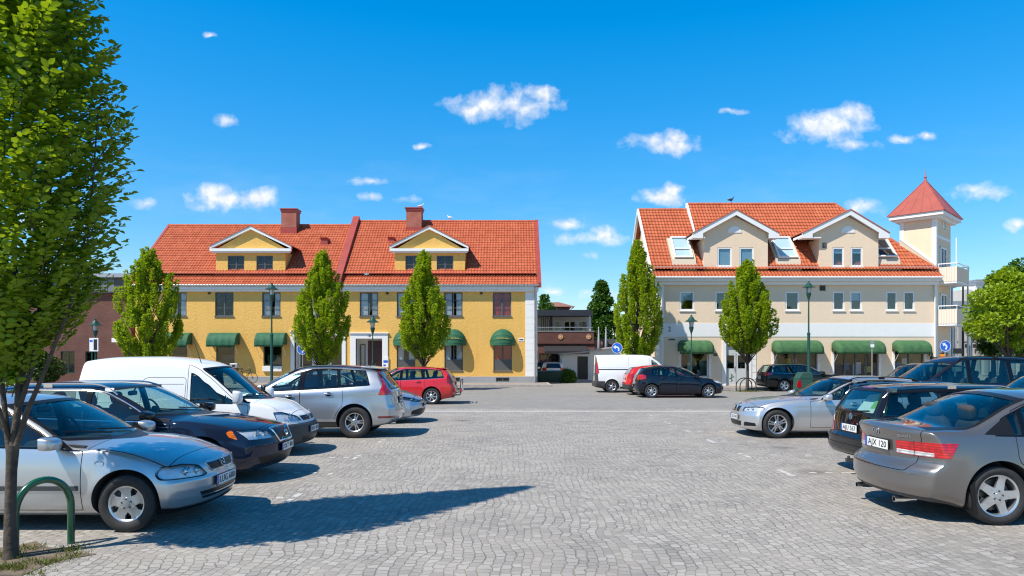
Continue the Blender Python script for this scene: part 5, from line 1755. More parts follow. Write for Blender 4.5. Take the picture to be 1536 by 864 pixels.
def cobble_mat():
 m, g, out = mat('cobbles')
 pos = g.node('NewGeometry').outputs['Position']
 nz = g.node('TexNoise', Vector=pos, Scale=2.2, Detail=2.0)
 off = g.node('VectorMath', {'operation': 'MULTIPLY_ADD'}, i0=nz.outputs['Color'], i1=(0.17, 0.17, 0.0), i2=(-0.085, -0.085, 0.0))
 nz2 = g.node('TexNoise', Vector=pos, Scale=14.0, Detail=1.0)
 off2 = g.node('VectorMath', {'operation': 'MULTIPLY_ADD'}, i0=nz2.outputs['Color'], i1=(0.045, 0.045, 0.0), i2=off.outputs[0])
 p = g.node('VectorMath', {'operation': 'ADD'}, i0=pos, i1=off2.outputs[0])
 s = g.node('SeparateXYZ', Vector=p.outputs[0])
 x, y = s.outputs[0], s.outputs[1]
 # the setts are laid in rows that swing gently from side to side
 nb = g.node('TexNoise', Vector=pos, Scale=0.35, Detail=1.0)
 ph = g.math('MULTIPLY_ADD', nb.outputs[0], 14.0, g.math('MULTIPLY', y, 2.4))
 xb = g.math('MULTIPLY_ADD', g.math('COSINE', ph), 0.045, x)
 v = g.node('CombineXYZ', X=y, Y=xb, Z=0.0)
 br = g.node('TexBrick', {'offset': 0.5, 'squash': 1.0}, Vector=v.outputs[0], Color1=(0, 0, 0, 1), Color2=(1, 1, 1, 1), Mortar=(0.5, 0.5, 0.5, 1), Scale=1.0)
 br.inputs['Mortar Size'].default_value = 0.0072
 br.inputs['Mortar Smooth'].default_value = 0.5
 br.inputs['Bias'].default_value = 0.0
 br.inputs['Brick Width'].default_value = 0.108
 br.inputs['Row Height'].default_value = 0.095
 rnd = g.node('SeparateColor', Color=br.outputs['Color'])
 stone = g.ramp(rnd.outputs[0], [(0.0, (0.245, 0.232, 0.215)), (0.35, (0.30, 0.283, 0.260)), (0.7, (0.345, 0.325, 0.298)), (1.0, (0.41, 0.39, 0.36))])
 gr = g.node('TexNoise', Vector=pos, Scale=120.0, Detail=3.0, Roughness=0.7)
 stone = g.mix(g.remap(gr.outputs[0], 0.3, 0.7, 0.0, 0.35), stone, (0.16, 0.155, 0.15, 1))
 # big soft patches of tyre dirt and sand
 big = g.node('TexNoise', Vector=pos, Scale=0.55, Detail=5.0, Roughness=0.62)
 stone = g.mix(g.remap(big.outputs[0], 0.35, 0.68, 0.0, 0.5), stone, (0.43, 0.395, 0.35, 1))
 big2 = g.node('TexNoise', Vector=pos, Scale=0.23, Detail=4.0, Roughness=0.6)
 stone = g.mix(g.remap(big2.outputs[0], 0.50, 0.72, 0.0, 0.38), stone, (0.19, 0.165, 0.16, 1))
 sand = g.mix(g.remap(nz.outputs[0], 0.35, 0.65), (0.175, 0.155, 0.128, 1), (0.31, 0.27, 0.215, 1))
 col = g.mix(br.outputs['Fac'], stone, sand)
 # oil drips
 ov = g.node('TexVoronoi', Vector=pos, Scale=0.55)
 oil = g.math('MULTIPLY', g.remap(ov.outputs['Distance'], 0.20, 0.08), g.remap(big2.outputs[0], 0.40, 0.60), clamp=True)
 col = g.mix(g.math('MULTIPLY', oil, 0.55), col, (0.06, 0.058, 0.055, 1))
 b = g.node('BsdfPrincipled', Base_Color=col, Roughness=0.82)
 b.inputs['Specular IOR Level'].default_value = 0.35
 h = g.math('ADD', g.math('MULTIPLY', g.math('SUBTRACT', 1.0, br.outputs['Fac']), 0.9), g.math('ADD', g.math('MULTIPLY', gr.outputs[0], 0.16), g.math('MULTIPLY', rnd.outputs[0], 0.35)))
 bp = g.node('Bump', Strength=0.7, Distance=0.014, Height=h)
 g.l.new(bp.outputs[0], b.inputs['Normal'])
 g.l.new(b.outputs[0], out.inputs[0])
 return m

def paving_mat(name, a, c, scale=1.0):
 m, g, out = mat(name)
 pos = g.node('NewGeometry').outputs['Position']
 n1 = g.node('TexNoise', Vector=pos, Scale=0.35 * scale, Detail=6.0, Roughness=0.65)
 n2 = g.node('TexNoise', Vector=pos, Scale=30.0, Detail=3.0)
 sep = g.node('SeparateXYZ', Vector=pos)
 v = g.node('CombineXYZ', X=sep.outputs[0], Y=sep.outputs[1], Z=0.0)
 br = g.node('TexBrick', Vector=v.outputs[0], Color1=(0.8, 0.8, 0.8, 1), Color2=(1, 1, 1, 1), Mortar=(0.62, 0.6, 0.58, 1), Scale=1.0)
 br.inputs['Brick Width'].default_value = 0.21
 br.inputs['Row Height'].default_value = 0.14
 br.inputs['Mortar Size'].default_value = 0.008
 col = g.mix(g.remap(n1.outputs[0], 0.3, 0.7), a, c)
 col = g.mix(1.0, col, br.outputs['Color'], 'MULTIPLY')
 col = g.mix(g.remap(n2.outputs[0], 0.3, 0.7, 0.0, 0.25), col, (0.12, 0.115, 0.11, 1))
 b = g.node('BsdfPrincipled', Base_Color=col, Roughness=0.85)
 bp = g.node('Bump', Strength=0.3, Distance=0.01, Height=br.outputs['Fac'])
 bp.invert = True
 g.l.new(bp.outputs[0], b.inputs['Normal'])
 g.l.new(b.outputs[0], out.inputs[0])
 return m

def plaster_mat(name, a, c, scale=1.0, rough_bump=0.6, stain=0.12, dist=0.03, bscale=5.0):
 m, g, out = mat(name)
 tc = g.node('TexCoord').outputs['Object']
 n1 = g.node('TexNoise', Vector=tc, Scale=0.6 * scale, Detail=6.0, Roughness=0.62)
 col = g.mix(g.remap(n1.outputs[0], 0.3, 0.7), a, c)
 mp = g.node('Mapping', Vector=tc, Scale=(1.6, 1.6, 0.14))
 n3 = g.node('TexNoise', Vector=mp.outputs[0], Scale=1.5, Detail=5.0, Roughness=0.7)
 col = g.mix(g.remap(n3.outputs[0], 0.52, 0.8, 0.0, stain), col, tuple(k * 0.45 for k in a))
 n2 = g.node('TexNoise', Vector=tc, Scale=bscale, Detail=3.0, Roughness=0.55, Distortion=0.6)
 n4 = g.node('TexNoise', Vector=tc, Scale=45.0, Detail=3.0)
 b = g.node('BsdfPrincipled', Base_Color=col, Roughness=0.92)
 b.inputs['Specular IOR Level'].default_value = 0.2
 h = g.math('ADD', n2.outputs[0], g.math('MULTIPLY', n4.outputs[0], 0.15))
 bp = g.node('Bump', Strength=rough_bump, Distance=dist, Height=h)
 g.l.new(bp.outputs[0], b.inputs['Normal'])
 g.l.new(b.outputs[0], out.inputs[0])
 return m

def tile_mat(name, cols, du, dv):
 m, g, out = mat(name)
 tc = g.node('TexCoord').outputs['Object']
 sep = g.node('SeparateXYZ', Vector=tc)
 cx = g.math('FLOOR', g.math('DIVIDE', sep.outputs[0], du))
 cz = g.math('FLOOR', g.math('DIVIDE', sep.outputs[2], dv))
 wn = g.node('TexWhiteNoise', Vector=g.node('CombineXYZ', X=cx, Y=cz, Z=3.0).outputs[0])
 n1 = g.node('TexNoise', Vector=tc, Scale=0.8, Detail=6.0, Roughness=0.65)
 f = g.math('ADD', g.math('MULTIPLY_ADD', wn.outputs[0], 0.45, 0.06), g.math('MULTIPLY', g.math('SUBTRACT', n1.outputs[0], 0.35), 0.9), clamp=True)
 col = g.ramp(f, [(0.0, cols[0]), (0.5, cols[1]), (1.0, cols[2])])
 n2 = g.node('TexNoise', Vector=tc, Scale=5.0, Detail=5.0, Roughness=0.7)
 col = g.mix(g.remap(n2.outputs[0], 0.60, 0.80, 0.0, 0.4), col, (0.12, 0.055, 0.035, 1))
 b = g.node('BsdfPrincipled', Base_Color=col, Roughness=0.7)
 b.inputs['Specular IOR Level'].default_value = 0.3
 n3 = g.node('TexNoise', Vector=tc, Scale=60.0)
 bp = g.node('Bump', Strength=0.2, Distance=0.01, Height=n3.outputs[0])
 g.l.new(bp.outputs[0], b.inputs['Normal'])
 g.l.new(b.outputs[0], out.inputs[0])
 return m

def brick_mat(name, a, c, mortar, bw=0.25, rh=0.075, face='xz'):
 m, g, out = mat(name)
 tc = g.node('TexCoord').outputs['Object']
 sep = g.node('SeparateXYZ', Vector=tc)
 v = g.node('CombineXYZ', X=g.math('ADD', sep.outputs[0], sep.outputs[1]), Y=sep.outputs[2], Z=0.0)
 br = g.node('TexBrick', Vector=v.outputs[0], Color1=(*a, 1), Color2=(*c, 1), Mortar=(*mortar, 1), Scale=1.0)
 br.inputs['Brick Width'].default_value = bw
 br.inputs['Row Height'].default_value = rh
 br.inputs['Mortar Size'].default_value = 0.008
 n1 = g.node('TexNoise', Vector=tc, Scale=1.2, Detail=5.0)
 col = g.mix(g.remap(n1.outputs[0], 0.35, 0.7, 0.0, 0.35), br.outputs['Color'], tuple(k * 0.5 for k in a))
 b = g.node('BsdfPrincipled', Base_Color=col, Roughness=0.9)
 bp = g.node('Bump', Strength=0.4, Distance=0.01, Height=br.outputs['Fac'])
 bp.invert = True
 g.l.new(bp.outputs[0], b.inputs['Normal'])
 g.l.new(b.outputs[0], out.inputs[0])
 return m

def leaf_mat(name, dark, light, trans=0.45):
 m, g, out = mat(name)
 geo = g.node('NewGeometry')
 r = geo.outputs['Random Per Island']
 tc = g.node('TexCoord').outputs['Object']
 n = g.node('TexNoise', Vector=tc, Scale=1.1, Detail=3.0)
 f = g.math('ADD', g.math('MULTIPLY', r, 0.6), g.math('MULTIPLY', n.outputs[0], 0.4), clamp=True)
 col = g.mix(f, dark, light)
 d = g.node('BsdfPrincipled', Base_Color=col, Roughness=0.5)
 d.inputs['Specular IOR Level'].default_value = 0.35
 tcol = g.mix(1.0, col, (1.25, 1.15, 0.35, 1), 'MULTIPLY')
 t = g.node('BsdfTranslucent', Color=tcol)
 mx = g.node('MixShader', i0=trans, i1=d.outputs[0], i2=t.outputs[0])
 g.l.new(mx.outputs[0], out.inputs[0])
 return m

COBBLE = cobble_mat()
STREET = paving_mat('street_paving', (0.33, 0.315, 0.29, 1), (0.275, 0.26, 0.24, 1))
SIDEWALK = paving_mat('sidewalk_slabs', (0.40, 0.34, 0.30, 1), (0.33, 0.29, 0.26, 1))
KERB = pbr('kerb_granite', (0.36, 0.33, 0.31), 0.85, vary=0.2, vscale=3, bump=0.3)
WHITESETT = pbr('white_setts', (0.50, 0.49, 0.47), 0.75, vary=0.25, vscale=14, bump=0.4, bscale=25)
SOIL = pbr('tree_pit_soil', (0.155, 0.12, 0.085), 0.95, vary=0.4, vscale=14, bump=0.8, bscale=30)
YELLOW = plaster_mat('yellow_plaster', (0.76, 0.445, 0.115, 1), (0.80, 0.485, 0.145, 1), 1.0, 0.8, 0.22, 0.03, 8.0)
CREAM = plaster_mat('cream_plaster', (0.77, 0.605, 0.435, 1), (0.80, 0.645, 0.475, 1), 1.0, 0.25, 0.10)
OCHRE = plaster_mat('ochre_plaster', (0.42, 0.27, 0.09, 1), (0.45, 0.29, 0.10, 1))
WHITEPL = plaster_mat('white_plaster', (0.78, 0.78, 0.77, 1), (0.82, 0.82, 0.81, 1), 1.0, 0.15, 0.08)
PLINTH = plaster_mat('grey_plinth', (0.30, 0.31, 0.33, 1), (0.35, 0.36, 0.38, 1), 2.0, 0.2, 0.2)
TILE = tile_mat('red_pantiles', [(0.36, 0.078, 0.034, 1), (0.45, 0.108, 0.048, 1), (0.55, 0.160, 0.074, 1)], 0.20, 0.22)
TILE2 = tile_mat('orange_pantiles', [(0.36, 0.085, 0.036, 1), (0.45, 0.115, 0.050, 1), (0.54, 0.168, 0.078, 1)], 0.20, 0.22)
REDMETAL = pbr('red_sheet_metal', (0.33, 0.050, 0.038), 0.5, vary=0.15, vscale=2)
TOWERMETAL = pbr('tower_sheet_metal', (0.35, 0.078, 0.056), 0.5, vary=0.10, vscale=2)
CHIMBRICK = brick_mat('chimney_brick', (0.36, 0.075, 0.045), (0.46, 0.12, 0.07), (0.30, 0.25, 0.22))
BROWNBRICK = brick_mat('brown_brick', (0.15, 0.055, 0.042), (0.19, 0.075, 0.055), (0.13, 0.09, 0.08))
DARKBRICK = brick_mat('dark_red_brick', (0.13, 0.048, 0.040), (0.17, 0.065, 0.050), (0.12, 0.08, 0.07))
ORANGEBRICK = brick_mat('orange_brick', (0.40, 0.13, 0.07), (0.46, 0.17, 0.09), (0.35, 0.30, 0.25))
WHITEWOOD = pbr('white_woodwork', (0.80, 0.80, 0.79), 0.5)
GREYWOOD = pbr('grey_woodwork', (0.095, 0.105, 0.115), 0.5)
DARKWOOD = pbr('dark_brown_door', (0.075, 0.022, 0.016), 0.45, vary=0.2)
BEIGE = pbr('beige_cladding', (0.56, 0.47, 0.36), 0.6)
DARKGREYP = pbr('dark_grey_panel', (0.085, 0.088, 0.085), 0.6)
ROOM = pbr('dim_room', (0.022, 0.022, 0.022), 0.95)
SHOPROOM = pbr('shop_interior', (0.26, 0.20, 0.13), 0.9, vary=0.4, vscale=1.5)
CURTAIN = pbr('white_curtain', (0.80, 0.81, 0.82), 0.9)
REDCURT = pbr('red_curtain', (0.60, 0.03, 0.07), 0.9)
BLIND = pbr('pale_blind', (0.42, 0.58, 0.62), 0.7)
PANE = glass('window_pane', (0.86, 0.89, 0.90), 1.45)
PANEB = glass('reflective_pane', (0.80, 0.86, 0.90), 1.85)
ROOFPANE = glass('roof_window_pane', (0.85, 0.92, 0.94), 1.5)
CANVAS = pbr('dark_green_canvas', (0.014, 0.105, 0.052), 0.75, vary=0.22, vscale=5, bump=0.2, bscale=30)
CANVAS2 = pbr('mid_green_canvas', (0.042, 0.125, 0.045), 0.8, vary=0.22, vscale=4, bump=0.2, bscale=30)
GOLD = pbr('gold_lettering', (0.50, 0.36, 0.08), 0.5)
IRON = pbr('black_iron', (0.02, 0.022, 0.022), 0.5)
GREENPOLE = pbr('dark_green_enamel', (0.010, 0.060, 0.045), 0.4)
GREENTUBE = pbr('green_tube_paint', (0.008, 0.085, 0.038), 0.28, coat=0.6, vary=0.25, vscale=9)
GALV = pbr('galvanised_steel', (0.42, 0.43, 0.44), 0.45, 0.6, vary=0.15)
SIGNBLUE = pbr('sign_blue', (0.015, 0.13, 0.62), 0.4)
SIGNWHITE = pbr('sign_white', (0.82, 0.83, 0.84), 0.4)
LAMPGLASS = pbr('lamp_glass', (0.55, 0.58, 0.58), 0.2)
BARK = pbr('bark', (0.072, 0.056, 0.042), 0.95, vary=0.45, vscale=9, bump=0.8, bscale=22)
LEAF = leaf_mat('hornbeam_leaf', (0.205, 0.325, 0.011, 1), (0.390, 0.510, 0.032, 1), 0.50)
LEAFN = leaf_mat('near_leaf', (0.105, 0.205, 0.008, 1), (0.300, 0.420, 0.022, 1), 0.50)
LEAFY = leaf_mat('maple_leaf', (0.18, 0.30, 0.012, 1), (0.37, 0.49, 0.032, 1), 0.46)
LEAFD = leaf_mat('dark_leaf', (0.030, 0.075, 0.016, 1), (0.075, 0.140, 0.022, 1), 0.30)
LEAFH = leaf_mat('hedge_leaf', (0.040, 0.120, 0.012, 1), (0.090, 0.190, 0.022, 1), 0.30)
GRASS = leaf_mat('grass_blade', (0.07, 0.13, 0.012, 1), (0.22, 0.20, 0.05, 1), 0.3)

# ------------------------------------------------------------------ ground

def sheet(name, mt, x0, x1, y0, y1, z, kind='structure'):
 o = MB().quad((x0, y0, z), (x1, y0, z), (x1, y1, z), (x0, y1, z)).build(name, mt)
 o['kind'] = kind
 return o

sheet('ground', COBBLE, -600, 600, -80, 1500, 0.0)
sheet('street', STREET, -90, 90, 25.2, 43.0, 0.004)
sheet('side_street', STREET, 2.6, 8.0, 43.0, 90, 0.004)
o = MB().box(-60, 60, 23.7, 23.95, -0.05, 0.006).build('stone_strip', WHITESETT)
tag(o, kind='structure')
for nm, x0, x1, y0, y1 in (('sidewalk', -60, 2.3, 43.15, 47.5), ('sidewalk', 8.4, 45, 39.45, 42.5)):
 tag(MB().box(x0, x1, y0, y1, -0.05, 0.12).build(nm, SIDEWALK), kind='structure')
for nm, x0, x1, y0, y1 in (('kerb', -60, 2.3, 43.0, 43.15), ('kerb', 2.3, 2.45, 43.0, 47.5), ('kerb', 8.4, 45, 39.3, 39.45), ('kerb', 8.25, 8.4, 39.3, 42.5)):
 tag(MB().box(x0, x1, y0, y1, -0.05, 0.123).build(nm, KERB), kind='structure')
# bay marks: a cap along the row and a few white setts along each bay line
rng = random.Random(5)
mb = MB()
for X0, sg, ys in ((4.38, 1, (9.17, 11.2, 13.2, 15.4, 17.4, 19.7, 22.2)), (-2.87, -1, (9.2, 11.2, 12.9, 15.4, 17.4, 19.5, 22.0))):
 for Yc in ys:
  for k in range(5):
   if rng.random() < 0.6:
    mb.box(X0 - 0.04, X0 + 0.04, Yc - 0.30 + 0.12 * k + 0.012, Yc - 0.30 + 0.12 * (k + 1) - 0.012, -0.03, 0.006)
  for k in range(9):
   if rng.random() < 0.3:
    mb.box(min(X0 + sg * (0.12 + 0.13 * k), X0 + sg * (0.23 + 0.13 * k)), max(X0 + sg * (0.12 + 0.13 * k), X0 + sg * (0.23 + 0.13 * k)), Yc - 0.035, Yc + 0.035, -0.03, 0.006)
tag(mb.build('bay_markings', WHITESETT), kind='structure')

# ------------------------------------------------------------------ building helpers

def wall_holes(x0, x1, z0, z1, holes, y=0.0, depth=0.22, mi=0, rmi=0, mb=None, back=None):
 """front wall facing -y with rectangular openings and their reveals"""
 mb = mb or MB()
 xs = sorted(set([x0, x1] + [h[0] for h in holes] + [h[1] for h in holes]))
 zs = sorted(set([z0, z1] + [h[2] for h in holes] + [h[3] for h in holes]))
 xs = [x for x in xs if x0 <= x <= x1]
 zs = [z for z in zs if z0 <= z <= z1]
 for i in range(len(xs) - 1):
  for j in range(len(zs) - 1):
   cx, cz = (xs[i] + xs[i + 1]) / 2, (zs[j] + zs[j + 1]) / 2
   if any(h[0] < cx < h[1] and h[2] < cz < h[3] for h in holes):
    continue
   mb.quad((xs[i], y, zs[j]), (xs[i + 1], y, zs[j]), (xs[i + 1], y, zs[j + 1]), (xs[i], y, zs[j + 1]), mi)
 for a, b, c, d in holes:
  d2 = y + depth
  mb.quad((a, y, c), (a, y, d), (a, d2, d), (a, d2, c), rmi)
  mb.quad((b, y, c), (b, d2, c), (b, d2, d), (b, y, d), rmi)
  mb.quad((a, y, d), (b, y, d), (b, d2, d), (a, d2, d), rmi)
  mb.quad((a, y, c), (a, d2, c), (b, d2, c), (b, y, c), rmi)
 return mb

def room_box(mb, a, b, c, d, y0, y1, mi=0):
 """dim room behind an opening, open towards the viewer"""
 a, b, c, d = a - 0.25, b + 0.25, c - 0.2, d + 0.2
 mb.quad((a, y1, c), (b, y1, c), (b, y1, d), (a, y1, d), mi)
 mb.quad((a, y0, c), (a, y1, c), (a, y1, d), (a, y0, d), mi)
 mb.quad((b, y0, c), (b, y0, d), (b, y1, d), (b, y1, c), mi)
 mb.quad((a, y0, d), (a, y1, d), (b, y1, d), (b, y0, d), mi)
 mb.quad((a, y0, c), (b, y0, c), (b, y1, c), (a, y1, c), mi)

_win = {}

def make_window(parent, x, z, y, w, h, frame_m, cols=2, rows=3, fr=0.06, bar=0.022, curtain=None, sill=None, pane=None, blind=None, recess=0.05, mull=None):
 """window with its lower centre at (x, y, z); frame mesh with glass, curtain and sill as sub-parts"""
 key = (round(w, 3), round(h, 3), frame_m.name, cols, rows, curtain.name if curtain else 0, sill.name if sill else 0, blind, pane.name if pane else 0)
 mull = mull or fr * 1.3
 if key not in _win:
  mb = MB()
  y0, y1 = recess, recess + 0.06
  mb.box(-w / 2, -w / 2 + fr, y0, y1, 0, h)
  mb.box(w / 2 - fr, w / 2, y0, y1, 0, h)
  mb.box(-w / 2 + fr, w / 2 - fr, y0 - 0.002, y1, h - fr, h)
  mb.box(-w / 2 + fr, w / 2 - fr, y0 - 0.002, y1, 0, fr * 1.2)
  xs = [-w / 2 + fr + (w - 2 * fr) * k / cols for k in range(cols + 1)]
  for k in range(1, cols):
   mb.box(xs[k] - mull / 2, xs[k] + mull / 2, y0 - 0.006, y1, fr * 1.2, h - fr)
  for k in range(cols):
   for r in range(1, rows):
    zz = fr * 1.2 + (h - fr * 2.2) * r / rows
    mb.box(xs[k] + (mull / 2 if k else 0), xs[k + 1] - (mull / 2 if k < cols - 1 else 0), y0 + 0.012, y1 - 0.012, zz - bar / 2, zz + bar / 2)
  fm = mb.mesh('window', None, True)
  fm.materials.append(frame_m)
  g = MB().box(-w / 2 + fr * 0.6, w / 2 - fr * 0.6, y0 + 0.028, y0 + 0.034, fr * 0.6, h - fr * 0.6).mesh('glass', None, True)
  g.materials.append(pane or PANE)
  subs = [('glass', g)]
  if curtain:
   cm = MB()
   rr = random.Random(len(_win))
   for (a, b) in ((-w / 2 + 0.05, -0.02), (0.02, w / 2 - 0.05)) if curtain is REDCURT else ((-w / 2 + 0.04, -w * 0.06 - rr.random() * w * 0.12), (w * 0.06 + rr.random() * w * 0.12, w / 2 - 0.04)):
    n = 26
    vs, fs = [], []
    for i in range(n + 1):
     xx = a + (b - a) * i / n
     yy = y1 + 0.035 + 0.02 * math.sin(i * 1.7)
     vs += [(xx, yy, 0.04), (xx, yy, h - 0.05)]
    for i in range(n):
     fs.append((2 * i, 2 * i + 2, 2 * i + 3, 2 * i + 1))
    cm.add(vs, fs)
   c = cm.mesh('curtain', 60, False)
   c.materials.append(curtain)
   subs.append(('curtain', c))
  if blind:
   c = MB().box(-w / 2 + fr, w / 2 - fr, y1 + 0.02, y1 + 0.024, h * (1 - blind), h - fr).mesh('blind', None, True)
   c.materials.append(BLIND)
   subs.append(('blind', c))
  if sill:
   c = MB().box(-w / 2 - 0.05, w / 2 + 0.05, -0.06, recess, -0.05, -0.003).mesh('sill', None, True)
   c.materials.append(sill)
   subs.append(('sill', c))
  _win[key] = (fm, subs)
 fm, subs = _win[key]
 o = link('window', fm, parent)
 o.location = (x, y, z)
 for nm, me in subs:
  link(nm, me, o)
 return o

def tile_roof(x0, x1, ye, ze, yr, zr, du=0.20, dv=0.32, amp=0.042, step=0.032, clip=()):
 """pantiles: every course is a wavy strip whose lower edge stands proud of the one below"""
 L = math.hypot(yr - ye, zr - ze)
 ty, tz = (yr - ye) / L, (zr - ze) / L
 ny, nz = -tz, ty
 n = max(1, round(L / dv))
 per = 6
 m = int(round((x1 - x0) / du * per))
 xs = [x0 + (x1 - x0) * i / m for i in range(m + 1)]
 wave = [amp * (0.5 + 0.5 * math.cos(2 * PI * (x / du))) ** 0.8 for x in xs]
 vs, fs = [], []
 rows = []
 rr = random.Random(3)
 for k in range(n):
  for v, hh in ((k * L / n - 0.02, step), ((k + 1) * L / n, 0.0)):
   rows.append((v, hh))
 for v, hh in rows:
  for x, w in zip(xs, wave):
   h = w + hh + rr.uniform(-0.004, 0.004)
   vs.append((x, ye + ty * v + ny * h, ze + tz * v + nz * h))
 M = m + 1
 for r in range(len(rows) - 1):
  for i in range(m):
   fs.append((r * M + i, r * M + i + 1, (r + 1) * M + i + 1, (r + 1) * M + i))
 me = bpy.data.meshes.new('roof')
 me.from_pydata(vs, [], fs)
 bm = bmesh.new()
 bm.from_mesh(me)
 for co, no in clip:
  bmesh.ops.bisect_plane(bm, geom=bm.verts[:] + bm.edges[:] + bm.faces[:], plane_co=co, plane_no=no, clear_outer=True)
 bm.to_mesh(me)
 bm.free()
 me.polygons.foreach_set('use_smooth', [True] * len(me.polygons))
 me.set_sharp_from_angle(angle=R(40))
 return me

def text_part(txt, size, loc, parent, m=INK, name='lettering', rot=(PI / 2, 0, 0)):
 o = link(name, text_mesh(txt, size, 0.004), parent, m)
 o.location = loc
 o.rotation_euler = rot
 return o

def barrel_awning(parent, x, z0, w, top, out, m, y=0.0, name='awning', scallop=True, ends=0.0):
 """canvas hood: rises to the wall at z0+top, falls in a quarter curve to its front edge at z0; ends rounded by `ends`"""
 mb = MB()
 n, k = 26, 8
 vs, fs = [], []
 for i in range(n + 1):
  xx = -w / 2 + w * i / n
  e = 1.0
  if ends:
   d = min(xx + w / 2, w / 2 - xx) / ends
   e = 1 - (max(0, 1 - d)) ** 2 * 0.30 if d < 1 else 1.0
  for j in range(k + 1):
   a = PI / 2 * j / k
   sag = 0.012 * math.sin(i * PI / 3.0)
   vs.append((x + xx, y - out * math.sin(a) ** 0.9 * e - sag * math.sin(a), z0 + top * math.cos(a) ** 0.85 * e))
  vs.append((x + xx, y - out * e - sag + 0.01, z0 - 0.16 + (0.03 * abs(math.sin(i * PI / 2.0)) if scallop else 0)))
 K = k + 2
 for i in range(n):
  for j in range(K - 1):
   fs.append((i * K + j, (i + 1) * K + j, (i + 1) * K + j + 1, i * K + j + 1))
 for i in (0, n):
  c = len(vs)
  vs.append((vs[i * K][0], y, z0))
  for j in range(k):
   fs.append((c, i * K + j, i * K + j + 1) if i == 0 else (c, i * K + j + 1, i * K + j))
 mb.add(vs, fs)
 o = mb.build(name, m, parent, 50, fix=True)
 sm = o.modifiers.new('cloth', 'SOLIDIFY')
 sm.thickness = 0.012
 arms = MB()
 for sx in (-1, 1):
  arms.tube([(x + sx * w / 2 * 0.93, y - 0.01, z0 - 0.75), (x + sx * w / 2 * 0.93, y - out * 0.86, z0 - 0.02)], 0.014, 6)
 arms.build('arm', WHITEWOOD, o, 40)
 return o

def dome_awning(parent, x, z0, w, top, out, m, y=0.0):
 mb = MB()
 n, k = 24, 10
 vs, fs = [], []
 for i in range(n + 1):
  a = PI * i / n
  for j in range(k + 1):
   b = PI / 2 * j / k
   r = 1 + 0.02 * math.cos(j * PI)
   vs.append((x - w / 2 * math.cos(a) * 1.0 * (math.cos(b) ** 0.0 if False else 1.0) * (0.0 if False else 1.0), y - out * math.sin(a) * math.cos(b) * r - 0.01, z0 + top * math.sin(a) * math.sin(b) * r))
 # ribs fan out from the two hinge points at the wall
 K = k + 1
 for i in range(n):
  for j in range(k):
   fs.append((i * K + j, (i + 1) * K + j, (i + 1) * K + j + 1, i * K + j + 1))
 mb.add(vs, fs)
 o = mb.build('awning', m, parent, 25, fix=True)
 va = MB()
 pts = [(x - w / 2 * math.cos(PI * i / 24), y - out * math.sin(PI * i / 24) - 0.012) for i in range(25)]
 vs, fs = [], []
 for (px, py) in pts:
  vs += [(px, py, z0), (px, py - 0.004, z0 - 0.17)]
 for i in range(24):
  fs.append((2 * i, 2 * i + 1, 2 * i + 3, 2 * i + 2))
 va.add(vs, fs)
 va.build('valance', m, o, 50, fix=False)
 rib = MB()
 for b in (0.28, 0.62, 0.98):
  rib.tube([(x - w / 2 * math.cos(PI * i / 24), y - out * math.sin(PI * i / 24) * math.cos(b) * 1.01 - 0.012, z0 + top * math.sin(PI * i / 24) * math.sin(b) * 1.01) for i in range(25)], 0.013, 5)
 rib.build('rib', m, o, 40)
 tx = MB()
 for k2 in range(9):
  a = PI * (0.36 + 0.28 * k2 / 8)
  px, py, b = x - w / 2 * math.cos(a), y - out * math.sin(a) * math.cos(0.33) * 1.02 - 0.03, z0 + top * math.sin(a) * math.sin(0.33) * 1.02
  tx.obox((px, py, b), (0.055, 0.006, 0.075))
 tx.build('lettering', GOLD, o)
 return o

def pipe(parent, name, m, pts, r=0.05):
 return MB().tube(pts, r, 10).build(name, m, parent, 50)

def brick_chimney(parent, x, y, z0, z1, w, d):
 mb = MB()
 mb.box(x - w / 2, x + w / 2, y - d / 2, y + d / 2, z0, z1 - 0.22)
 c = mb.build('chimney', CHIMBRICK, parent)
 cap = MB()
 cap.box(x - w / 2 - 0.05, x + w / 2 + 0.05, y - d / 2 - 0.05, y + d / 2 + 0.05, z1 - 0.217, z1 - 0.06)
 cap.box(x - w / 2 - 0.10, x + w / 2 + 0.10, y - d / 2 - 0.10, y + d / 2 + 0.10, z1 - 0.06, z1)
 cap.build('chimney_cap', REDMETAL, c)
 MB().box(x - w / 2 - 0.04, x + w / 2 + 0.04, y - d / 2 - 0.04, y + d / 2 + 0.04, z0, z0 + 0.95).build('chimney_collar', REDMETAL, c)
 return c
# ------------------------------------------------------------------ the long yellow building
YB, XB = 47.0, -11.8
SY = F / YB

def yx(px):
 return (px - CX) / SY - XB

def yz(py):
 return CAMZ + (HY - py) / SY

yb = thing('yellow_building', 'long yellow plastered building with red tiled roof, two pedimented dormers and dark green awnings', 'building', (XB, YB, 0))
XL, XR = yx(203), yx(805)
WIN_Y = (yz(474.5), yz(438.5))
WX = [yx(p) for p in (266, 336.5, 407, 477, 553.5, 609, 680, 753)]
LOWX = [yx(p) for p in (267, 338, 409)]
DOMEX = [yx(p) for p in (609, 680.5, 754)]
holes = [(x - 0.62, x + 0.62, WIN_Y[0], WIN_Y[1]) for x in WX]
lowh = [(x - 0.62, x + 0.62, yz(549), yz(511)) for x in LOWX]
domh = [(x - 0.62, x + 0.62, yz(556), yz(511)) for x in DOMEX]
D1 = (yx(442), yx(513), 0.12, yz(503))
D2 = (yx(534), yx(573.5), 0.12, yz(508))
mbw = wall_holes(XL, XR, 0.5, 6.45, holes + lowh + domh + [(D1[0], D1[1], 0.5, D1[3]), (D2[0], D2[1], 0.5, D2[3])], 0.0, 0.25, 0, 0)
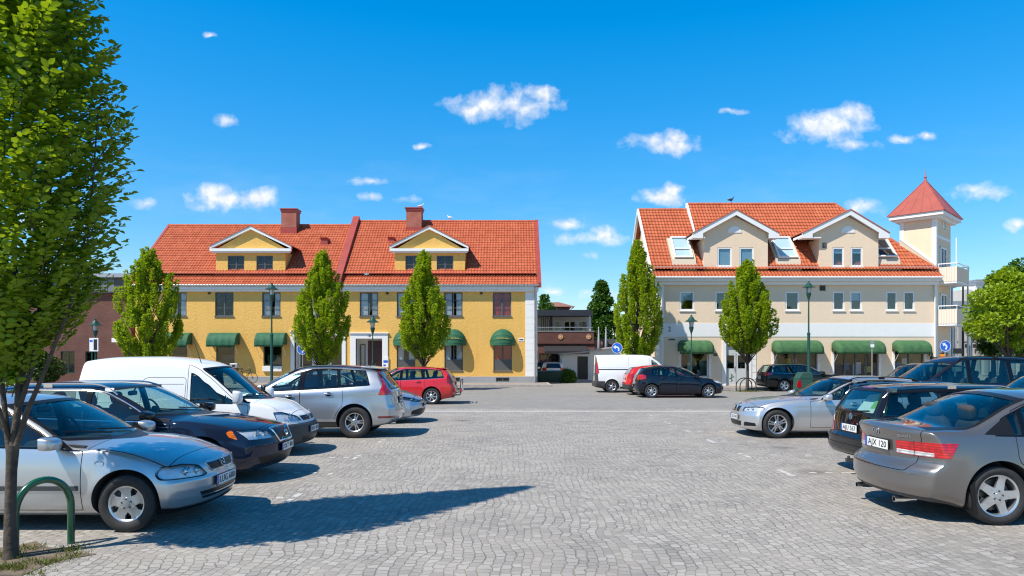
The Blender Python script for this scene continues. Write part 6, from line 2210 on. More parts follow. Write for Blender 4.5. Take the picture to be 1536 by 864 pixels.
mbw.quad((XR, 0, 0.5), (XR, 10.4, 0.5), (XR, 10.4, 6.45), (XR, 0, 6.45), 0)
mbw.quad((XL, 0, 0.5), (XL, 0, 6.45), (XL, 10.4, 6.45), (XL, 10.4, 0.5), 0)
mbw.quad((XL, 10.4, 0.5), (XL, 10.4, 6.45), (XR, 10.4, 6.45), (XR, 10.4, 0.5), 0)
for xg in (XL, XR):
 mbw.add([(xg, 0, 6.45), (xg, 10.4, 6.45), (xg, 5.2, 11.6)], [(0, 1, 2)], 0)
mbw.build('wall', YELLOW, yb)
rm = MB()
for h in holes + domh:
 room_box(rm, *h, 0.25, 2.2)
for h in lowh:
 room_box(rm, *h, 0.25, 2.0)
rm.build('interior', ROOM, yb, fix=False)
# plinth with basement windows
ph = [(yx(p) - 0.45, yx(p) + 0.45, 0.18, 0.46) for p in (680, 754)]
pm_ = wall_holes(XL - 0.03, D1[0] - 0.25, 0.1, 0.52, [], -0.035, 0.2)
wall_holes(D1[1] + 0.25, D2[0] - 0.35, 0.1, 0.52, [], -0.035, 0.2, mb=pm_)
wall_holes(D2[1] + 0.35, XR + 0.03, 0.1, 0.52, ph, -0.035, 0.2, mb=pm_)
for a, b in ((XL - 0.03, D1[0] - 0.25), (D1[1] + 0.25, D2[0] - 0.35), (D2[1] + 0.35, XR + 0.03)):
 pm_.quad((a, -0.035, 0.52), (b, -0.035, 0.52), (b, 0.0, 0.53), (a, 0.0, 0.53))
pm_.quad((XR + 0.03, -0.035, 0.1), (XR + 0.03, 10.4, 0.1), (XR + 0.03, 10.4, 0.52), (XR + 0.03, -0.035, 0.52))
pm_.build('plinth', PLINTH, yb)
for a, b, c, d in ph:
 make_window(yb, (a + b) / 2, c, -0.035, b - a, d - c, GREYWOOD, 2, 1, 0.05)
bk = MB()
for a, b, c, d in ph:
 bk.quad((a, 0.17, c), (b, 0.17, c), (b, 0.17, d), (a, 0.17, d))
bk.build('basement_interior', ROOM, yb)
for i, x in enumerate(WX):
 make_window(yb, x, WIN_Y[0], 0.0, 1.24, WIN_Y[1] - WIN_Y[0], GREYWOOD, 2, 3, 0.065, 0.03, curtain=(REDCURT if i == 7 else (None if i == 1 else CURTAIN)), sill=GREYWOOD)
for x in LOWX:
 make_window(yb, x, yz(549), 0.0, 1.24, yz(511) - yz(549), GREYWOOD, 1, 1, 0.06)
 MB().box(x - 0.64, x + 0.64, -0.14, -0.002, yz(549) - 0.36, yz(549) - 0.01).build('window_box', WHITEWOOD, yb, bevel=0.01)
 barrel_awning(yb, x, yz(517), 1.92, 0.80, 0.80, CANVAS)
 gd = MB()
 gd.box(x - 0.55, x + 0.50, 0.55, 0.60, yz(549) + 0.05, yz(549) + 0.75)
 gd.box(x - 0.2, x + 0.1, 0.45, 0.5, yz(549) + 0.05, yz(549) + 0.45)
 gd.build('shop_display', DARKGREYP, yb)
for x in DOMEX:
 make_window(yb, x, yz(541), 0.0, 1.24, yz(511) - yz(541), GREYWOOD, 2, 1, 0.06, curtain=(REDCURT if x == DOMEX[2] else CURTAIN))
 MB().box(x - 0.62, x + 0.62, 0.06, 0.14, yz(556), yz(541) - 0.003).build('window_panel', DARKGREYP, yb)
 MB().box(x - 0.66, x + 0.66, -0.05, 0.06, yz(556) - 0.07, yz(556) - 0.003).build('sill', GREYWOOD, yb)
 dome_awning(yb, x, yz(514.5), 1.70, 0.92, 0.78, CANVAS)
# doorways with white surrounds
for (a, b, c, d), ow, nm in ((D1, 0.26, 'shop'), (D2, 0.38, 'entrance')):
 sr_ = MB()
 sr_.box(a - ow, a, -0.07, 0.10, 0.12, d + ow * 0.9)
 sr_.box(b, b + ow, -0.07, 0.10, 0.12, d + ow * 0.9)
 sr_.box(a, b, -0.068, 0.10, d, d + ow * 0.9 - 0.002)
 sr_.box(a - ow - 0.06, b + ow + 0.06, -0.14, 0.05, d + ow * 0.9, d + ow * 0.9 + 0.07)
 sr_.build('door_surround', WHITEWOOD, yb, bevel=0.006)
 ps = MB()
 dep = 0.9
 ps.quad((a, 0.05, 0.12), (a, dep, 0.12), (a, dep, d), (a, 0.05, d))
 ps.quad((b, 0.05, 0.12), (b, 0.05, d), (b, dep, d), (b, dep, 0.12))
 ps.quad((a, 0.05, d), (b, 0.05, d), (b, dep, d), (a, dep, d))
 ps.quad((a, dep + 0.01, 0.12), (b, dep + 0.01, 0.12), (b, dep + 0.01, d), (a, dep + 0.01, d))
 ps.build('porch', WHITEPL, yb, fix=False)
 if nm == 'entrance':
  dr = MB().box(yx(548), yx(571), dep - 0.06, dep, 0.14, d - 0.12).build('door', DARKWOOD, yb)
  gd = MB()
  for k in range(2):
   for q in range(3):
    gd.box(yx(549.5) + k * 0.5, yx(549.5) + k * 0.5 + 0.40, dep - 0.075, dep - 0.058, 0.35 + q * 0.78, 0.95 + q * 0.78)
  gd.build('door_panel', DARKWOOD, dr, bevel=0.01)
  MB().tube([(yx(559), dep - 0.10, 1.1), (yx(559), dep - 0.10, 1.4)], 0.018, 8).build('handle', CHROME, dr, 40)
  make_window(yb, yx(540.5), 0.5, dep - 0.12, 0.34, 2.2, DARKWOOD, 1, 1, 0.05, recess=0.0)
  text_part('18', 0.24, ((a + b) / 2, -0.075, d + 0.18), yb)
  MB().box(b + 0.06, b + 0.42, -0.10, -0.072, 1.15, 1.85).build('notice_board', SIGNWHITE, yb)
  nb = MB()
  nb.box(b + 0.09, b + 0.39, -0.104, -0.1, 1.45, 1.62)
  nb.box(b + 0.09, b + 0.25, -0.104, -0.1, 1.22, 1.34)
  nb.build('notice_print', SIGNBLUE, yb)
 else:
  dr = MB()
  for k in range(3):
   x0_ = a + (b - a) * k / 3
   x1_ = a + (b - a) * (k + 1) / 3
   dr.box(x0_ + 0.02, x0_ + 0.12, dep - 0.06, dep, 0.14, d - 0.02)
   dr.box(x1_ - 0.12, x1_ - 0.02, dep - 0.06, dep, 0.14, d - 0.02)
   dr.box(x0_ + 0.12, x1_ - 0.12, dep - 0.062, dep, d - 0.14, d - 0.02)
   dr.box(x0_ + 0.12, x1_ - 0.12, dep - 0.062, dep, 0.14, 0.42)
  dr = dr.build('door', WHITEWOOD, yb)
  MB().box(a + 0.05, b - 0.05, dep - 0.03, dep - 0.02, 0.3, d - 0.1).build('door_glass', PANE, dr)
  bk = MB().quad((a, dep + 0.004, 0.12), (b, dep + 0.004, 0.12), (b, dep + 0.004, d), (a, dep + 0.004, d)).build('interior', ROOM, yb)
# cornice, gutter, pilaster, pipes
mb = MB()
mb.box(XL - 0.25, XR + 0.10, -0.22, 0.0, 6.22, 6.34)
mb.box(XL - 0.25, XR + 0.12, -0.32, 0.0, 6.342, 6.56)
mb.box(XL - 0.25, XR + 0.10, -0.05, 0.3, 6.562, 6.68)
mb.build('cornice', WHITEPL, yb)
mb = MB()
mb.tube([(XL - 0.3, -0.40, 6.62), (XR + 0.12, -0.40, 6.62)], 0.065, 10)
mb.build('gutter', GALV, yb, 50)
mb = MB()
for k in range(13):
 z0 = 0.53 + k * 0.44
 mb.box(XR - 0.76, XR + 0.035, -0.035, 0.25, z0, min(6.21, z0 + 0.425))
mb.box(XR - 0.74, XR + 0.02, -0.02, 0.2, 0.53, 6.2)
mb.build('quoins', WHITEPL, yb)
pipe(yb, 'downpipe', GALV, [(XR - 0.12, -0.36, 6.58), (XR - 0.12, -0.30, 6.35), (XR - 0.12, -0.09, 6.1), (XR - 0.12, -0.09, 0.2)], 0.045)
mb = MB()
mb.box(yx(778), yx(786), -0.02, -0.003, yz(512), yz(507))
mb.build('street_name_plate', SIGNWHITE, yb)
MB().box(yx(779), yx(785), -0.024, -0.02, yz(510.3), yz(508.6)).build('plate_print', INK, yb)
mb = MB()
for p in (314, 505, 581, 722):
 mb.box(yx(p) - 0.08, yx(p) + 0.08, -0.06, -0.002, 6.05, 6.18)
mb.build('wall_vent', IRON, yb)
# roof: two runs divided by a fire wall; a shallow lower strip with a snow board above it
ROOFS = []
for a, b, zr in ((XL - 0.22, yx(505), 11.62), (yx(512.5), XR + 0.06, 11.92)):
 zk, yk = 7.42, 0.42
 low = link('roof', tile_roof(a, b, -0.42, 6.66, yk + 0.1, zk, dv=0.30), yb, TILE)
 up = link('roof', tile_roof(a, b, yk - 0.12, zk + 0.05, 5.2, zr), yb, TILE)
 bk = MB().quad((a, 5.2, zr), (b, 5.2, zr), (b, 10.8, 6.6), (a, 10.8, 6.6)).build('roof', TILE, yb)
 mb = MB()
 n = int((b - a) / 0.36)
 for k in range(n):
  mb.lathe([(0.10, 0.0), (0.115, 0.02), (0.105, 0.37)], 10, c=(a + k * (b - a) / n, 5.2, zr + 0.02), axis='x')
 mb.build('ridge_tiles', TILE, up, 40)
 mb = MB()
 mb.tube([(a + 0.1, yk - 0.26, zk + 0.06), (b - 0.1, yk - 0.26, zk + 0.06)], 0.025, 6)
 mb.build('snow_guard', REDMETAL, up)
 ROOFS.append((up, a, b, zr))

def slope_beam(parent, name, m, x0, x1, pts, h0, h1):
 """upstand along the roof slope: pts are (y, z) on the slope"""
 mb = MB()
 poly = [(y, z + h1) for y, z in pts] + [(y, z + h0) for y, z in pts[::-1]]
 mb.prism(poly, x0, x1, 'x')
 return mb.build(name, m, parent)

slope_beam(yb, 'fire_wall', REDMETAL, yx(503.5), yx(514), [(-0.38, 6.7), (0.40, 7.45), (5.2, 11.92), (5.75, 11.35)], -0.3, 0.42)
slope_beam(yb, 'verge', REDMETAL, XL - 0.36, XL - 0.18, [(-0.42, 6.62), (0.40, 7.42), (5.25, 11.62), (10.8, 6.6)], -0.16, 0.16)
slope_beam(yb, 'verge', REDMETAL, XR + 0.03, XR + 0.30, [(-0.42, 6.62), (0.40, 7.42), (5.25, 11.92), (10.8, 6.6)], -0.16, 0.16)
brick_chimney(ROOFS[0][0], gx(436, 51.75) - XB, 4.75, 10.4, 12.72, 1.10, 0.9)
brick_chimney(ROOFS[1][0], gx(622, 51.75) - XB, 4.75, 10.4, 12.80, 1.12, 0.9)
for r, px, py, w in ((ROOFS[0][0], 487, 362, 0.5), (ROOFS[1][0], 587, 361, 0.45)):
 zz = CAMZ + (HY - py) / 20.9
 yy = (zz - 7.42) / 0.935 + 0.42
 xx = (px - CX) / 20.9 - XB
 mb = MB()
 mb.prism([(yy - 0.25, zz - 0.35), (yy - 0.25, zz + 0.10), (yy - 0.35, zz + 0.24), (yy + 0.3, zz + 0.24), (yy + 0.3, zz + 0.1)], xx - w / 2, xx + w / 2, 'x')
 mb.build('roof_vent', REDMETAL, r)

def dormer(parent, px0, px1, gx0, gx1, apex_px, wins, wall, trim, roofm, y0, zb, ze, za, sc, x0f, wy, ww, wall_over=0.0):
 """gabled dormer: front wall, cheeks, pediment with raking trim and a little roof running back into the slope"""
 fx = lambda p: (p - CX) / sc - x0f
 x0, x1, a0, a1 = fx(px0), fx(px1), fx(gx0), fx(gx1)
 xc = (a0 + a1) / 2
 hs = [(fx(p) - ww / 2, fx(p) + ww / 2, wy[0], wy[1]) for p in wins]
 mb = wall_holes(x0, x1, zb - 0.15, ze, hs, y0, 0.16)
 mb.quad((x0, y0, zb - 0.15), (x0, y0, ze), (x0, y0 + 4, ze), (x0, y0 + 4, zb - 0.15))
 mb.quad((x1, y0, zb - 0.15), (x1, y0 + 4, zb - 0.15), (x1, y0 + 4, ze), (x1, y0, ze))
 mb.add([(a0 + 0.1, y0 - 0.02, ze), (a1 - 0.1, y0 - 0.02, ze), (xc, y0 - 0.02, za + 0.06)], [(0, 1, 2)])
 d = mb.build('dormer', wall, parent)
 rb = MB()
 for h in hs:
  room_box(rb, h[0] + 0.2, h[1] - 0.2, h[2] + 0.15, h[3] - 0.15, y0 + 0.16, y0 + 1.2)
 rb.build('interior', ROOM, d, fix=False)
 return d, x0, x1, a0, a1, xc, hs

YD = 0.52
sD = F / (YB + YD)
for (p0, p1, g0, g1, wins) in ((324, 428, 317, 438, (354, 397)), (592, 697.5, 585.5, 703, (620.5, 667.5))):
 ze, za = CAMZ + (HY - 377) / sD, CAMZ + (HY - 345) / sD
 zb = CAMZ + (HY - 411) / sD
 wy = (CAMZ + (HY - 411) / sD + 0.04, CAMZ + (HY - 383.5) / sD)
 d, x0, x1, a0, a1, xc, hs = dormer(yb, p0, p1, g0, g1, 0, wins, YELLOW, WHITEWOOD, REDMETAL, YD, zb, ze, za, sD, XB, wy, 1.12)
 for h in hs:
  make_window(yb, (h[0] + h[1]) / 2, h[2], YD, h[1] - h[0], h[3] - h[2], GREYWOOD, 2, 2, 0.06, 0.025, recess=0.06, sill=WHITEWOOD)
 t = MB()
 t.box(a0, a1, YD - 0.28, YD + 0.0, ze - 0.02, ze + 0.16)
 t.box(a0 + 0.08, a1 - 0.08, YD - 0.2, YD + 0.0, ze - 0.12, ze - 0.022)
 for s_, e0 in ((1, a0), (-1, a1)):
  poly = [(e0, ze + 0.162), (xc, za + 0.02), (xc, za + 0.26), (e0, ze + 0.36)]
  t.prism(poly, YD - 0.26 + (0.004 if s_ > 0 else 0), YD + 0.03, 'y')
 t.build('pediment_trim', WHITEWOOD, d)
 rf = MB()
 for s_, e0 in ((1, a0 - 0.04), (-1, a1 + 0.04)):
  rf.add([(e0, YD - 0.30, ze + 0.37), (xc, YD - 0.30, za + 0.285), (xc, 4.4, za + 0.285), (e0, 4.4, ze + 0.37)], [(0, 1, 2, 3)])
 r_ = rf.build('dormer_roof', TILE, d)
 r_.modifiers.new('t', 'SOLIDIFY').thickness = 0.05
 fl = MB()
 fl.box(x0 - 0.06, x1 + 0.06, YD - 0.10, YD - 0.004, zb - 0.06, zb + 0.02)
 fl.build('flashing', REDMETAL, d)

# ------------------------------------------------------------------ the cream building with the corner tower
YR, XRB = 42.0, 17.0
SR = F / YR

def rx(px):
 return (px - CX) / SR - XRB

def rz_(py):
 return CAMZ + (HY - py) / SR

rb = thing('cream_building', 'cream corner building with orange tiled roof, two white gabled dormers and a red capped tower', 'building', (XRB, YR, 0))
XL2, XR2 = rx(985.5), rx(1404)
up = [(rx(p) - w / 2, rx(p) + w / 2, rz_(466), rz_(437.5)) for p, w in ((1030.5, 0.86), (1083, 0.80), (1188.5, 0.82), (1258, 0.70), (1284, 0.70), (1337.5, 0.66), (1363.5, 0.66))]
shop = [(rx(1021), rx(1063), 0.62, rz_(519)), (rx(1161), rx(1226), 0.62, rz_(519)), (rx(1251), rx(1318), 0.62, rz_(519)), (rx(1342), rx(1386), 0.62, rz_(519))]
door = (rx(1089), rx(1121), 0.125, rz_(517))
mb = wall_holes(XL2, XR2, 0.1, 6.6, up + shop + [door], 0.0, 0.22)
mb.quad((XL2, 0, 0.1), (XL2, 0, 6.6), (XL2, 9, 6.6), (XL2, 9, 0.1))
mb.quad((XR2, 0, 0.1), (XR2, 9, 0.1), (XR2, 9, 6.6), (XR2, 0, 6.6))
mb.quad((XL2, 9, 0.1), (XL2, 9, 6.6), (XR2, 9, 6.6), (XR2, 9, 0.1))
mb.add([(XL2, 0, 6.6), (XL2, 4.3, 11.5), (XL2, 8.6, 6.6)], [(0, 1, 2)])
mb.build('wall', CREAM, rb)
rm = MB()
for h in up:
 room_box(rm, *h, 0.22, 2.0)
room_box(rm, *door, 0.22, 2.0)
rm.build('interior', ROOM, rb, fix=False)
rm = MB()
for h in shop:
 room_box(rm, *h, 0.22, 2.4)
rm.build('shop_interior', SHOPROOM, rb, fix=False)
for i, h in enumerate(up):
 make_window(rb, (h[0] + h[1]) / 2, h[2], 0.0, h[1] - h[0], h[3] - h[2], WHITEWOOD, 1, 1, 0.085, curtain=None, sill=WHITEWOOD, recess=0.02, pane=PANEB, blind=(0.45 if i in (0, 4) else None))
for i, (h, nc) in enumerate(zip(shop, (1, 2, 4, 2))):
 make_window(rb, (h[0] + h[1]) / 2, h[2], 0.0, h[1] - h[0], h[3] - h[2], GREYWOOD if i else WHITEWOOD, nc, 1, 0.07, recess=0.12)
 xa = (h[0] + h[1]) / 2
 barrel_awning(rb, xa, rz_(527), (h[1] - h[0]) + (0.36 if i == 0 else 0.30), 0.66, 0.85, CANVAS2, scallop=False, ends=0.26)
 MB().box(h[0] - 0.14, h[0] - 0.002, -0.03, 0.10, 0.12, h[3] + 0.12).build('shop_jamb', WHITEPL, rb)
 MB().box(h[1] + 0.002, h[1] + 0.14, -0.03, 0.10, 0.12, h[3] + 0.12).build('shop_jamb', WHITEPL, rb)
gd = MB()
r5 = random.Random(9)
for h in shop[1:]:
 for k in range(6):
  xx = h[0] + (h[1] - h[0]) * (k + 0.5) / 6
  hh = r5.uniform(0.5, 1.4)
  gd.box(xx - 0.15, xx + 0.12, 0.7 + r5.random() * 0.5, 1.4, 0.62, 0.62 + hh)
gd.build('shop_display', SEAT, rb)
for mt, cnt in ((CURTAIN, 7), (pbr('poster_red', (0.45, 0.05, 0.03), 0.7), 3), (pbr('poster_blue', (0.05, 0.14, 0.35), 0.7), 3), (pbr('goods_yellow', (0.60, 0.42, 0.06), 0.7), 4), (LEAFH, 5)):
 gd = MB()
 for k in range(cnt):
  h = shop[1 + (k + cnt) % 3] if k % 4 else shop[0]
  xx = r5.uniform(h[0] + 0.15, h[1] - 0.35)
  zz = r5.uniform(0.7, 1.5)
  yy = r5.uniform(0.32, 1.3)
  if mt is LEAFH:
   rbox(gd, (xx, yy, zz), (0.35, 0.3, 0.45), 2.2, 6, 8)
  else:
   gd.box(xx, xx + r5.uniform(0.18, 0.45), yy, yy + 0.03, zz, zz + r5.uniform(0.3, 0.7))
 gd.build('shop_goods', mt, rb, fix=False)
MB().box(shop[0][1] - 0.45, shop[0][1] - 0.05, 0.30, 0.34, 0.62, rz_(539)).build('shop_shutter', GREENPOLE, rb)
# entrance
ow = 0.24
sr_ = MB()
sr_.box(door[0] - ow, door[0], -0.05, 0.10, 0.12, door[3] + ow)
sr_.box(door[1], door[1] + ow, -0.05, 0.10, 0.12, door[3] + ow)
sr_.box(door[0], door[1], -0.048, 0.10, door[3], door[3] + ow - 0.002)
sr_.build('door_surround', WHITEPL, rb, bevel=0.006)
dm = MB()
xm = (door[0] + door[1]) / 2
fw_ = 0.09
DG = pbr('pale_grey_woodwork', (0.52, 0.55, 0.55), 0.5)
for a, b in ((door[0], xm - 0.02), (xm + 0.02, door[1])):
 dm.box(a, a + fw_, 0.10, 0.16, 0.13, door[3] - 0.55)
 dm.box(b - fw_, b, 0.10, 0.16, 0.13, door[3] - 0.55)
 dm.box(a + fw_, b - fw_, 0.098, 0.16, 0.13, 1.15)
 dm.box(a + fw_, b - fw_, 0.098, 0.16, door[3] - 0.64, door[3] - 0.552)
dm.box(door[0], door[1], 0.095, 0.16, door[3] - 0.55, door[3] - 0.02)
dd = dm.build('door', DG, rb)
MB().box(door[0] + 0.05, door[1] - 0.05, 0.125, 0.131, 1.1, door[3] - 0.6).build('door_glass', PANE, dd)
MB().tube([(xm - 0.10, 0.07, 1.0), (xm - 0.10, 0.07, 1.3)], 0.016, 8).build('handle', CHROME, dd, 40)
sm = MB()
for k, (u, v) in enumerate(((0, 0), (0.0, 0.16), (0.0, 0.32), (0.12, 0.08), (-0.1, 0.2), (0.1, 0.36))):
 sm.tube([(door[0] + 0.32 + u, 0.092, 0.35 + v), (door[0] + 0.40 - u, 0.092, 0.48 + v)], 0.016, 6)
sm.build('leaf_motif', CANVAS2, dd)
mb = MB()
for k in range(6):
 mb.box(rx(1123.5) + 0.2, rx(1134), -0.03, 0.10, 0.12 + k * 0.40, 0.12 + k * 0.40 + 0.375)
mb.build('rusticated_pier', WHITEPL, rb)
# white band, numbers, plates
zb0, zb1 = rz_(505), rz_(485)
MB().box(XL2 + 0.42, XR2 - 0.02, -0.022, 0.0, zb0, zb1).build('string_course', WHITEPL, rb)
text_part('2', 0.42, (rx(1004), -0.03, rz_(494)), rb)
MB().box(rx(1002), rx(1013), -0.02, -0.002, rz_(511), rz_(507.5)).build('street_name_plate', GALV, rb)
MB().box(rx(1003), rx(1012), -0.024, -0.02, rz_(510), rz_(508.5)).build('plate_print', INK, rb)
MB().box(rx(1070), rx(1076), -0.02, -0.002, rz_(534), rz_(530)).build('wall_plaque', DARKGREYP, rb)
mb = MB()
mb.box(rx(1229.5), rx(1238), -0.03, -0.002, rz_(436), rz_(428.5))
mb.build('wall_vent', IRON, rb)
mb = MB()
mb.box(XL2 - 0.03, XL2 + 0.40, -0.035, 0.2, 0.1, 6.2)
mb.build('corner_pilaster', WHITEPL, rb)
pipe(rb, 'downpipe', WHITEWOOD, [(XL2 + 0.28, -0.42, 6.62), (XL2 + 0.28, -0.12, 6.2), (XL2 + 0.28, -0.12, 0.15)], 0.05)
pipe(rb, 'downpipe', WHITEWOOD, [(XR2 - 0.10, -0.42, 6.62), (XR2 - 0.10, -0.09, 6.2), (XR2 - 0.10, -0.09, 0.15)], 0.05)
mb = MB()
mb.box(XL2 - 0.3, XR2 + 0.05, -0.46, 0.0, 6.36, 6.52)
mb.box(XL2 - 0.3, XR2 + 0.05, -0.22, 0.0, 6.16, 6.358)
mb.build('cornice', WHITEPL, rb)
MB().tube([(XL2 - 0.35, -0.54, 6.565), (XR2 + 0.05, -0.54, 6.565)], 0.075, 10).build('gutter', WHITEWOOD, rb, 50)
# main roof; the right part is a step higher and hipped at the tower end
zk, yk = 7.06, 0.06
xs_ = rx(1034) + 1.0
ZR1, ZR2 = 11.55, 11.92
xh = 24.9 - XRB - 2.4
low = link('roof', tile_roof(XL2 - 0.32, XR2 + 0.1, -0.56, 6.60, yk + 0.06, zk, dv=0.24), rb, TILE2)
upl = link('roof', tile_roof(XL2 - 0.32, xs_, yk - 0.12, zk + 0.04, 4.3, ZR1, clip=()), rb, TILE2)
hipd = Vector((1.0, -0.97, 0)).normalized()
upr = link('roof', tile_roof(xs_, XR2 + 0.1, yk - 0.12, zk + 0.04, 4.3, ZR2, clip=[((XR2 + 0.1, yk - 0.1, 0), Vector((1.05, 1.0, 0)).normalized())]), rb, TILE2)
for o_, a, b, zr in ((upl, XL2 - 0.32, xs_, ZR1), (upr, xs_, XR2 - 4.0, ZR2)):
 mb = MB()
 n = int((b - a) / 0.36)
 for k in range(n):
  mb.lathe([(0.10, 0.0), (0.115, 0.02), (0.105, 0.37)], 10, c=(a + k * (b - a) / n, 4.3, zr + 0.02), axis='x')
 mb.build('ridge_tiles', TILE2, o_, 40)
mb = MB()
hp = [Vector((XR2 - 4.10, 4.3, ZR2)), Vector((XR2 + 0.05, yk - 0.06, zk + 0.05))]
for k in range(17):
 a, b = hp[0].lerp(hp[1], k / 17), hp[0].lerp(hp[1], (k + 1.06) / 17)
 mb.tube([a + Vector((0, 0, 0.02)), b], [0.10, 0.12], 10)
mb.build('hip_tiles', TILE2, upr, 40)
bk = MB()
bk.quad((XL2 - 0.32, 4.3, ZR1), (xs_, 4.3, ZR1), (xs_, 9.2, 6.5), (XL2 - 0.32, 9.2, 6.5))
bk.quad((xs_, 4.3, ZR2), (XR2 - 4.10, 4.3, ZR2), (XR2 + 0.1, 9.2, 6.5), (xs_, 9.2, 6.5))
bk.add([(XR2 - 4.10, 4.3, ZR2 - 0.03), (XR2 + 0.1, -0.1, 6.95), (XR2 + 0.1, 9.2, 6.5)], [(0, 1, 2)])
bk.build('roof', TILE2, rb)
MB().prism([(4.3 - 1.9, 9.7), (4.3 + 0.1, ZR2 + 0.12), (4.3 + 0.3, ZR2 + 0.12), (4.3 + 0.3, ZR1), (4.3 - 1.9, 9.45)], xs_ - 0.10, xs_ + 0.02, 'x').build('parapet', WHITEWOOD, rb)
slope_beam(rb, 'verge', WHITEWOOD, XL2 - 0.42, XL2 - 0.28, [(-0.56, 6.52), (0.0, 7.0), (4.35, ZR1), (9.2, 6.5)], -0.22, 0.10)
mb = MB()
mb.tube([(XL2 - 0.2, -0.16, zk + 0.16), (rx(1060), -0.16, zk + 0.16)], 0.03, 6)
mb.tube([(rx(1150), -0.16, zk + 0.16), (rx(1228), -0.16, zk + 0.16)], 0.03, 6)
mb.tube([(rx(1316), -0.16, zk + 0.16), (XR2 - 0.2, -0.16, zk + 0.16)], 0.03, 6)
mb.build('snow_guard', GALV, upl, 40)
# two wall dormers
for (p0, p1, g0, g1, ap, wins, ww) in ((1056, 1152, 1037, 1166, 1102, (1087, 1120), 0.86), (1229, 1318, 1200, 1330, 1272, (1257.5, 1285.5), 0.70)):
 y0 = 0.03
 ze, za = rz_(357), rz_(324)
 x0, x1, a0, a1 = rx(p0), rx(p1), rx(g0), rx(g1)
 xc = rx(ap)
 zb = rz_(405)
 wy = (rz_(400), rz_(371))
 hs = [(rx(p) - ww / 2, rx(p) + ww / 2, wy[0], wy[1]) for p in wins]
 mb = wall_holes(x0, x1, rz_(400.5), ze, hs, y0, 0.2)
 mb.quad((x0, y0, zb), (x0, y0, ze), (x0, y0 + 4, ze), (x0, y0 + 4, zb))
 mb.quad((x1, y0, zb), (x1, y0 + 4, zb), (x1, y0 + 4, ze), (x1, y0, ze))
 k_ = (za - ze) / (xc - a0)
 zl, zr_ = ze + (x0 - a0) * k_, ze + (a1 - x1) * (za - ze) / (a1 - xc)
 mb.add([(x0, y0, ze), (x1, y0, ze), (x1, y0, zr_), (xc, y0, za), (x0, y0, zl)], [(0, 1, 2, 3, 4)])
 mb.add([(a0 + 0.06, y0 + 0.01, ze), (x0, y0 + 0.01, ze), (x0, y0 + 0.01, zl)], [(0, 1, 2)])
 mb.add([(x1, y0 + 0.01, ze), (a1 - 0.06, y0 + 0.01, ze), (x1, y0 + 0.01, zr_)], [(0, 1, 2)])
 d = mb.build('dormer', CREAM, rb)
 MB().box(x0 + 0.004, x1 - 0.004, y0 + 0.02, y0 + 0.3, zb - 0.1, rz_(400.5)).build('dormer_base', OCHRE, d)
 room = MB()
 for h in hs:
  room_box(room, h[0] + 0.2, h[1] - 0.2, h[2] + 0.15, h[3] - 0.15, y0 + 0.2, y0 + 1.2)
 room.build('interior', ROOM, d, fix=False)
 for h in hs:
  make_window(rb, (h[0] + h[1]) / 2, h[2], y0, h[1] - h[0], h[3] - h[2], WHITEWOOD, 1, 1, 0.085, sill=WHITEWOOD, recess=0.02, pane=PANEB, blind=0.93 if p0 == 1056 else 0.3)
 t = MB()
 for e0 in (a0, a1):
  sgn = 1 if e0 == a0 else -1
  poly = [(e0, ze - 0.06), (e0 + sgn * 0.62, ze - 0.06), (e0 + sgn * 0.62, ze - 0.06 + 0.62 * (za - ze) / abs(xc - e0) - 0.02), (xc, za + 0.0), (xc, za + 0.34), (e0, ze + 0.26)]
  t.prism(poly, y0 - 0.36 + (0.003 if sgn > 0 else 0), y0 - 0.30 + (0.003 if sgn > 0 else 0), 'y')
  poly2 = [(e0, ze - 0.06), (e0 + sgn * 0.62, ze - 0.06), (xc, za + 0.0), (xc, za + 0.06), (e0, ze + 0.02)]
  t.prism([(e0, ze + 0.0), (xc, za + 0.08), (xc, za + 0.20), (e0, ze + 0.14)], y0 - 0.30, y0 + 1.0, 'y')
  q = sorted((e0, x0 if sgn > 0 else x1))
  t.box(q[0] + 0.01, q[1] - 0.003, y0 - 0.295, y0 + 0.3, ze - 0.055, ze + 0.02)
 t.build('bargeboard', WHITEWOOD, d)
 rf = MB()
 for e0 in (a0 - 0.03, a1 + 0.03):
  rf.add([(e0, y0 - 0.40, ze + 0.27), (xc, y0 - 0.40, za + 0.36), (xc, 3.95, za + 0.36), (e0, 3.95, ze + 0.27)], [(0, 1, 2, 3)])
 r_ = rf.build('dormer_roof', TILE2, d)
 r_.modifiers.new('t', 'SOLIDIFY').thickness = 0.05
 lu = MB()
 pts = [(xc + 0.42 * math.cos(PI * k / 14), rz_(349) + 0.40 * math.sin(PI * k / 14)) for k in range(15)]
 lu.prism(pts, y0 - 0.03, y0 - 0.002, 'y')
 lu.build('lunette', WHITEWOOD, d)
mb = MB().box(rx(1234), rx(1240), 0.0, 0.028, rz_(372), rz_(364)).build('wall_vent', DARKGREYP, rb)
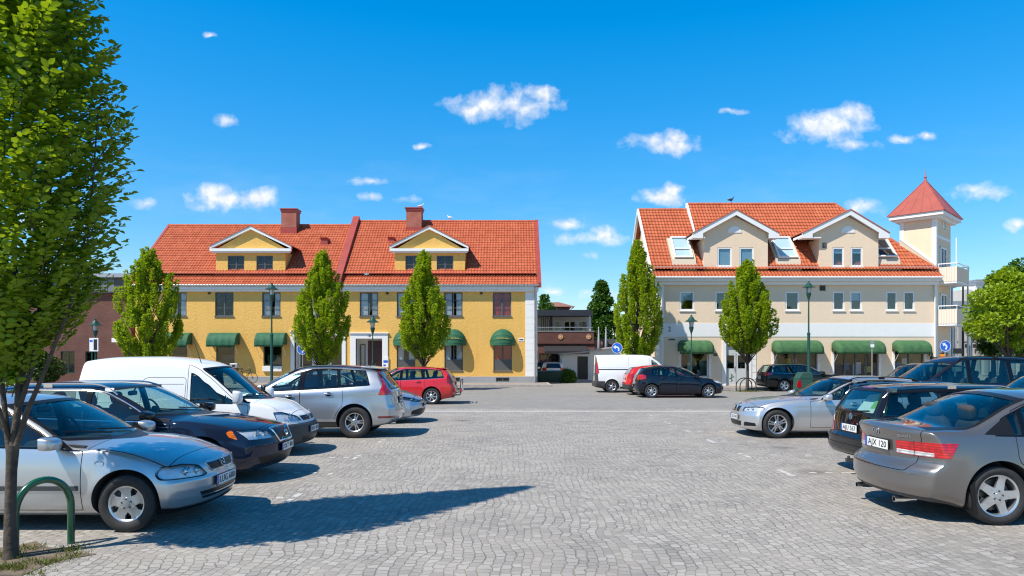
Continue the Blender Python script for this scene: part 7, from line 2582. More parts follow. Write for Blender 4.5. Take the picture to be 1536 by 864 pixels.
# roof windows standing out of the slope in a beige kerb
for (p0, p1, opened) in ((1011, 1038, 0), (1168, 1196, 0), (1318, 1346, 1)):
 xa, xb = rx(p0) + 0.1, rx(p1) + 0.15
 yA, yB_ = 0.35, 1.62
 slope = (ZR2 - zk) / 4.2
 zA, zB_ = zk + yA * slope + 0.32, zk + yB_ * slope + 0.30
 kb = MB()
 kb.prism([(yA - 0.32, zk + (yA - 0.32) * slope - 0.1), (yA - 0.06, zA - 0.03), (yB_ + 0.05, zB_ + 0.02), (yB_ + 0.35, zk + (yB_ + 0.3) * slope)], xa - 0.16, xb + 0.16, 'x')
 k_ = kb.build('roof_window', BEIGE, rb)
 u = Vector((0, yB_ - yA, zB_ - zA))
 Lw = u.length
 u.normalize()
 n_ = Vector((0, -u.z, u.y))
 if opened:
  rot = Matrix.Rotation(-0.06, 3, 'X')
  u2 = rot @ u
  n2 = Vector((0, -u2.z, u2.y))
 else:
  u2, n2 = u, n_
 mid = Vector(((xa + xb) / 2, (yA + yB_) / 2, (zA + zB_) / 2)) + n_ * 0.085
 Rm = Matrix((Vector((1, 0, 0)), u2, n2)).transposed()
 wdt = xb - xa
 f_ = MB()
 for c, sz in (((-wdt / 2 + 0.05, 0, 0.02), (0.10, Lw, 0.09)), ((wdt / 2 - 0.05, 0, 0.02), (0.10, Lw, 0.09)), ((0, -Lw / 2 + 0.05, 0.021), (wdt - 0.2, 0.10, 0.09)), ((0, Lw / 2 - 0.05, 0.021), (wdt - 0.2, 0.10, 0.09)), ((0, -Lw * 0.08, 0.021), (wdt - 0.2, 0.07, 0.08))):
  f_.obox(mid + Rm @ Vector(c), sz, Rm)
 f_.build('frame', WHITEWOOD, k_)
 MB().obox(mid + Rm @ Vector((0, 0, 0.01)), (wdt - 0.2, Lw - 0.2, 0.008), Rm).build('glass', ROOFPANE, k_)
 bl = MB()
 bl.obox(mid + Rm @ Vector((0, 0.0, -0.03)), (wdt - 0.20, Lw - 0.2, 0.006), Rm, 0)
 bl.build('blind', CURTAIN if not opened else ROOM, k_)
# corner tower, turned 45 degrees
TA = Vector((25.44 - XRB, 0.0, 0.0))
W1, W2 = 1.95, 3.20
dl, dr_ = Vector((-0.7071, 0.7071, 0)), Vector((0.7071, 0.7071, 0))
TB, TC = TA + dl * W1, TA + dr_ * W2
TD = TB + dr_ * W2
zt = CAMZ + (HY - 322) / (F / 41.7)

def tpt(u, v, z, o=0.0):
 """point on the tower: u along the left face from the near corner, v along the right face"""
 p = TA + dl * u + dr_ * v
 return Vector((p.x, p.y, z))

tw = MB()
for a, b in ((TB, TA), (TA, TC), (TC, TD), (TD, TB)):
 tw.quad((a.x, a.y, 0.1), (b.x, b.y, 0.1), (b.x, b.y, zt), (a.x, a.y, zt))
tower = tw.build('tower', CREAM, rb)
tt = MB()
for (u0, u1, v0, v1, z0, z1) in ((-0.03, 0.22, -0.03, 0.22, 0.1, zt), (W1 - 0.2, W1 + 0.03, -0.03, 0.2, 7, zt), (-0.03, 0.2, W2 - 0.16, W2 + 0.03, 0.1, zt)):
 c = [tpt(u0, v0, z0), tpt(u1, v0, z0), tpt(u1, v1, z0), tpt(u0, v1, z0)]
 vs = c + [Vector((p.x, p.y, z1)) for p in c]
 tt.add(vs, [(0, 1, 2, 3), (7, 6, 5, 4), (0, 4, 5, 1), (1, 5, 6, 2), (2, 6, 7, 3), (3, 7, 4, 0)])
c = [tpt(-0.02, 0.22, 9.05), tpt(-0.02, W2 - 0.16, 9.05), tpt(0.1, W2 - 0.16, 9.05), tpt(0.1, 0.22, 9.05)]
tt.add(c + [Vector((p.x, p.y, 9.22)) for p in c], [(0, 1, 2, 3), (7, 6, 5, 4), (0, 4, 5, 1), (1, 5, 6, 2), (2, 6, 7, 3), (3, 7, 4, 0)])
tt.build('tower_trim', WHITEWOOD, tower)
fl = MB()
for o_, zo, hh in ((-0.06, 0.0, 0.16), (-0.035, -0.36, 0.358)):
 a, b = tpt(-0.02, o_, 7.30 + zo), tpt(W1 + 0.02, o_, 9.12 + zo)
 c, d2 = tpt(W1 + 0.02, 0.05, 9.12 + zo), tpt(-0.02, 0.05, 7.30 + zo)
 q = [a, b, c, d2]
 fl.add(q + [p + Vector((0, 0, hh)) for p in q], [(3, 2, 1, 0), (4, 5, 6, 7), (0, 1, 5, 4), (1, 2, 6, 5), (2, 3, 7, 6), (3, 0, 4, 7)], 0 if zo == 0 else 1)
fl.build('tower_flashing', [WHITEWOOD, BEIGE], tower)
ev = MB()
for o_, z0, z1 in ((0.50, zt - 0.02, zt + 0.20), (0.28, zt - 0.16, zt - 0.022)):
 c = [tpt(-o_, -o_, z0), tpt(W1 + o_, -o_, z0), tpt(W1 + o_, W2 + o_, z0), tpt(-o_, W2 + o_, z0)]
 ev.add(c + [Vector((p.x, p.y, z1)) for p in c], [(0, 1, 2, 3), (7, 6, 5, 4), (0, 4, 5, 1), (1, 5, 6, 2), (2, 6, 7, 3), (3, 7, 4, 0)])
ev.build('tower_eaves', WHITEWOOD, tower)
rf = MB()
o_ = 0.58
c = [tpt(-o_, -o_, zt + 0.205), tpt(W1 + o_, -o_, zt + 0.205), tpt(W1 + o_, W2 + o_, zt + 0.205), tpt(-o_, W2 + o_, zt + 0.205)]
ctr = (c[0] + c[2]) / 2
zap = CAMZ + (HY - 270) / (F / (YR + ctr.y))
apx = Vector((ctr.x, ctr.y, zap))
rf.add(c + [apx], [(0, 4, 1), (1, 4, 2), (2, 4, 3), (3, 4, 0), (0, 1, 2, 3)])
for i in range(4):
 a, b = c[i], c[(i + 1) % 4]
 for k in range(5):
  q = a.lerp(b, k / 5)
  if k == 0:
   rf.tube([q, apx], 0.03, 6)
  else:
   t_ = 1 - abs(k / 5 - 0.5) * 2
   m_ = (a + b) / 2
   top_ = m_.lerp(apx, t_ * 0.98) + (q - m_) * (1 - t_)
   rf.tube([q, top_], 0.018, 5)
trf = rf.build('tower_roof', TOWERMETAL, tower)
MB().lathe([(0.10, -0.1), (0.05, 0.1), (0.09, 0.16), (0.04, 0.24), (0.012, 0.6), (0.0, 0.62)], 12, c=tuple(apx)).build('finial', TOWERMETAL, trf, 40)
# clock on the shaded face
nrm = Vector((0.7071, -0.7071, 0))
M3 = Matrix((dr_, Vector((0, 0, 1)), nrm)).transposed()

def on_right(mb, v, z, n=0.0):
 b = tpt(0, v, z) + nrm * n
 mb.v = [tuple(b + M3 @ Vector(p)) for p in mb.v]
 return mb

ck = MB().lathe([(0.0, 0.0), (0.34, 0.0), (0.34, 0.05), (0.30, 0.05), (0.30, 0.03), (0.0, 0.03)], 32)
ck = on_right(ck, W2 * 0.52, 9.95).build('clock', WHITEWOOD, tower, 40)
hd = MB()
hd.lathe([(0.26, 0.032), (0.28, 0.036), (0.26, 0.04)], 28)
for k in range(12):
 a = 2 * PI * k / 12
 hd.obox((0.23 * math.sin(a), 0.23 * math.cos(a), 0.034), (0.02, 0.05, 0.006), Matrix.Rotation(-a, 3, 'Z'))
hd.obox((0.0, 0.08, 0.038), (0.022, 0.18, 0.006))
hd.obox((0.07, -0.03, 0.042), (0.16, 0.02, 0.006), Matrix.Rotation(-0.4, 3, 'Z'))
on_right(hd, W2 * 0.52, 9.95).build('clock_hands', INK, ck)
for z0, z1 in ((6.6, 8.55), (3.9, 5.7), (0.15, 2.4)):
 fr_ = MB()
 for k in range(3):
  fr_.box(-0.95 + k * 0.62, -0.86 + k * 0.62, z0, z1, 0.0, 0.07)
 fr_.box(-0.95, 0.38, z0, z0 + 0.10, 0.0, 0.068)
 fr_.box(-0.95, 0.38, z1 - 0.10, z1, 0.0, 0.068)
 fr_.v = [(x, y - z0, z) for x, y, z in fr_.v]
 w_ = on_right(fr_, W2 * 0.55, z0).build('balcony_door', WHITEWOOD, tower)
 g_ = MB().box(-0.9, 0.33, 0.05, z1 - z0 - 0.05, 0.012, 0.02)
 on_right(g_, W2 * 0.55, z0).build('door_glass', pbr('dark_pane', (0.03, 0.05, 0.07), 0.05, spec=0.9), tower)
# balconies on the right face
for zf_ in (rz_(424) + 0.05, rz_(487) + 0.05):
 bw, bd = 2.9, 1.05
 sl = MB().box(0.16, 0.16 + bw, -0.12, 0.0, 0.002, bd)
 bal = on_right(sl, 0.0, zf_).build('balcony', WHITEPL, rb)
 pn = MB()
 pn.box(0.16, 0.16 + bw, 0.02, 0.86, bd - 0.03, bd)
 pn.box(0.16, 0.19, 0.02, 0.86, 0.02, bd - 0.032)
 pn.box(0.16 + bw - 0.03, 0.16 + bw, 0.02, 0.86, 0.02, bd - 0.032)
 on_right(pn, 0.0, zf_).build('balcony_panel', CREAM, bal)
 sl = MB()
 for k in range(8):
  zz = 0.06 + k * (bd - 0.1) / 7
  sl.box(0.135, 0.158, -0.02, 0.86, zz - 0.045, zz + 0.045)
 on_right(sl, 0.0, zf_).build('slat_screen', pbr('pale_slats', (0.70, 0.64, 0.55), 0.6), bal)
 ra_ = MB()
 ra_.tube([(0.16, 1.06, 0.05), (0.16, 1.06, bd), (0.16 + bw, 1.06, bd), (0.16 + bw, 1.06, 0.05)], 0.03, 8)
 for q in ((0.16, bd), (0.16 + bw / 2, bd), (0.16 + bw, bd), (0.16, 0.1)):
  ra_.tube([(q[0], 0.8, q[1]), (q[0], 1.06, q[1])], 0.018, 6)
 on_right(ra_, 0.0, zf_).build('handrail', WHITEWOOD, bal, 40)
po = MB()
for v, n_ in ((0.2, 1.0), (3.0, 1.0)):
 b = tpt(0, v, 0.1) + nrm * n_
 po.tube([b, Vector((b.x, b.y, rz_(394) if v > 1 else 3.9))], 0.05, 8)
po.build('balcony_post', GALV, rb, 40)
MB().tube([tpt(0, 0.25, 7.2) + nrm * 1.0, tpt(0, 0.25, 8.9) + nrm * 1.0], 0.035, 8).build('balcony_pole', WHITEWOOD, rb, 40)
mb = MB()
mb.lathe([(0.09, 0.0), (0.12, 0.3), (0.09, 0.34), (0.0, 0.34)], 10, c=(rx(1394), -0.16, rz_(537)))
mb.build('wall_lamp', IRON, rb, 40)
# ------------------------------------------------------------------ trees

def leaves_mesh(name, P, D, N, ln, wd, m, fine=False):
 """two-triangle leaves: P base, D direction, N face normal, arrays of n rows"""
 P, D, N = (np.asarray(a, float) for a in (P, D, N))
 n = len(P)
 D /= np.linalg.norm(D, axis=1, keepdims=True) + 1e-9
 S = np.cross(D, N)
 S /= np.linalg.norm(S, axis=1, keepdims=True) + 1e-9
 U = np.cross(S, D)
 ln = np.asarray(ln).reshape(-1, 1)
 wd = np.asarray(wd).reshape(-1, 1)
 if fine:
  V = np.empty((n, 6, 3))
  V[:, 0] = P
  V[:, 3] = P + D * ln - U * ln * 0.10
  for i, (f, w_, sg) in ((1, (0.28, 0.46, 1)), (2, (0.66, 0.40, 1)), (4, (0.66, 0.40, -1)), (5, (0.28, 0.46, -1))):
   V[:, i] = P + D * ln * f + S * wd * w_ * sg + U * (wd * 0.13 - ln * 0.04 * f)
  me = bpy.data.meshes.new(name)
  me.vertices.add(n * 6)
  me.vertices.foreach_set('co', V.reshape(-1))
  b = np.arange(n) * 6
  me.loops.add(n * 8)
  me.loops.foreach_set('vertex_index', np.stack([b, b + 1, b + 2, b + 3, b, b + 3, b + 4, b + 5], 1).reshape(-1))
  me.polygons.add(n * 2)
  me.polygons.foreach_set('loop_start', np.arange(n * 2) * 4)
  me.polygons.foreach_set('loop_total', np.full(n * 2, 4))
  me.update(calc_edges=True)
  me.materials.append(m)
  return me
 V = np.empty((n, 4, 3))
 V[:, 0] = P
 V[:, 1] = P + D * ln * 0.45 + S * wd * 0.5 + U * wd * 0.12
 V[:, 2] = P + D * ln
 V[:, 3] = P + D * ln * 0.45 - S * wd * 0.5 + U * wd * 0.12
 me = bpy.data.meshes.new(name)
 me.vertices.add(n * 4)
 me.vertices.foreach_set('co', V.reshape(-1))
 b = np.arange(n) * 4
 loops = np.stack([b, b + 1, b + 2, b, b + 2, b + 3], 1).reshape(-1)
 me.loops.add(n * 6)
 me.loops.foreach_set('vertex_index', loops)
 me.polygons.add(n * 2)
 me.polygons.foreach_set('loop_start', np.arange(n * 2) * 3)
 me.polygons.foreach_set('loop_total', np.full(n * 2, 3))
 me.update(calc_edges=True)
 me.materials.append(m)
 return me

def unit(rs, n):
 v = rs.normal(size=(n, 3))
 return v / np.linalg.norm(v, axis=1, keepdims=True)

def flame_tree(label, X, Y, z0, h, w, seed, prof=None, group=None, trunk_r=0.085, plumes=165, per=225, leaf=0.125, m=None, name='hornbeam_tree', z_base=0.0, low=0.5):
 """upright tree: steep plumes of leaves round a tapered trunk with ascending limbs"""
 rs = np.random.RandomState(seed)
 t = thing(name, label, 'tree', (X, Y, z_base), 0, group)
 prof = prof or [(0.0, 0.28), (0.08, 0.62), (0.22, 0.95), (0.35, 1.0), (0.55, 0.82), (0.75, 0.50), (0.9, 0.22), (1.0, 0.04)]
 pf = lin(prof)
 H = h - z0
 mb = MB()
 pts = [(0.02 * math.sin(k * 1.3 + seed), 0.02 * math.cos(k * 1.7 + seed), h * 0.9 * k / 9 - (0.05 if k == 0 else 0)) for k in range(10)]
 mb.tube(pts, [trunk_r * (1.25 if k == 0 else 1.0) * (1 - 0.088 * k) for k in range(10)], 9)
 Pl, Dl, Nl, Ll = [], [], [], []
 for i in range(plumes):
  f = (i + rs.rand()) / plumes
  f = f ** 1.1
  a = i * 2.39996 + rs.rand() * 0.7
  inner = i % 4 == 0
  rmax = pf(f) * w / 2
  rr = rmax * (rs.uniform(0.15, 0.5) if inner else rs.uniform(0.66, 0.93))
  lenp = rs.uniform(0.6, 1.35) * (0.75 if f > 0.75 else 1) * min(1.0, H / 5)
  zc = z0 + f * (H - lenp * 0.65)
  base = np.array([rr * math.cos(a), rr * math.sin(a), zc])
  lean = np.array([math.cos(a), math.sin(a), 0]) * rs.uniform(0.08, 0.28)
  ax = lean + np.array([0, 0, 1.0])
  ax /= np.linalg.norm(ax)
  rad = rs.uniform(0.12, 0.25) * (0.6 + 0.4 * pf(f))
  if i % 3 == 0:
   z1 = max(z0 * 0.75, zc - 1.0 - rr)
   mb.tube([(0, 0, z1), (rr * 0.5 * math.cos(a), rr * 0.5 * math.sin(a), (z1 + zc) / 2 + 0.1), tuple(base), tuple(base + ax * lenp * 0.6)], [trunk_r * 0.35, trunk_r * 0.25, 0.012, 0.004], 5)
  n = int(per * (0.6 + 0.8 * rs.rand()) * (lenp / 0.9))
  s = rs.rand(n)
  th = rs.rand(n) * 2 * PI
  rad_s = rad * (np.clip(s * 5, 0.35, 1)) * (1 - s) ** 0.55 * np.sqrt(rs.uniform(0.15, 1.0, n))
  e1 = np.cross(ax, [0.3, 0.2, 0.9])
  e1 /= np.linalg.norm(e1)
  e2 = np.cross(ax, e1)
  out = np.cos(th)[:, None] * e1 + np.sin(th)[:, None] * e2
  Pp = base + ax * (s * lenp)[:, None] + out * rad_s[:, None]
  Pl.append(Pp)
  Dl.append(out * 0.9 + ax * rs.uniform(0.2, 1.1, n)[:, None] + 0.35 * unit(rs, n))
  Nl.append(ax * 0.9 + 0.2 * out + 0.7 * unit(rs, n))
  Ll.append(leaf * rs.uniform(0.65, 1.25, n))
 mb.build('trunk', BARK, t, 60)
 P, D, N, Ln = np.concatenate(Pl), np.concatenate(Dl), np.concatenate(Nl), np.concatenate(Ll)
 link('crown', leaves_mesh('crown', P, D, N, Ln, Ln * 0.62, m or LEAF), t)
 return t

def blob_tree(name, label, X, Y, z0, h, w, seed, m, group=None, clumps=60, per=260, leaf=0.22, cr=(0.5, 1.0), prof=None, trunk_r=0.16, cat='tree', limbs=True, z_base=0.0):
 rs = np.random.RandomState(seed)
 t = thing(name, label, cat, (X, Y, z_base), 0, group)
 prof = prof or [(0.0, 0.35), (0.15, 0.8), (0.4, 1.0), (0.7, 0.82), (0.9, 0.45), (1.0, 0.12)]
 pf = lin(prof)
 H = h - z0
 mb = MB()
 mb.tube([(0, 0, -0.05), (0.03, 0.02, z0 * 0.5), (0.0, 0.05, z0), (0.02, 0, z0 + H * 0.45), (0, 0, z0 + H * 0.8)], [trunk_r * 1.25, trunk_r, trunk_r * 0.9, trunk_r * 0.5, trunk_r * 0.15], 9)
 Pl, Dl, Nl, Ll = [], [], [], []
 for i in range(clumps):
  f = rs.rand()
  a = i * 2.39996 + rs.rand()
  rmax = pf(f) * w / 2
  c = rs.uniform(*cr) * (0.55 + 0.45 * pf(f))
  rr = max(0.0, rmax - c * 0.7) * (rs.uniform(0.75, 1.0) if i % 4 else rs.uniform(0, 0.6))
  ctr = np.array([rr * math.cos(a), rr * math.sin(a), z0 + c * 0.4 + f * (H - c * 1.1)])
  if limbs and i % 3 == 0:
   mb.tube([(0, 0, max(z0 * 0.7, ctr[2] - 0.5 - rr * 0.8)), (ctr[0] * 0.55, ctr[1] * 0.55, ctr[2] - 0.25 - rr * 0.2), tuple(ctr)], [trunk_r * 0.4, trunk_r * 0.25, 0.015], 6)
  n = int(per * rs.uniform(0.7, 1.3) * (c / ((cr[0] + cr[1]) / 2)) ** 2)
  o = unit(rs, n)
  o[:, 2] *= 0.72
  r = c * rs.uniform(0.35, 1.0, n) ** 0.5
  Pl.append(ctr + o * r[:, None])
  Dl.append(o + 0.8 * unit(rs, n) + np.array([0, 0, 0.1]))
  Nl.append(np.array([0, 0, 0.7]) + o * 0.5 + 0.6 * unit(rs, n))
  Ll.append(leaf * rs.uniform(0.6, 1.25, n))
 mb.build('trunk', BARK, t, 60)
 P, D, N, Ln = np.concatenate(Pl), np.concatenate(Dl), np.concatenate(Nl), np.concatenate(Ll)
 link('crown', leaves_mesh('crown', P, D, N, Ln, Ln * 0.72, m), t)
 return t

# the near tree at the left edge: several stems, sprays of flat-lying leaves
TX, TY = -4.62, 6.45

def near_tree():
 rs = np.random.RandomState(11)
 t = thing('hornbeam_tree', 'tall leafy tree with a forked trunk beside the green hoop at the left edge', 'tree', (TX, TY, 0), 0)
 mb = MB()
 rad = lin([(1.75, 0.16), (1.95, 0.42), (2.15, 0.62), (2.45, 0.80), (2.9, 0.94), (3.5, 0.98), (4.2, 0.94), (4.8, 0.74), (5.6, 0.55), (6.5, 0.34), (7.2, 0.16), (7.6, 0.03)])
 mb.tube([(0.0, 0, -0.06), (0.0, 0, 0.05), (-0.005, 0.0, 0.35), (0.0, 0.01, 0.75), (0.02, 0.0, 0.98)], [0.085, 0.056, 0.044, 0.042, 0.050], 12)
 limbs = [[(0.02, 0, 0.92), (0.05, 0.02, 1.3), (0.06, 0.03, 1.8), (0.03, 0.0, 2.6), (0.02, 0.02, 3.6), (0.0, 0.0, 5.0), (0.0, 0.0, 6.9)],
             [(0.04, 0, 0.94), (0.16, -0.02, 1.28), (0.30, -0.03, 1.58), (0.52, 0.0, 2.2), (0.66, 0.05, 3.0), (0.72, 0.06, 3.9)],
             [(0.06, 0.0, 1.25), (0.16, 0.06, 1.7), (0.22, 0.08, 2.4), (0.28, 0.12, 3.4), (0.25, 0.10, 4.6), (0.15, 0.05, 5.6)],
             [(-0.01, 0, 0.90), (-0.10, 0.05, 1.4), (-0.18, 0.06, 2.1), (-0.28, 0.08, 3.2), (-0.25, 0.02, 4.4), (-0.12, 0, 5.6)],
             [(0.02, 0.02, 1.0), (-0.02, 0.20, 1.6), (0.0, 0.42, 2.3), (0.08, 0.55, 3.3), (0.1, 0.4, 4.4)],
             [(0.0, -0.03, 1.05), (-0.05, -0.2, 1.6), (0.0, -0.42, 2.3), (0.1, -0.52, 3.2), (0.08, -0.35, 4.4)],
             [(-0.03, -0.02, 1.1), (-0.30, -0.1, 1.6), (-0.55, -0.12, 2.3), (-0.65, -0.1, 3.2), (-0.5, 0, 4.2)]]
 for k, l in enumerate(limbs):
  r0 = (0.034, 0.027, 0.022, 0.026, 0.018, 0.018, 0.018)[k]
  mb.tube(l, [max(0.006, r0 * (1 - 0.9 * i / (len(l) - 1))) for i in range(len(l))], 8)
 Pl, Dl, Nl, Ll = [], [], [], []
 twigs = MB()
 nt_ = 4000
 for i in range(nt_):
  z = 1.72 + 5.83 * ((i + rs.rand()) / nt_) ** 0.92
  r = rad(z)
  a = i * 2.39996 + rs.rand() * 0.9
  rho = rs.uniform(0.25, 1.0) ** 0.6
  outv = np.array([math.cos(a), math.sin(a), 0])
  tip = outv * r * rho + np.array([0, 0, z])
  L = rs.uniform(0.20, 0.42) * min(1, r / 0.3 + 0.35)
  d = outv * rs.uniform(0.5, 1.0) + np.array([0, 0, rs.uniform(0.25, 0.95)]) + 0.25 * unit(rs, 1)[0]
  d /= np.linalg.norm(d)
  base = tip - d * L
  if base[2] < 1.25:
   continue
  side = np.cross(d, [0, 0, 1.0])
  side /= np.linalg.norm(side) + 1e-9
  nrm = np.cross(side, d)
  if i % 5 == 0:
   twigs.tube([tuple(base - d * 0.12), tuple(tip)], [0.005, 0.0015], 4, cap=False)
  n = int(12 * rs.uniform(0.7, 1.3) * (L / 0.33))
  s = (np.arange(n) + rs.rand(n)) / max(1, n)
  sg = np.where(np.arange(n) % 2 == 0, 1.0, -1.0)
  P = base + d * (s * L)[:, None]
  D = d * rs.uniform(0.35, 0.8, n)[:, None] + side * (sg * rs.uniform(0.6, 1.0, n))[:, None] + np.array([0, 0, -0.12]) + 0.28 * unit(rs, n)
  Pl.append(P)
  Dl.append(D)
  Nl.append(nrm + 0.45 * unit(rs, n))
  Ll.append(rs.uniform(0.050, 0.090, n))
 t.scale = (1.07, 1.07, 1.07)
 tr = mb.build('trunk', BARK, t, 60)
 twigs.build('twigs', BARK, tr, None, fix=False)
 P, D, N, Ln = np.concatenate(Pl), np.concatenate(Dl), np.concatenate(Nl), np.concatenate(Ll)
 link('crown', leaves_mesh('crown', P, D, N, Ln, Ln * 0.62, LEAFN, True), t)

near_tree()
GT = 'upright trees on the square'
for (px, Y, top, bot, wpx, seed, lab) in (
  (223.5, 38.0, 379, 548, 94, 21, 'bright green upright tree behind the small white van at the yellow building left end'),
  (483, 38.0, 383, 548, 84, 22, 'bright green upright tree right beside the round blue sign before the yellow facade'),
  (635.5, 38.6, 384, 540, 80, 23, 'bright green upright tree with a thin pointed tip below the right yellow dormer'),
  (956, 40.0, 368, 545, 74, 24, 'bright green upright tree behind the white panel van at the cream building corner'),
  (1121, 37.2, 397, 534, 78, 25, 'bright green upright tree on a clear stem between black hoops by the cream building')):
 s_ = F / Y
 pr = None
 if seed == 23:
  pr = [(0.0, 0.30), (0.08, 0.66), (0.22, 0.98), (0.38, 1.0), (0.55, 0.80), (0.70, 0.40), (0.76, 0.26), (0.9, 0.22), (1.0, 0.05)]
 if seed == 25:
  pr = [(0.0, 0.22), (0.1, 0.70), (0.25, 1.0), (0.40, 0.96), (0.60, 0.74), (0.78, 0.50), (0.9, 0.22), (1.0, 0.04)]
 if seed == 21:
  pr = [(0.0, 0.45), (0.1, 0.80), (0.25, 1.0), (0.5, 0.98), (0.7, 0.72), (0.84, 0.45), (0.93, 0.2), (1.0, 0.05)]
 flame_tree(lab, gx(px, Y), Y, CAMZ + (HY - bot) / s_, CAMZ + (HY - top) / s_, wpx / s_ * 0.99, seed, pr, GT)
blob_tree('maple_tree', 'low yellow green maple with airy crown by the pale grey hall', gx(1512, 30), 30.0, gz(520, 30), gz(401, 30), 3.6, 31, LEAFY, clumps=70, per=150, leaf=0.17, cr=(0.28, 0.6), trunk_r=0.11)
blob_tree('broadleaf_tree', 'large dark green round tree rising behind the yellow green maple', gx(1536, 62), 62.0, 2.0, gz(386, 62), 8.2, 32, LEAFH, clumps=110, per=260, leaf=0.32, cr=(0.8, 1.5), trunk_r=0.3)
blob_tree('broadleaf_tree', 'mid green bushy tree left of the large round tree, beside the pale factory stack', gx(1490, 66), 66.0, 2.0, gz(412, 66), 4.2, 33, LEAFD, clumps=60, per=220, leaf=0.3, cr=(0.6, 1.1), trunk_r=0.2)
blob_tree('lime_tree', 'tall dark pointed tree behind the restaurant, left of the upright tree', gx(902, 74), 74.0, 1.5, gz(421, 74), 4.4, 34, LEAFH, clumps=95, per=230, leaf=0.30, cr=(0.5, 1.0), trunk_r=0.25, prof=[(0.0, 0.7), (0.2, 0.95), (0.4, 1.0), (0.6, 0.72), (0.8, 0.45), (0.93, 0.28), (1.0, 0.08)])
blob_tree('broadleaf_tree', 'small green tree top showing over the flat dark roof of the restaurant', gx(817, 84), 84.0, 3.0, gz(442, 84), 3.6, 35, LEAFH, clumps=50, per=200, leaf=0.28, cr=(0.5, 1.0), trunk_r=0.2)
blob_tree('garden_bush', 'rounded clipped green bush beside the dark green bins at the side street', gx(852, 49.5), 49.5, 0.0, 1.06, 1.25, 36, LEAFH, clumps=40, per=240, leaf=0.075, cr=(0.2, 0.34), trunk_r=0.03, cat='bush', prof=[(0.0, 0.9), (0.4, 1.0), (0.8, 0.8), (1.0, 0.35)])
blob_tree('shrub', 'dark green shrub in front of the brown brick building at the left edge', gx(60, 47), 47.0, 0.0, 2.3, 3.0, 37, LEAFD, clumps=40, per=240, leaf=0.16, cr=(0.4, 0.8), trunk_r=0.05, cat='bush')
# planted patch round the near tree
rng = random.Random(8)
pts = []
for k in range(22):
 a = 2 * PI * k / 22
 r_ = 0.52 * (1 + rng.uniform(-0.22, 0.25))
 pts.append((TX - 0.05 + r_ * 1.25 * math.cos(a), TY - 0.05 + r_ * math.sin(a), 0.005))
o = MB().add(pts, [tuple(range(22))]).build('tree_pit', SOIL)
tag(o, kind='structure')
rs = np.random.RandomState(4)
n = 1500
ctrs = rs.uniform(-1, 1, (34, 2))
k = rs.randint(0, 34, n)
xy = ctrs[k] * np.array([0.62, 0.42]) + rs.normal(0, 0.05, (n, 2))
P = np.column_stack([TX - 0.02 + xy[:, 0], TY - 0.08 + xy[:, 1], np.full(n, 0.004)])
D = np.column_stack([rs.normal(0, 0.5, n), rs.normal(0, 0.5, n), np.ones(n)])
g_ = link('grass', leaves_mesh('grass', P, D, unit(rs, n), rs.uniform(0.02, 0.075, n), np.full(n, 0.008), GRASS))
tag(g_, 'short tufts of grass and weeds in the bare soil round the near tree', 'grass', kind='stuff')
n = 700
P = np.column_stack([gx(1121, 37.2) + rs.normal(0, 0.35, n), 37.2 + rs.normal(0, 0.25, n), np.full(n, 0.002)])
D = np.column_stack([rs.normal(0, 0.5, n), rs.normal(0, 0.5, n), np.ones(n)])
g_ = link('grass', leaves_mesh('grass', P, D, unit(rs, n), rs.uniform(0.04, 0.14, n), np.full(n, 0.015), GRASS))
tag(g_, 'grass at the foot of the tree between the black hoops', 'grass', kind='stuff')

# ------------------------------------------------------------------ street furniture

def hoop(mb, c, half, h, r, yaw=0.0, pointed=0.0, n=22):
 pts = []
 ca, sa = math.cos(yaw), math.sin(yaw)
 zs = h - half * (1.0 + pointed)
 pts.append((-half, -0.05))
 pts.append((-half, zs * 0.5))
 for k in range(n + 1):
  a = PI - PI * k / n
  pts.append((half * math.cos(a), zs + (h - zs) * math.sin(a) ** (1.0 if not pointed else 0.9)))
 pts.append((half, zs * 0.5))
 pts.append((half, -0.05))
 mb.tube([(c[0] + u * ca, c[1] + u * sa, c[2] + z) for u, z in pts], r, 14)
 return mb

t = MB()
hoop(t, (0, 0, 0), 0.247, 0.67, 0.034, 1.02, 0.25)
o = t.build('hoop_barrier', GREENTUBE, None, 60)
o.location = (-4.52, 6.76, 0)
tag(o, 'dark green bent tube hoop set in the setts beside the near tree', 'barrier')
t = thing('tree_guard', 'pair of black iron hoops round the stem of the tree by the cream building door', 'tree guard', (gx(1119, 37.2), 37.2, 0))
for dy in (-0.32, 0.32):
 hoop(MB(), (0, dy, 0), 0.42, 0.72, 0.028, 0.0, 0.0).build('hoop', IRON, t, 60)

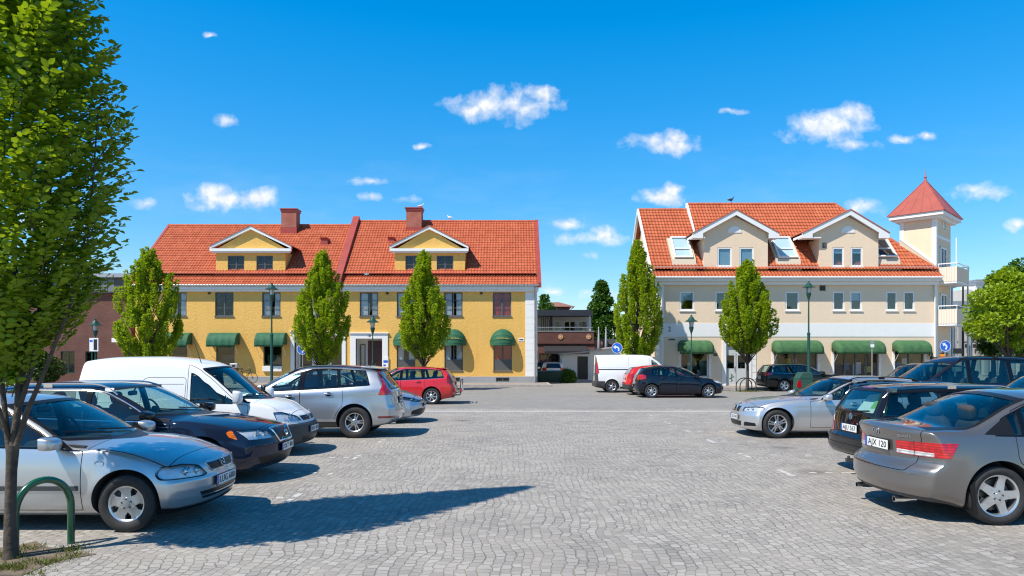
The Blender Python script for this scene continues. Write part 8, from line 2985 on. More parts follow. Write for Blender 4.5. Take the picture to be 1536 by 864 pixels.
def lamp_post(label, px, Y, h, thick):
 t = thing('street_lamp', label, 'street lamp', (gx(px, Y), Y, 0.0), 0, 'green street lamps')
 mb = MB()
 r0, r1 = (0.075, 0.042) if thick else (0.05, 0.032)
 zk = h * (0.52 if thick else 0.38)
 mb.lathe([(0.0, 0.0), (0.15, 0.0), (0.15, 0.03), (r0 * 1.35, 0.05), (r0 * 1.25, 0.6), (r0, 0.64), (r0 * 0.95, zk), (r0 * 1.15, zk + 0.01), (r0 * 1.1, zk + 0.10), (r1, zk + 0.14), (r1 * 0.85, h - 0.95), (r1 * 1.3, h - 0.94), (r1 * 1.3, h - 0.90), (r1 * 0.9, h - 0.86)], 18)
 mb.build('pole', GREENPOLE, t, 35)
 mb = MB()
 mb.lathe([(r1, h - 0.90), (0.06, h - 0.86), (0.115, h - 0.68), (0.125, h - 0.60), (0.10, h - 0.58), (0.0, h - 0.58)], 18)
 c = mb.build('lamp_cup', GREENPOLE, t, 40)
 mb = MB()
 mb.lathe([(0.095, h - 0.58), (0.125, h - 0.35), (0.115, h - 0.30), (0.0, h - 0.30)], 18)
 mb.build('lamp_glass', LAMPGLASS, t, 40)
 mb = MB()
 for k in range(4):
  a = PI / 4 + k * PI / 2
  mb.tube([(0.105 * math.cos(a), 0.105 * math.sin(a), h - 0.6), (0.14 * math.cos(a), 0.14 * math.sin(a), h - 0.29)], 0.009, 6)
 mb.lathe([(0.13, h - 0.30), (0.33, h - 0.305), (0.335, h - 0.29), (0.17, h - 0.19), (0.13, h - 0.10), (0.07, h - 0.06), (0.05, h - 0.02), (0.055, h + 0.02), (0.0, h + 0.06)], 22)
 mb.build('lamp_hat', GREENPOLE, t, 40)
 return t

lamp_post('tall green street lamp before the yellow facade, left of the round blue sign', 407.5, 36.0, 5.62, True)
lamp_post('short green street lamp in front of the dark brown entrance door of the yellow building', 559, 37.0, 3.98, False)
lamp_post('short green street lamp in front of the smallest awning of the cream building', 1037, 37.0, 4.02, False)
lamp_post('tall green street lamp in front of the cream building, beside the black estate car', 1213, 36.4, 5.75, True)
l0 = lamp_post('short green street lamp carrying a white plate in front of the brown brick building', 143, 37.0, 3.82, False)
mb = MB().box(-0.27, 0.20, -0.075, -0.06, gz(527, 37), gz(507, 37)).build('plate', SIGNWHITE, l0)
mb = MB()
mb.box(-0.045, 0.14, -0.082, -0.075, gz(525, 37), gz(509, 37))
mb.build('plate_symbol', INK, l0)
mb = MB()
mb.box(-0.25, -0.10, -0.08, -0.075, gz(513, 37), gz(510, 37))
mb.build('plate_print', SIGNBLUE, l0)

def round_sign(label, px, py, Y, rot):
 zc = gz(py, Y)
 t = thing('road_sign', label, 'road sign', (gx(px, Y), Y, 0), 0, 'round blue arrow signs')
 MB().tube([(0, 0.03, 0), (0, 0.03, zc + 0.30)], 0.03, 10).build('post', GALV, t, 40)
 d = MB().lathe([(0.0, 0.0), (0.30, 0.0), (0.30, -0.008), (0.0, -0.008)], 36, c=(0, 0, zc), axis='y').build('sign_disc', SIGNBLUE, t, 40)
 MB().lathe([(0.30, -0.0082), (0.30, -0.0105), (0.278, -0.0105), (0.278, -0.0082)], 36, c=(0, 0, zc), axis='y').build('sign_rim', SIGNWHITE, d, 40)
 ctr = []
 for k in range(13):
  a = PI / 2 * k / 12
  ctr.append((-0.02 + 0.11 * math.cos(a), -0.05 + 0.10 * math.sin(a)))
 ctr = [(0.09, -0.17)] + ctr + [(-0.07, 0.05)]
 wd = 0.042
 up, dn = [], []
 for i, p in enumerate(ctr):
  a, b = ctr[max(0, i - 1)], ctr[min(len(ctr) - 1, i + 1)]
  tx, ty = b[0] - a[0], b[1] - a[1]
  l = math.hypot(tx, ty)
  nx, ny = -ty / l * wd, tx / l * wd
  up.append((p[0] + nx, p[1] + ny))
  dn.append((p[0] - nx, p[1] - ny))
 head = [(-0.07, 0.05 + 0.12), (-0.22, 0.05), (-0.07, 0.05 - 0.12)]
 ca, sa = math.cos(rot), math.sin(rot)
 rt = lambda q: (q[0] * ca - q[1] * sa, zc + q[0] * sa + q[1] * ca)
 mb = MB()
 n = len(ctr)
 for i in range(n - 1):
  mb.prism([rt(up[i]), rt(up[i + 1]), rt(dn[i + 1]), rt(dn[i])], -0.0115, -0.0082, 'y')
 mb.prism([rt(q) for q in head], -0.0115, -0.0082, 'y')
 mb.build('arrow', SIGNWHITE, d)
 return t

round_sign('round blue sign with white arrow before the white shop doorway of the yellow building', 453.5, 523.5, 38.6, -0.55)
round_sign('round blue sign with white left arrow above the roof of the white panel van', 925.5, 522, 39.0, 0.0)
round_sign('round blue sign with white arrow at the corner tower, above the dark blue people carrier', 1418, 519, 38.0, -0.45)
t = thing('litter_bin', 'orange litter bin below the round blue sign at the corner tower', 'litter bin', (gx(1416, 38.5), 38.5, 0))
mb = MB()
mb.lathe([(0.0, 1.45), (0.19, 1.45), (0.21, 1.9), (0.20, 2.0), (0.0, 2.02)], 16)
mb.build('bin_body', pbr('orange_plastic', (0.65, 0.20, 0.012), 0.5), t, 40)
MB().tube([(0, 0.22, 0), (0, 0.22, 2.0)], 0.035, 8).build('post', GALV, t, 40)
MB().lathe([(0.21, 2.02), (0.22, 2.06), (0.0, 2.14)], 16).build('lid', BLACK, t, 40)
t = thing('notice_sign', 'black rectangular signboard on a thin post right of the orange litter bin', 'sign', (gx(1436.5, 39), 39.0, 0))
MB().tube([(0, 0.03, 0), (0, 0.03, 2.3)], 0.03, 8).build('post', GALV, t, 40)
MB().box(-0.26, 0.26, -0.03, 0.0, gz(530.5, 39), gz(522.5, 39)).build('board', IRON, t, bevel=0.005)
t = thing('parking_sign', 'small grey signs seen edge on atop a galvanised post by the wide awning', 'sign', (gx(1308, 38.6), 38.6, 0))
MB().tube([(0, 0, 0), (0, 0, gz(511, 38.6))], 0.028, 8).build('post', GALV, t, 40)
for k in range(2):
 MB().box(-0.10, 0.10, -0.05, -0.035, gz(521 - k * 5.2, 38.6), gz(516.3 - k * 5.2, 38.6)).build('sign_plate', (SIGNWHITE, GALV)[k], t, bevel=0.003)
t = thing('parking_meter', 'grey topped parking meter on a dark post by the yellow wall', 'parking meter', (gx(352, 44.6), 44.6, 0.12))
MB().lathe([(0.0, 0.0), (0.12, 0.0), (0.12, 0.03), (0.06, 0.05), (0.05, 0.75), (0.0, 0.75)], 12).build('post', IRON, t, 40)
MB().box(-0.22, 0.22, -0.14, 0.14, 0.75, 1.22).build('housing', IRON, t, bevel=0.03)
mb = MB()
mb.box(-0.28, 0.24, -0.16, 0.16, 1.0, 1.32)
hs = mb.build('hood', GALV, t, bevel=0.05)
MB().box(-0.10, 0.08, -0.165, -0.161, 1.08, 1.22).build('display', INK, hs)

# bicycle against the yellow wall
t = thing('bicycle', 'dark bicycle leaning near the yellow wall between the van and the crossover', 'bicycle', (gx(367, 46.2), 46.2, 0.12))
for x in (-0.52, 0.52):
 w = MB()
 w.tube([(x + 0.33 * math.cos(2 * PI * k / 28), 0, 0.34 + 0.33 * math.sin(2 * PI * k / 28)) for k in range(28)], 0.018, 6, closed=True)
 for k in range(14):
  a = 2 * PI * k / 14
  w.tube([(x, 0, 0.34), (x + 0.32 * math.cos(a), 0, 0.34 + 0.32 * math.sin(a))], 0.003, 4)
 w.lathe([(0.0, -0.04), (0.025, -0.04), (0.025, 0.04), (0.0, 0.04)], 10, c=(x, 0, 0.34), axis='y')
 w.build('wheel', RUBBER, t, 50)
fr_ = MB()
for a, b in (((-0.52, 0.34), (-0.05, 0.30)), ((-0.52, 0.34), (-0.20, 0.80)), ((-0.20, 0.90), (-0.05, 0.30)), ((-0.17, 0.78), (0.36, 0.84)), ((-0.05, 0.30), (0.38, 0.76)), ((0.34, 0.98), (0.52, 0.34))):
 fr_.tube([(a[0], 0, a[1]), (b[0], 0, b[1])], 0.018, 8)
fr_.build('frame', NAVY, t, 50)
hb = MB()
hb.tube([(0.22, -0.28, 1.02), (0.30, -0.18, 1.04), (0.34, 0, 1.02), (0.30, 0.18, 1.04), (0.22, 0.28, 1.02)], 0.014, 8)
hb.build('handlebar', CHROME, t, 50)
sd = MB()
rbox(sd, (-0.24, 0, 0.94), (0.26, 0.15, 0.07), 3)
sd.build('saddle', BLACK, t, 50)

# bins by the side street
for px, w, lab in ((814.5, 0.80, 'narrow dark green waste bin against the yellow building corner'), (832.5, 1.05, 'wide dark green waste bin between the narrow bin and the clipped bush')):
 t = thing('waste_bin', lab, 'waste bin', (gx(px, 49.6), 49.6, 0.0), 0, 'dark green waste bins')
 BG = pbr('bin_green', (0.010, 0.045, 0.026), 0.55)
 b = MB()
 b.add([(-w / 2 + 0.05, -0.30, 0.06), (w / 2 - 0.05, -0.30, 0.06), (w / 2 - 0.05, 0.32, 0.06), (-w / 2 + 0.05, 0.32, 0.06), (-w / 2, -0.38, 0.74), (w / 2, -0.38, 0.74), (w / 2, 0.36, 0.74), (-w / 2, 0.36, 0.74)], [(3, 2, 1, 0), (4, 5, 6, 7), (0, 1, 5, 4), (1, 2, 6, 5), (2, 3, 7, 6), (3, 0, 4, 7)])
 for k in range(5):
  b.box(-w / 2 + 0.06, w / 2 - 0.06, -0.395 + 0.006 * (5 - k), -0.33, 0.14 + 0.12 * k, 0.17 + 0.12 * k)
 b.build('bin_body', BG, t, bevel=0.015)
 MB().prism([(-0.42, 0.742), (-0.42, 0.79), (-0.1, 0.86), (0.38, 0.88), (0.40, 0.742)], -w / 2 - 0.02, w / 2 + 0.02, 'x').build('lid', BG, t, bevel=0.012)
 for sx in (-1, 1):
  MB().lathe([(0.0, -0.03), (0.09, -0.03), (0.09, 0.03), (0.0, 0.03)], 14, c=(sx * (w / 2 - 0.12), 0.34, 0.09), axis='x').build('wheel', RUBBER, t, 40)

# green cabinet between the black estate and the silver one
t = thing('recycling_box', 'dark green angular collecting box with slanted lid beside the tall street lamp', 'recycling bin', (gx(1204, 31.5), 31.5, 0))
GB = pbr('box_green', (0.030, 0.085, 0.065), 0.45)
b = MB()
b.prism([(-0.34, 0.05), (0.30, 0.05), (0.33, 0.86), (-0.30, 0.86)], -0.3, 0.3, 'y')
b.build('box_body', GB, t, bevel=0.012)
MB().prism([(-0.31, 0.87), (0.35, 0.87), (0.30, 1.16), (-0.12, 1.16)], -0.31, 0.31, 'y').build('lid', GB, t, bevel=0.012)
MB().prism([(-0.40, 0.50), (-0.18, 0.50), (-0.22, 0.84), (-0.36, 0.74)], -0.315, -0.302, 'y').build('red_plate', REDLENS, t)

# birds on the roofs

def bird(label, x, y, z, rzv, grey, dark):
 mb = MB()
 prof = [(0.0, -0.27), (0.018, -0.22), (0.05, -0.12), (0.07, -0.02), (0.066, 0.05), (0.045, 0.11), (0.034, 0.14), (0.038, 0.165), (0.03, 0.195), (0.010, 0.21), (0.006, 0.25), (0.0, 0.255)]
 mb.lathe(prof, 14, 0, axis='x', c=(0, 0, 0))
 vs = []
 for (px_, py_, pz_) in mb.v:
  lift = max(0, px_ - 0.04) * 0.95
  vs.append((px_ * (1.0 if px_ < 0.05 else 0.75), py_, pz_ + 0.16 + lift + (0.0 if px_ > -0.1 else (px_ + 0.1) * 0.15)))
 mb.v = vs
 for sy in (-0.025, 0.025):
  mb.tube([(0.0, sy, 0.11), (0.005, sy, 0.0)], 0.006, 6)
  mb.tube([(0.0, sy, 0.003), (0.05, sy, 0.003)], 0.006, 5)
 o = mb.build('bird', pbr('plumage_dark' if dark else 'plumage_pale', (0.03, 0.03, 0.035) if dark else (0.62, 0.63, 0.64), 0.8), None, 50)
 o.location = (x, y, z)
 o.rotation_euler = (0, 0, rzv)
 o.scale = (1.25, 1.25, 1.25)
 tag(o, label, 'bird')

bird('pale gull standing on the right chimney of the yellow building', gx(632, 51.7), YB + 4.75, 12.80, 0.3, 1, False)
bird('pale gull standing on the ridge of the yellow building right of the chimney', gx(674, 52.2), YB + 5.2, 12.03, 2.6, 1, False)
bird('dark crow standing on the ridge of the cream building', gx(1097, 46.3), YR + 4.3, ZR2 + 0.12, 0.2, 0, True)

# ------------------------------------------------------------------ buildings farther off
# brown brick block at the left
YL, XLB = 50.0, -34.0
sL = F / YL
lx = lambda p: (p - CX) / sL - XLB
lz = lambda p: CAMZ + (HY - p) / sL
bl = thing('brick_building', 'dark brown brick block with a grey upper storey behind the near tree', 'building', (XLB, YL, 0))
hs = [(lx(91), lx(112), lz(560), lz(527)), (lx(128), lx(146), lz(556), lz(527)), (lx(186), lx(196.5), 0.1, lz(510)), (lx(20), lx(60), 0.4, lz(520))]
mb = wall_holes(-14, lx(197), 0, lz(440), hs, 0, 0.3)
mb.quad((lx(197), 0, 0), (lx(197), 14, 0), (lx(197), 14, lz(440)), (lx(197), 0, lz(440)))
mb.build('wall', BROWNBRICK, bl)
rm = MB()
for h in hs:
 room_box(rm, *h, 0.3, 2.0)
rm.build('interior', ROOM, bl, fix=False)
for h in hs[:2] + hs[3:]:
 make_window(bl, (h[0] + h[1]) / 2, h[2], 0, h[1] - h[0], h[3] - h[2], GREENPOLE, 2, 1, 0.07)
MB().box(hs[2][0] + 0.02, hs[2][1] - 0.02, 0.2, 0.26, 0.1, hs[2][3] - 0.02).build('door', DARKGREYP, bl)
MB().box(lx(178), lx(200), -0.9, -0.002, lz(514), lz(507.5)).build('canopy', WHITEWOOD, bl, bevel=0.02)
mb = MB()
mb.box(-14.2, lx(198.5), -0.25, 14, lz(440) + 0.003, lz(417))
mb.build('upper_storey', DARKGREYP, bl)
mb = MB()
for k in range(40):
 mb.box(-14.2 + k * 0.5, -13.75 + k * 0.5, -0.28, -0.252, lz(438), lz(420))
mb.build('upper_cladding', pbr('blue_grey_cladding', (0.16, 0.19, 0.22), 0.5), bl)
MB().box(-14.4, lx(200), -0.5, 14.2, lz(417) + 0.002, lz(411)).build('roof_edge', GALV, bl)
barrel_awning(bl, lx(14), lz(512), 2.4, 0.9, 0.9, pbr('orange_canvas', (0.70, 0.25, 0.02), 0.8))

# restaurant in the gap
YG, XG = 62.0, 4.5
sG = F / YG
ux = lambda p: (p - CX) / sG - XG
uz = lambda p: CAMZ + (HY - p) / sG
rg = thing('restaurant_building', 'brown brick restaurant with white upper floor and flat dark roof between the big buildings', 'building', (XG, YG, 0))
hs = [(ux(a), ux(b), uz(496.5), uz(480)) for a, b in ((833, 842), (848, 866), (870, 883))]
wall_holes(ux(790), ux(886), uz(498), uz(474), hs, 1.6, 0.2).build('upper_wall', WHITEPL, rg)
mb = MB()
mb.box(ux(790), ux(886), 1.85, 8, 3.0, uz(474))
mb.build('upper_interior', ROOM, rg)
for h, n_ in zip(hs, (1, 2, 1)):
 make_window(rg, (h[0] + h[1]) / 2, h[2], 1.6, h[1] - h[0], h[3] - h[2], WHITEWOOD, n_, 1, 0.09)
mb = MB()
mb.box(ux(780), ux(888.5), -0.4, 9, uz(474), uz(466.5))
mb.box(ux(780), ux(886), -0.2, 8.6, uz(466.5) + 0.002, uz(465))
mb.build('flat_roof', pbr('dark_roof_edge', (0.025, 0.032, 0.045), 0.5), rg)
for p in (827, 885):
 MB().box(ux(p) - 0.10, ux(p) + 0.10, 0.05, 0.25, uz(498), uz(474)).build('post', WHITEWOOD if p > 850 else IRON, rg)
mb = MB()
for p in range(812, 828, 3):
 mb.box(ux(p), ux(p) + 0.06, 0.02, 0.06, uz(497), uz(476))
mb.build('terrace_screen', IRON, rg)
mb = MB()
mb.box(ux(806), ux(889), 0.02, 0.04, uz(497), uz(491.5))
mb.build('glass_balustrade', PANE, rg)
MB().tube([(ux(806), 0.03, uz(491)), (ux(889), 0.03, uz(491))], 0.03, 6).build('handrail', GALV, rg)
MB().box(ux(790), ux(891), 0, 8, uz(515.5), uz(497.5)).build('parapet_band', DARKBRICK, rg)
MB().box(ux(790), ux(891) + 0.03, -0.04, 0.3, uz(497.5), uz(496.2)).build('coping', GALV, rg)
for p in (841, 883):
 m_ = MB().lathe([(0.0, 0.0), (0.22, 0.0), (0.22, -0.05), (0.16, -0.06), (0.15, -0.03), (0.08, -0.06), (0.0, -0.065)], 22, c=(ux(p), -0.002, uz(505.5)), axis='y').build('medallion', pbr('terracotta_medallion', (0.60, 0.36, 0.18), 0.7), rg, 40)
wall_holes(ux(806), ux(893), 0, uz(515.5) - 0.002, [(ux(809), ux(845), 0.3, uz(530))], 0.12, 0.3).build('lower_wall', BROWNBRICK, rg)
rm = MB()
room_box(rm, ux(809), ux(845), 0.3, uz(530), 0.42, 3)
rm.build('interior', ROOM, rg, fix=False)
make_window(rg, ux(827), 0.3, 0.15, ux(845) - ux(809), uz(530) - 0.3, DARKWOOD, 6, 1, 0.08)
MB().prism([(-1.6, uz(531)), (-1.6, uz(527)), (0.10, uz(519)), (0.10, uz(521))], ux(816), ux(880), 'x').build('awning', pbr('black_canvas', (0.022, 0.022, 0.026), 0.7), rg)
MB().box(ux(890.5), ux(905), 0.6, 6, 0, uz(510)).build('side_wing', ORANGEBRICK, rg)
MB().box(ux(893), ux(935), 1.6, 8, uz(516), uz(508)).build('side_roof', pbr('slate_roof', (0.09, 0.095, 0.10), 0.7), rg)
MB().box(ux(905.2), ux(935), 1.7, 7.8, 0, uz(516.2)).build('rear_wing', DARKBRICK, rg)
for px, Y, lab in ((898, 58.5, 'closed pale parasol left of the other closed parasol behind the white shed'), (909, 58.8, 'closed pale parasol right of the other closed parasol behind the white shed')):
 t = thing('parasol', lab, 'parasol', (gx(px, Y), Y, 0), 0, 'closed parasols by the restaurant')
 MB().tube([(0, 0, 0), (0, 0, gz(491, Y))], 0.035, 8).build('pole', WHITEWOOD, t, 40)
 zt_ = gz(490, Y)
 MB().lathe([(0.04, zt_ - 2.0), (0.12, zt_ - 1.9), (0.09, zt_ - 1.1), (0.06, zt_ - 0.35), (0.02, zt_)], 10).build('folded_canopy', pbr('pale_canvas', (0.36, 0.39, 0.43), 0.8), t, 60)
# white shed
YS_ = 55.0
sS = F / YS_
XS = gx(885, YS_)
vx = lambda p: (p - CX) / sS - XS
vz = lambda p: CAMZ + (HY - p) / sS
t = thing('shed', 'low white board shed with a black door beside the clipped bush', 'shed', (XS, YS_, 0))
dh = (vx(866), vx(882), 0.05, vz(534.5))
mb = wall_holes(vx(843.5), vx(884), 0, vz(531), [dh], 0, 0.1)
mb.quad((vx(843.5), 0, 0), (vx(843.5), 0, vz(531)), (vx(843.5), 3, vz(529)), (vx(843.5), 3, 0))
mb.quad((vx(884), -0.01, 0), (vx(930), -0.01, 0), (vx(930), -0.01, vz(522)), (vx(884), -0.01, vz(526)))
for k in range(17):
 xk = vx(844) + k * 0.27
 if dh[0] - 0.05 < xk < dh[1] + 0.05:
  continue
 mb.box(xk, xk + 0.03, -0.022, -0.002, 0.05, vz(531.5))
mb.build('wall', WHITEPL, t)
MB().box(dh[0] + 0.02, dh[1] - 0.02, 0.03, 0.08, 0.06, dh[3] - 0.02).build('door', IRON, t)
mb = MB()
mb.prism([(vx(841), vz(532)), (vx(841), vz(530)), (vx(885), vz(526.5)), (vx(885), vz(528.5))], -0.35, 3, 'y')
mb.prism([(vx(884), vz(526.5)), (vx(884), vz(524.5)), (vx(930), vz(519)), (vx(930), vz(521))], -0.30, 3, 'y')
mb.build('roof', pbr('pale_roof_felt', (0.42, 0.40, 0.38), 0.8), t)
pipe(t, 'drainpipe', WHITEWOOD, [(vx(840), -0.3, vz(533)), (vx(843), -0.1, vz(540)), (vx(843), -0.08, 0.1)], 0.05)
# distant house
YH = 92.0
t = thing('house', 'distant house with a brown hipped roof showing above the restaurant', 'house', (gx(836, YH), YH, 0))
z0, z1 = gz(466, YH), gz(451, YH)
hw = 1.9
MB().box(-hw * 0.8, hw * 0.8, 0, 5, 0, z0 + 0.5).build('wall', DARKWOOD, t)
MB().add([(-hw * 1.2, -0.6, z0 + 0.5), (hw * 1.2, -0.6, z0 + 0.5), (hw * 1.2, 5.6, z0 + 0.5), (-hw * 1.2, 5.6, z0 + 0.5), (-0.4, 2.5, z1), (0.4, 2.5, z1)], [(0, 1, 5, 4), (1, 2, 5), (2, 3, 4, 5), (3, 0, 4), (3, 2, 1, 0)]).build('roof', pbr('brown_roof', (0.26, 0.12, 0.08), 0.8), t)
MB().tube([(hw * 1.0, -0.5, z0 + 0.5), (hw * 0.4, 0.0, z0 - 1.5)], 0.10, 6).build('bracket', WHITEWOOD, t)
# pale hall at the right
YP = 74.0
sP = F / YP
XP = gx(1500, YP)
hx = lambda p: (p - CX) / sP - XP
hz = lambda p: CAMZ + (HY - p) / sP
t = thing('industrial_hall', 'long pale grey hall with upright pilasters behind the maple at the right edge', 'building', (XP, YP, 0))
PALE = plaster_mat('pale_grey_wall', (0.50, 0.47, 0.44, 1), (0.56, 0.53, 0.50, 1), 0.5, 0.1, 0.1)
mb = MB()
mb.box(hx(1420), hx(1640), 0, 14, 0, hz(458))
mb.build('wall', PALE, t)
mb = MB()
for p in range(1424, 1640, 13):
 mb.box(hx(p), hx(p) + 0.32, -0.22, -0.002, 0, hz(460))
mb.build('pilasters', pbr('grey_pilaster', (0.30, 0.29, 0.28), 0.8), t)
mb = MB()
for py in (512, 487):
 mb.box(hx(1420), hx(1640), -0.06, -0.002, hz(py) - 0.05, hz(py) + 0.05)
mb.build('wall_joint', GALV, t)
MB().box(hx(1418), hx(1642), -0.4, 14.3, hz(458) + 0.002, hz(452)).build('roof_edge', GALV, t)
for px in (1447, 1459, 1466, 1489, 1475):
 MB().box(hx(px) - 0.12, hx(px) + 0.12, -0.35, -0.225, hz(519) - 0.2, hz(519) + 0.2).build('wall_lamp', IRON, t)
YF = 110.0
t = thing('factory_stack', 'pale concrete factory tower with a grey top beyond the pale hall', 'tower', (gx(1457, YF), YF, 0))
f = lambda p: (p - 1457) / F * YF
MB().box(f(1447), f(1464), 0, 4, 0, gz(434, YF)).build('shaft', PALE, t)
MB().box(f(1459), f(1472), -0.5, 3, 0, gz(428, YF)).build('wing', WHITEPL, t)
MB().box(f(1459.5), f(1471), -0.8, 2.7, gz(428, YF) + 0.002, gz(420, YF)).build('top_cabin', pbr('stack_top', (0.22, 0.25, 0.30), 0.6), t)
for px, Y, top, lab in ((1428, 47.0, 430, 'thin grey pole beside the corner tower balconies'), (1444.5, 48.0, 425, 'thin dark pole right of the corner tower, in front of the pale hall'), (1455, 49.0, 470, 'short thick grey pole in front of the pale hall')):
 t = thing('lamp_pole', lab, 'pole', (gx(px, Y), Y, 0), 0, 'poles by the pale hall')
 MB().lathe([(0.0, 0.0), (0.14, 0.0), (0.14, 0.04), (0.085, 0.08), (0.06, gz(top, Y)), (0.0, gz(top, Y))], 12).build('pole', GALV if px != 1444.5 else IRON, t, 40)
 if top < 460:
  MB().tube([(0, 0, gz(top, Y) - 0.1), (0.5, -0.1, gz(top, Y) + 0.06), (0.95, -0.2, gz(top, Y) + 0.06)], 0.035, 6).build('arm', GALV, t, 40)
  MB().obox((1.1, -0.2, gz(top, Y) + 0.05), (0.5, 0.22, 0.10)).build('lamp_head', GALV, t, bevel=0.02)
# ------------------------------------------------------------------ the cars in their bays
import time as _t
_t0 = _t.time()
place_car(OPEL, 186, 7.35, 0, 1, name='parked_hatchback', label='silver hatchback nearest on the left, parked behind the tree and the green hoop', group=GC)
place_nose(V70, 430, 11.0, 1, 'front', name='parked_estate', label='dark navy estate with orange indicators between the silver hatchback and the white delivery van', group=GC)
place_nose(COMBO, 470, 13.75, 1, 'front', name='delivery_van', label='small white delivery van with a grey bumper parked nose out beside the dark navy estate', group=GC, cat='van')
place_car(XC60, 531, 15.9, 1, -1, name='parked_crossover', label='silver crossover with tall red tail lights and its rear to the square', group=GC)
place_nose(GOLF, 637, 20.2, 1, 'front', name='parked_hatchback', label='pale blue hatchback whose nose shows behind the silver crossover', group=GC)
place_car(V60, 647, 27.1, 1, -1, name='parked_estate', label='bright red estate with a rear carrier in front of the yellow building', group=GC)
place_car(VIVARO, 918, 36.0, 1, 1, name='panel_van', label='large white panel van by the side street below the round arrow sign', group=GC, cat='van')
place_nose(HATCH_RED, 935, 34.4, 1, 'rear', name='parked_hatchback', label='red hatchback with grey lower bumper between the white panel van and the navy hatchback', group=GC)
place_car(HATCH_NAVY, 978, 31.4, 1, 1, name='parked_hatchback', label='navy hatchback seen from the side in front of the white panel van', group=GC)
place_nose(WAGON_BLACK, 1138, 38.2, 1, 'rear', name='parked_estate', label='black estate with chrome window line parked close to the cream building', group=GC)
place_car(BMW, 1167.5, 15.85, 0, -1, name='parked_estate', label='silver estate with twin black grilles facing left on the right side', group=GC)
place_nose(PASSAT, 1266, 11.3, 1, 'rear', name='parked_estate', label='black estate with a green and white sunshade behind its rear window', group=GC)
place_car(SONATA, 1502, 7.66, 1, 1, name='parked_saloon', label='grey brown saloon nearest on the right with wide red tail lights', group=GC)
place_car(MPV, 1370, 19.8, 0, -1, name='people_carrier', label='dark blue people carrier with roof rails behind the silver estate', group=GC)
place_nose(SEDAN_LOW, 1278, 27.5, -1, 'front', name='parked_car', label='dark blue car whose roof shows between the silver estate and the people carrier', group=GC)
place_nose(WAGON_BLUE, 1402, 14.2, -1, 'front', name='parked_car', label='dark blue car at the right edge whose windscreen shows above the grey brown saloon', group=GC)
place_nose(WAGON_BACK, 88, 15.9, 1, 'front', name='parked_car', label='dark blue car with silver roof rails at the left edge behind the white delivery van', group=GC)
build_car(HATCH_WHITE, 'parked_car', 'white hatchback seen from behind over the dark green bins in the side street', (gx(828, 54), 54, 0), PI / 2, GC)
build_car(HATCH_BLUE, 'parked_car', 'dark blue hatchback beyond the white one in the side street', (gx(817, 59), 59.5, 0), PI / 2, GC)

# green and white sunshade standing behind the rear window of the black estate
px_ = gx(1266, 11.3)
t = thing('sunshade', 'folded green and white sunshade standing behind the rear window of the black estate', 'sunshade', (px_ + 0.34, 11.3, 0.93))
m = MB()
m.add([(0.0, -0.62, 0.0), (0.02, 0.0, 0.0), (0.26, -0.02, 0.33), (0.10, -0.50, 0.14), (0.16, -0.22, 0.36)], [(0, 1, 4, 3), (1, 2, 4)], 0)
m.build('green_panel', pbr('lime_card', (0.26, 0.55, 0.10), 0.7), t, fix=False).modifiers.new('s', 'SOLIDIFY').thickness = 0.008
m = MB()
m.add([(-0.01, -0.28, 0.0), (-0.01, 0.30, 0.0), (0.20, 0.24, 0.30), (0.20, -0.12, 0.34)], [(0, 1, 2, 3)], 0)
m.build('white_panel', pbr('white_card', (0.68, 0.76, 0.72), 0.7), t, fix=False).modifiers.new('s', 'SOLIDIFY').thickness = 0.008

# carrier on the back of the red estate
v60x = gx(647, 27.1) + (V60['L'] - V60['fo'] - V60['wb'])
t = thing('cycle_carrier', 'folded cycle carrier with lights on the back of the red estate', 'cycle carrier', (v60x, 27.1 + V60['W'] / 2, 0.0))
m = MB()
for y in (-0.55, 0.55):
 m.tube([(-0.02, y, 0.45), (0.16, y, 0.47), (0.18, y, 0.95)], 0.02, 8)
m.tube([(0.18, -0.6, 0.95), (0.18, 0.6, 0.95)], 0.02, 8)
m.tube([(0.16, -0.6, 0.47), (0.16, 0.6, 0.47)], 0.02, 8)
m.tube([(-0.15, 0, 0.33), (0.10, 0, 0.33), (0.16, 0, 0.47)], 0.025, 8)
m.build('frame', TRIM, t, 50)
for y in (-0.52, 0.52):
 m = MB().box(0.15, 0.22, y - 0.16, y + 0.16, 0.50, 0.60)
 m.build('light_board', REDLENS if y < 0 else WHITELENS, t, bevel=0.01)
m = MB().box(0.19, 0.20, -0.26, 0.26, 0.62, 0.73)
m.build('number_board', PLATEW, t)

# ------------------------------------------------------------------ sky, sun, camera
SUND = Vector((0.60, 0.44, -1.0)).normalized()
w = bpy.data.worlds.new('World')
SC.world = w
w.use_nodes = True
w.node_tree.nodes.clear()
g = NT(w.node_tree)
sky = g.node('TexSky')
sky.sky_type = 'NISHITA'
sky.sun_disc = False
sky.sun_elevation = math.asin(-SUND.z)
sky.sun_rotation = math.atan2(-SUND.x, -SUND.y)
sky.altitude = 50
sky.air_density = 1.0
sky.dust_density = 0.25
sky.ozone_density = 3.0
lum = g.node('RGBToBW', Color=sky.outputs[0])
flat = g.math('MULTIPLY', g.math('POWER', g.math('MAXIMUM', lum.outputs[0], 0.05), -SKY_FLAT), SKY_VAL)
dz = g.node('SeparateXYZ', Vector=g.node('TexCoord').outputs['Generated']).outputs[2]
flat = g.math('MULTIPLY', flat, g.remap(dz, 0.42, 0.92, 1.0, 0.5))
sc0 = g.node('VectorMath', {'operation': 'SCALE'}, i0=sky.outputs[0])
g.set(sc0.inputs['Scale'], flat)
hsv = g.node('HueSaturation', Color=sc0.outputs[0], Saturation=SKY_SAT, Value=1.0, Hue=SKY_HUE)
d = g.node('TexCoord').outputs['Generated']
s = g.node('SeparateXYZ', Vector=d)
yy = g.math('MAXIMUM', s.outputs[1], 0.02)
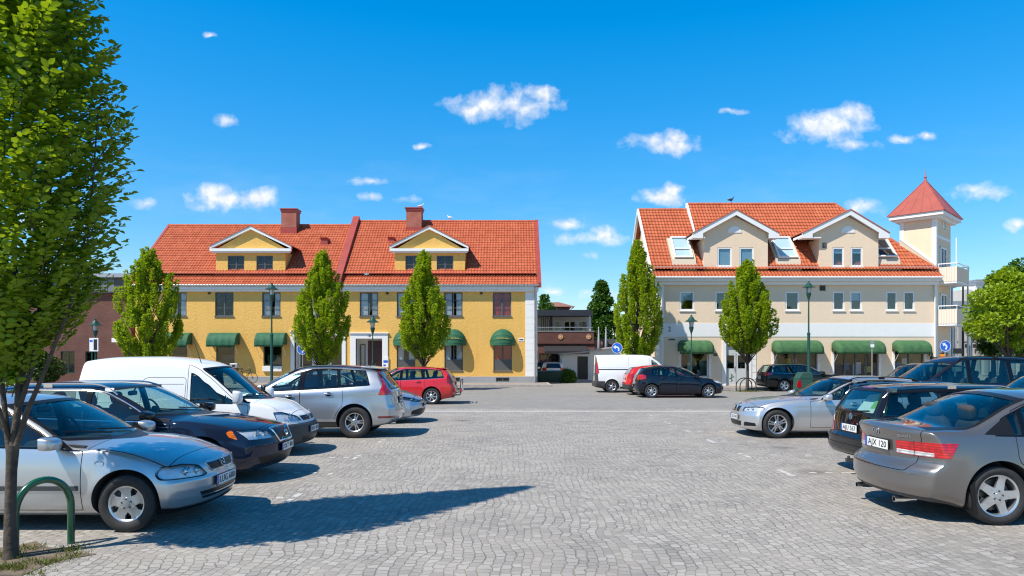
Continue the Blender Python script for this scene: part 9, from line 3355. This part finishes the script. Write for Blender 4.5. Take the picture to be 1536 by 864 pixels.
u = g.math('DIVIDE', s.outputs[0], yy)
v = g.math('DIVIDE', s.outputs[2], yy)
uv = g.node('CombineXYZ', X=u, Y=v, Z=0.0).outputs[0]
warp = g.node('TexNoise', Vector=uv, Scale=11.0, Detail=3.0)
uvw = g.node('VectorMath', {'operation': 'MULTIPLY_ADD'}, i0=warp.outputs['Color'], i1=(0.020, 0.014, 0.0), i2=g.node('VectorMath', {'operation': 'SUBTRACT'}, i0=uv, i1=(0.010, 0.007, 0.0)).outputs[0]).outputs[0]
warp2 = g.node('TexNoise', Vector=uv, Scale=38.0, Detail=3.0)
uvw = g.node('VectorMath', {'operation': 'MULTIPLY_ADD'}, i0=warp2.outputs['Color'], i1=(0.016, 0.009, 0.0), i2=g.node('VectorMath', {'operation': 'SUBTRACT'}, i0=uvw, i1=(0.008, 0.0045, 0.0)).outputs[0]).outputs[0]
CLOUDS = [(752, 160, 84, 27), (810, 142, 30, 18), (715, 165, 44, 15), (337, 178, 25, 10), (340, 298, 74, 20), (320, 288, 34, 17), (385, 296, 34, 16), (217, 305, 24, 11), (555, 270, 28, 7), (558, 295, 20, 8), (606, 298, 24, 7), (998, 216, 58, 17), (1012, 205, 26, 17), (975, 210, 24, 12), (1247, 192, 70, 27), (1275, 175, 36, 22), (1222, 188, 40, 20), (1280, 218, 38, 9), (1348, 210, 20, 7), (1390, 205, 11, 6), (1097, 168, 22, 6), (995, 296, 38, 13), (1005, 288, 24, 13), (1300, 308, 36, 16), (1478, 291, 54, 14), (1460, 285, 30, 12), (1527, 340, 18, 10), (852, 335, 28, 10), (885, 358, 58, 12), (905, 350, 26, 11), (880, 383, 24, 9), (635, 219, 12, 4), (832, 438, 18, 7), (880, 440, 11, 6), (317, 53, 9, 4), (900, 445, 30, 8), (60, 330, 60, 16), (500, 455, 60, 10)]
acc = None
for (cx, cy, rx_, ry_) in CLOUDS:
 c = ((cx - CX) / F, (HY - cy) / F, 0.0)
 dd_ = g.node('VectorMath', {'operation': 'SUBTRACT'}, i0=uvw, i1=c)
 sc_ = g.node('VectorMath', {'operation': 'MULTIPLY'}, i0=dd_.outputs[0], i1=(F / rx_, F / ry_, 0.0))
 ln = g.node('VectorMath', {'operation': 'LENGTH'}, i0=sc_.outputs[0]).outputs['Value']
 e = g.math('MULTIPLY', g.math('SUBTRACT', 1.0, ln), min(1.0, 0.40 + ry_ / 34))
 acc = e if acc is None else g.math('MAXIMUM', acc, e)
fb = g.node('TexNoise', Vector=uvw, Scale=24.0, Detail=9.0, Roughness=0.60)
dens = g.math('ADD', acc, g.math('MULTIPLY', g.math('SUBTRACT', fb.outputs[0], 0.54), 2.3))
a = g.math('MULTIPLY', g.remap(dens, -0.14, 0.70), 0.95)
a = g.math('POWER', g.math('MAXIMUM', a, 0.0), 1.25)
vl = g.node('TexNoise', Vector=g.node('VectorMath', {'operation': 'MULTIPLY'}, i0=uv, i1=(1.3, 5.0, 0.0)).outputs[0], Scale=3.0, Detail=7.0, Roughness=0.62)
veil = g.math('MULTIPLY', g.remap(vl.outputs[0], 0.48, 0.78), g.remap(v, 0.34, 0.02, 0.0, 0.28))
a = g.math('MAXIMUM', a, veil)
front = g.math('GREATER_THAN', s.outputs[1], 0.05)
a = g.math('MULTIPLY', a, front, clamp=True)
# cloud bases a little greyer than their tops
fb2 = g.node('TexNoise', Vector=g.node('VectorMath', {'operation': 'ADD'}, i0=uvw, i1=(0.006, -0.010, 0.0)).outputs[0], Scale=24.0, Detail=6.0, Roughness=0.58)
sh_ = g.remap(g.math('SUBTRACT', fb2.outputs[0], fb.outputs[0]), -0.10, 0.12)
ccol = g.mix(sh_, (1.0, 1.0, 1.0, 1), (0.74, 0.80, 0.90, 1))
ccol = g.node('VectorMath', {'operation': 'SCALE'}, i0=ccol)
ccol.inputs['Scale'].default_value = CLOUD_V / SKY_STR
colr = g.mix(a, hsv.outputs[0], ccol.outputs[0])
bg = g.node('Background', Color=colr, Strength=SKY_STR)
out = g.node('OutputWorld')
g.l.new(bg.outputs[0], out.inputs[0])

sun = bpy.data.lights.new('sun', 'SUN')
sun.energy = SUN_E
sun.angle = R(0.53)
sun.color = (1.0, 0.93, 0.82)
so = bpy.data.objects.new('sun', sun)
COL.objects.link(so)
so.rotation_euler = SUND.to_track_quat('-Z', 'Y').to_euler()
so.location = (-20, -12, 40)

cam = bpy.data.cameras.new('camera')
co = bpy.data.objects.new('camera', cam)
COL.objects.link(co)
co.location = (0, 0, CAMZ)
co.rotation_euler = (PI / 2, 0, 0)
cam.sensor_width = 36.0
cam.lens = 36.0 * F / 1536.0
cam.shift_y = (HY - 432.0) / 1536.0
cam.clip_start = 0.05
cam.clip_end = 4000
SC.camera = co

SC.view_settings.view_transform = 'Standard'
SC.view_settings.look = 'None'
SC.view_settings.exposure = EXPO
SC.view_settings.gamma = 1.0
SC.view_settings.use_curve_mapping = False
SC.render.engine = 'CYCLES'
SC.cycles.use_denoising = True
SC.cycles.denoiser = 'OPENIMAGEDENOISE'
SC.cycles.max_bounces = 10
SC.cycles.diffuse_bounces = 3
SC.cycles.glossy_bounces = 4
SC.cycles.transparent_max_bounces = 24
SC.cycles.sample_clamp_indirect = 8.0
SC.cycles.caustics_reflective = False
SC.cycles.caustics_refractive = False
SC.cycles.filter_width = 1.2
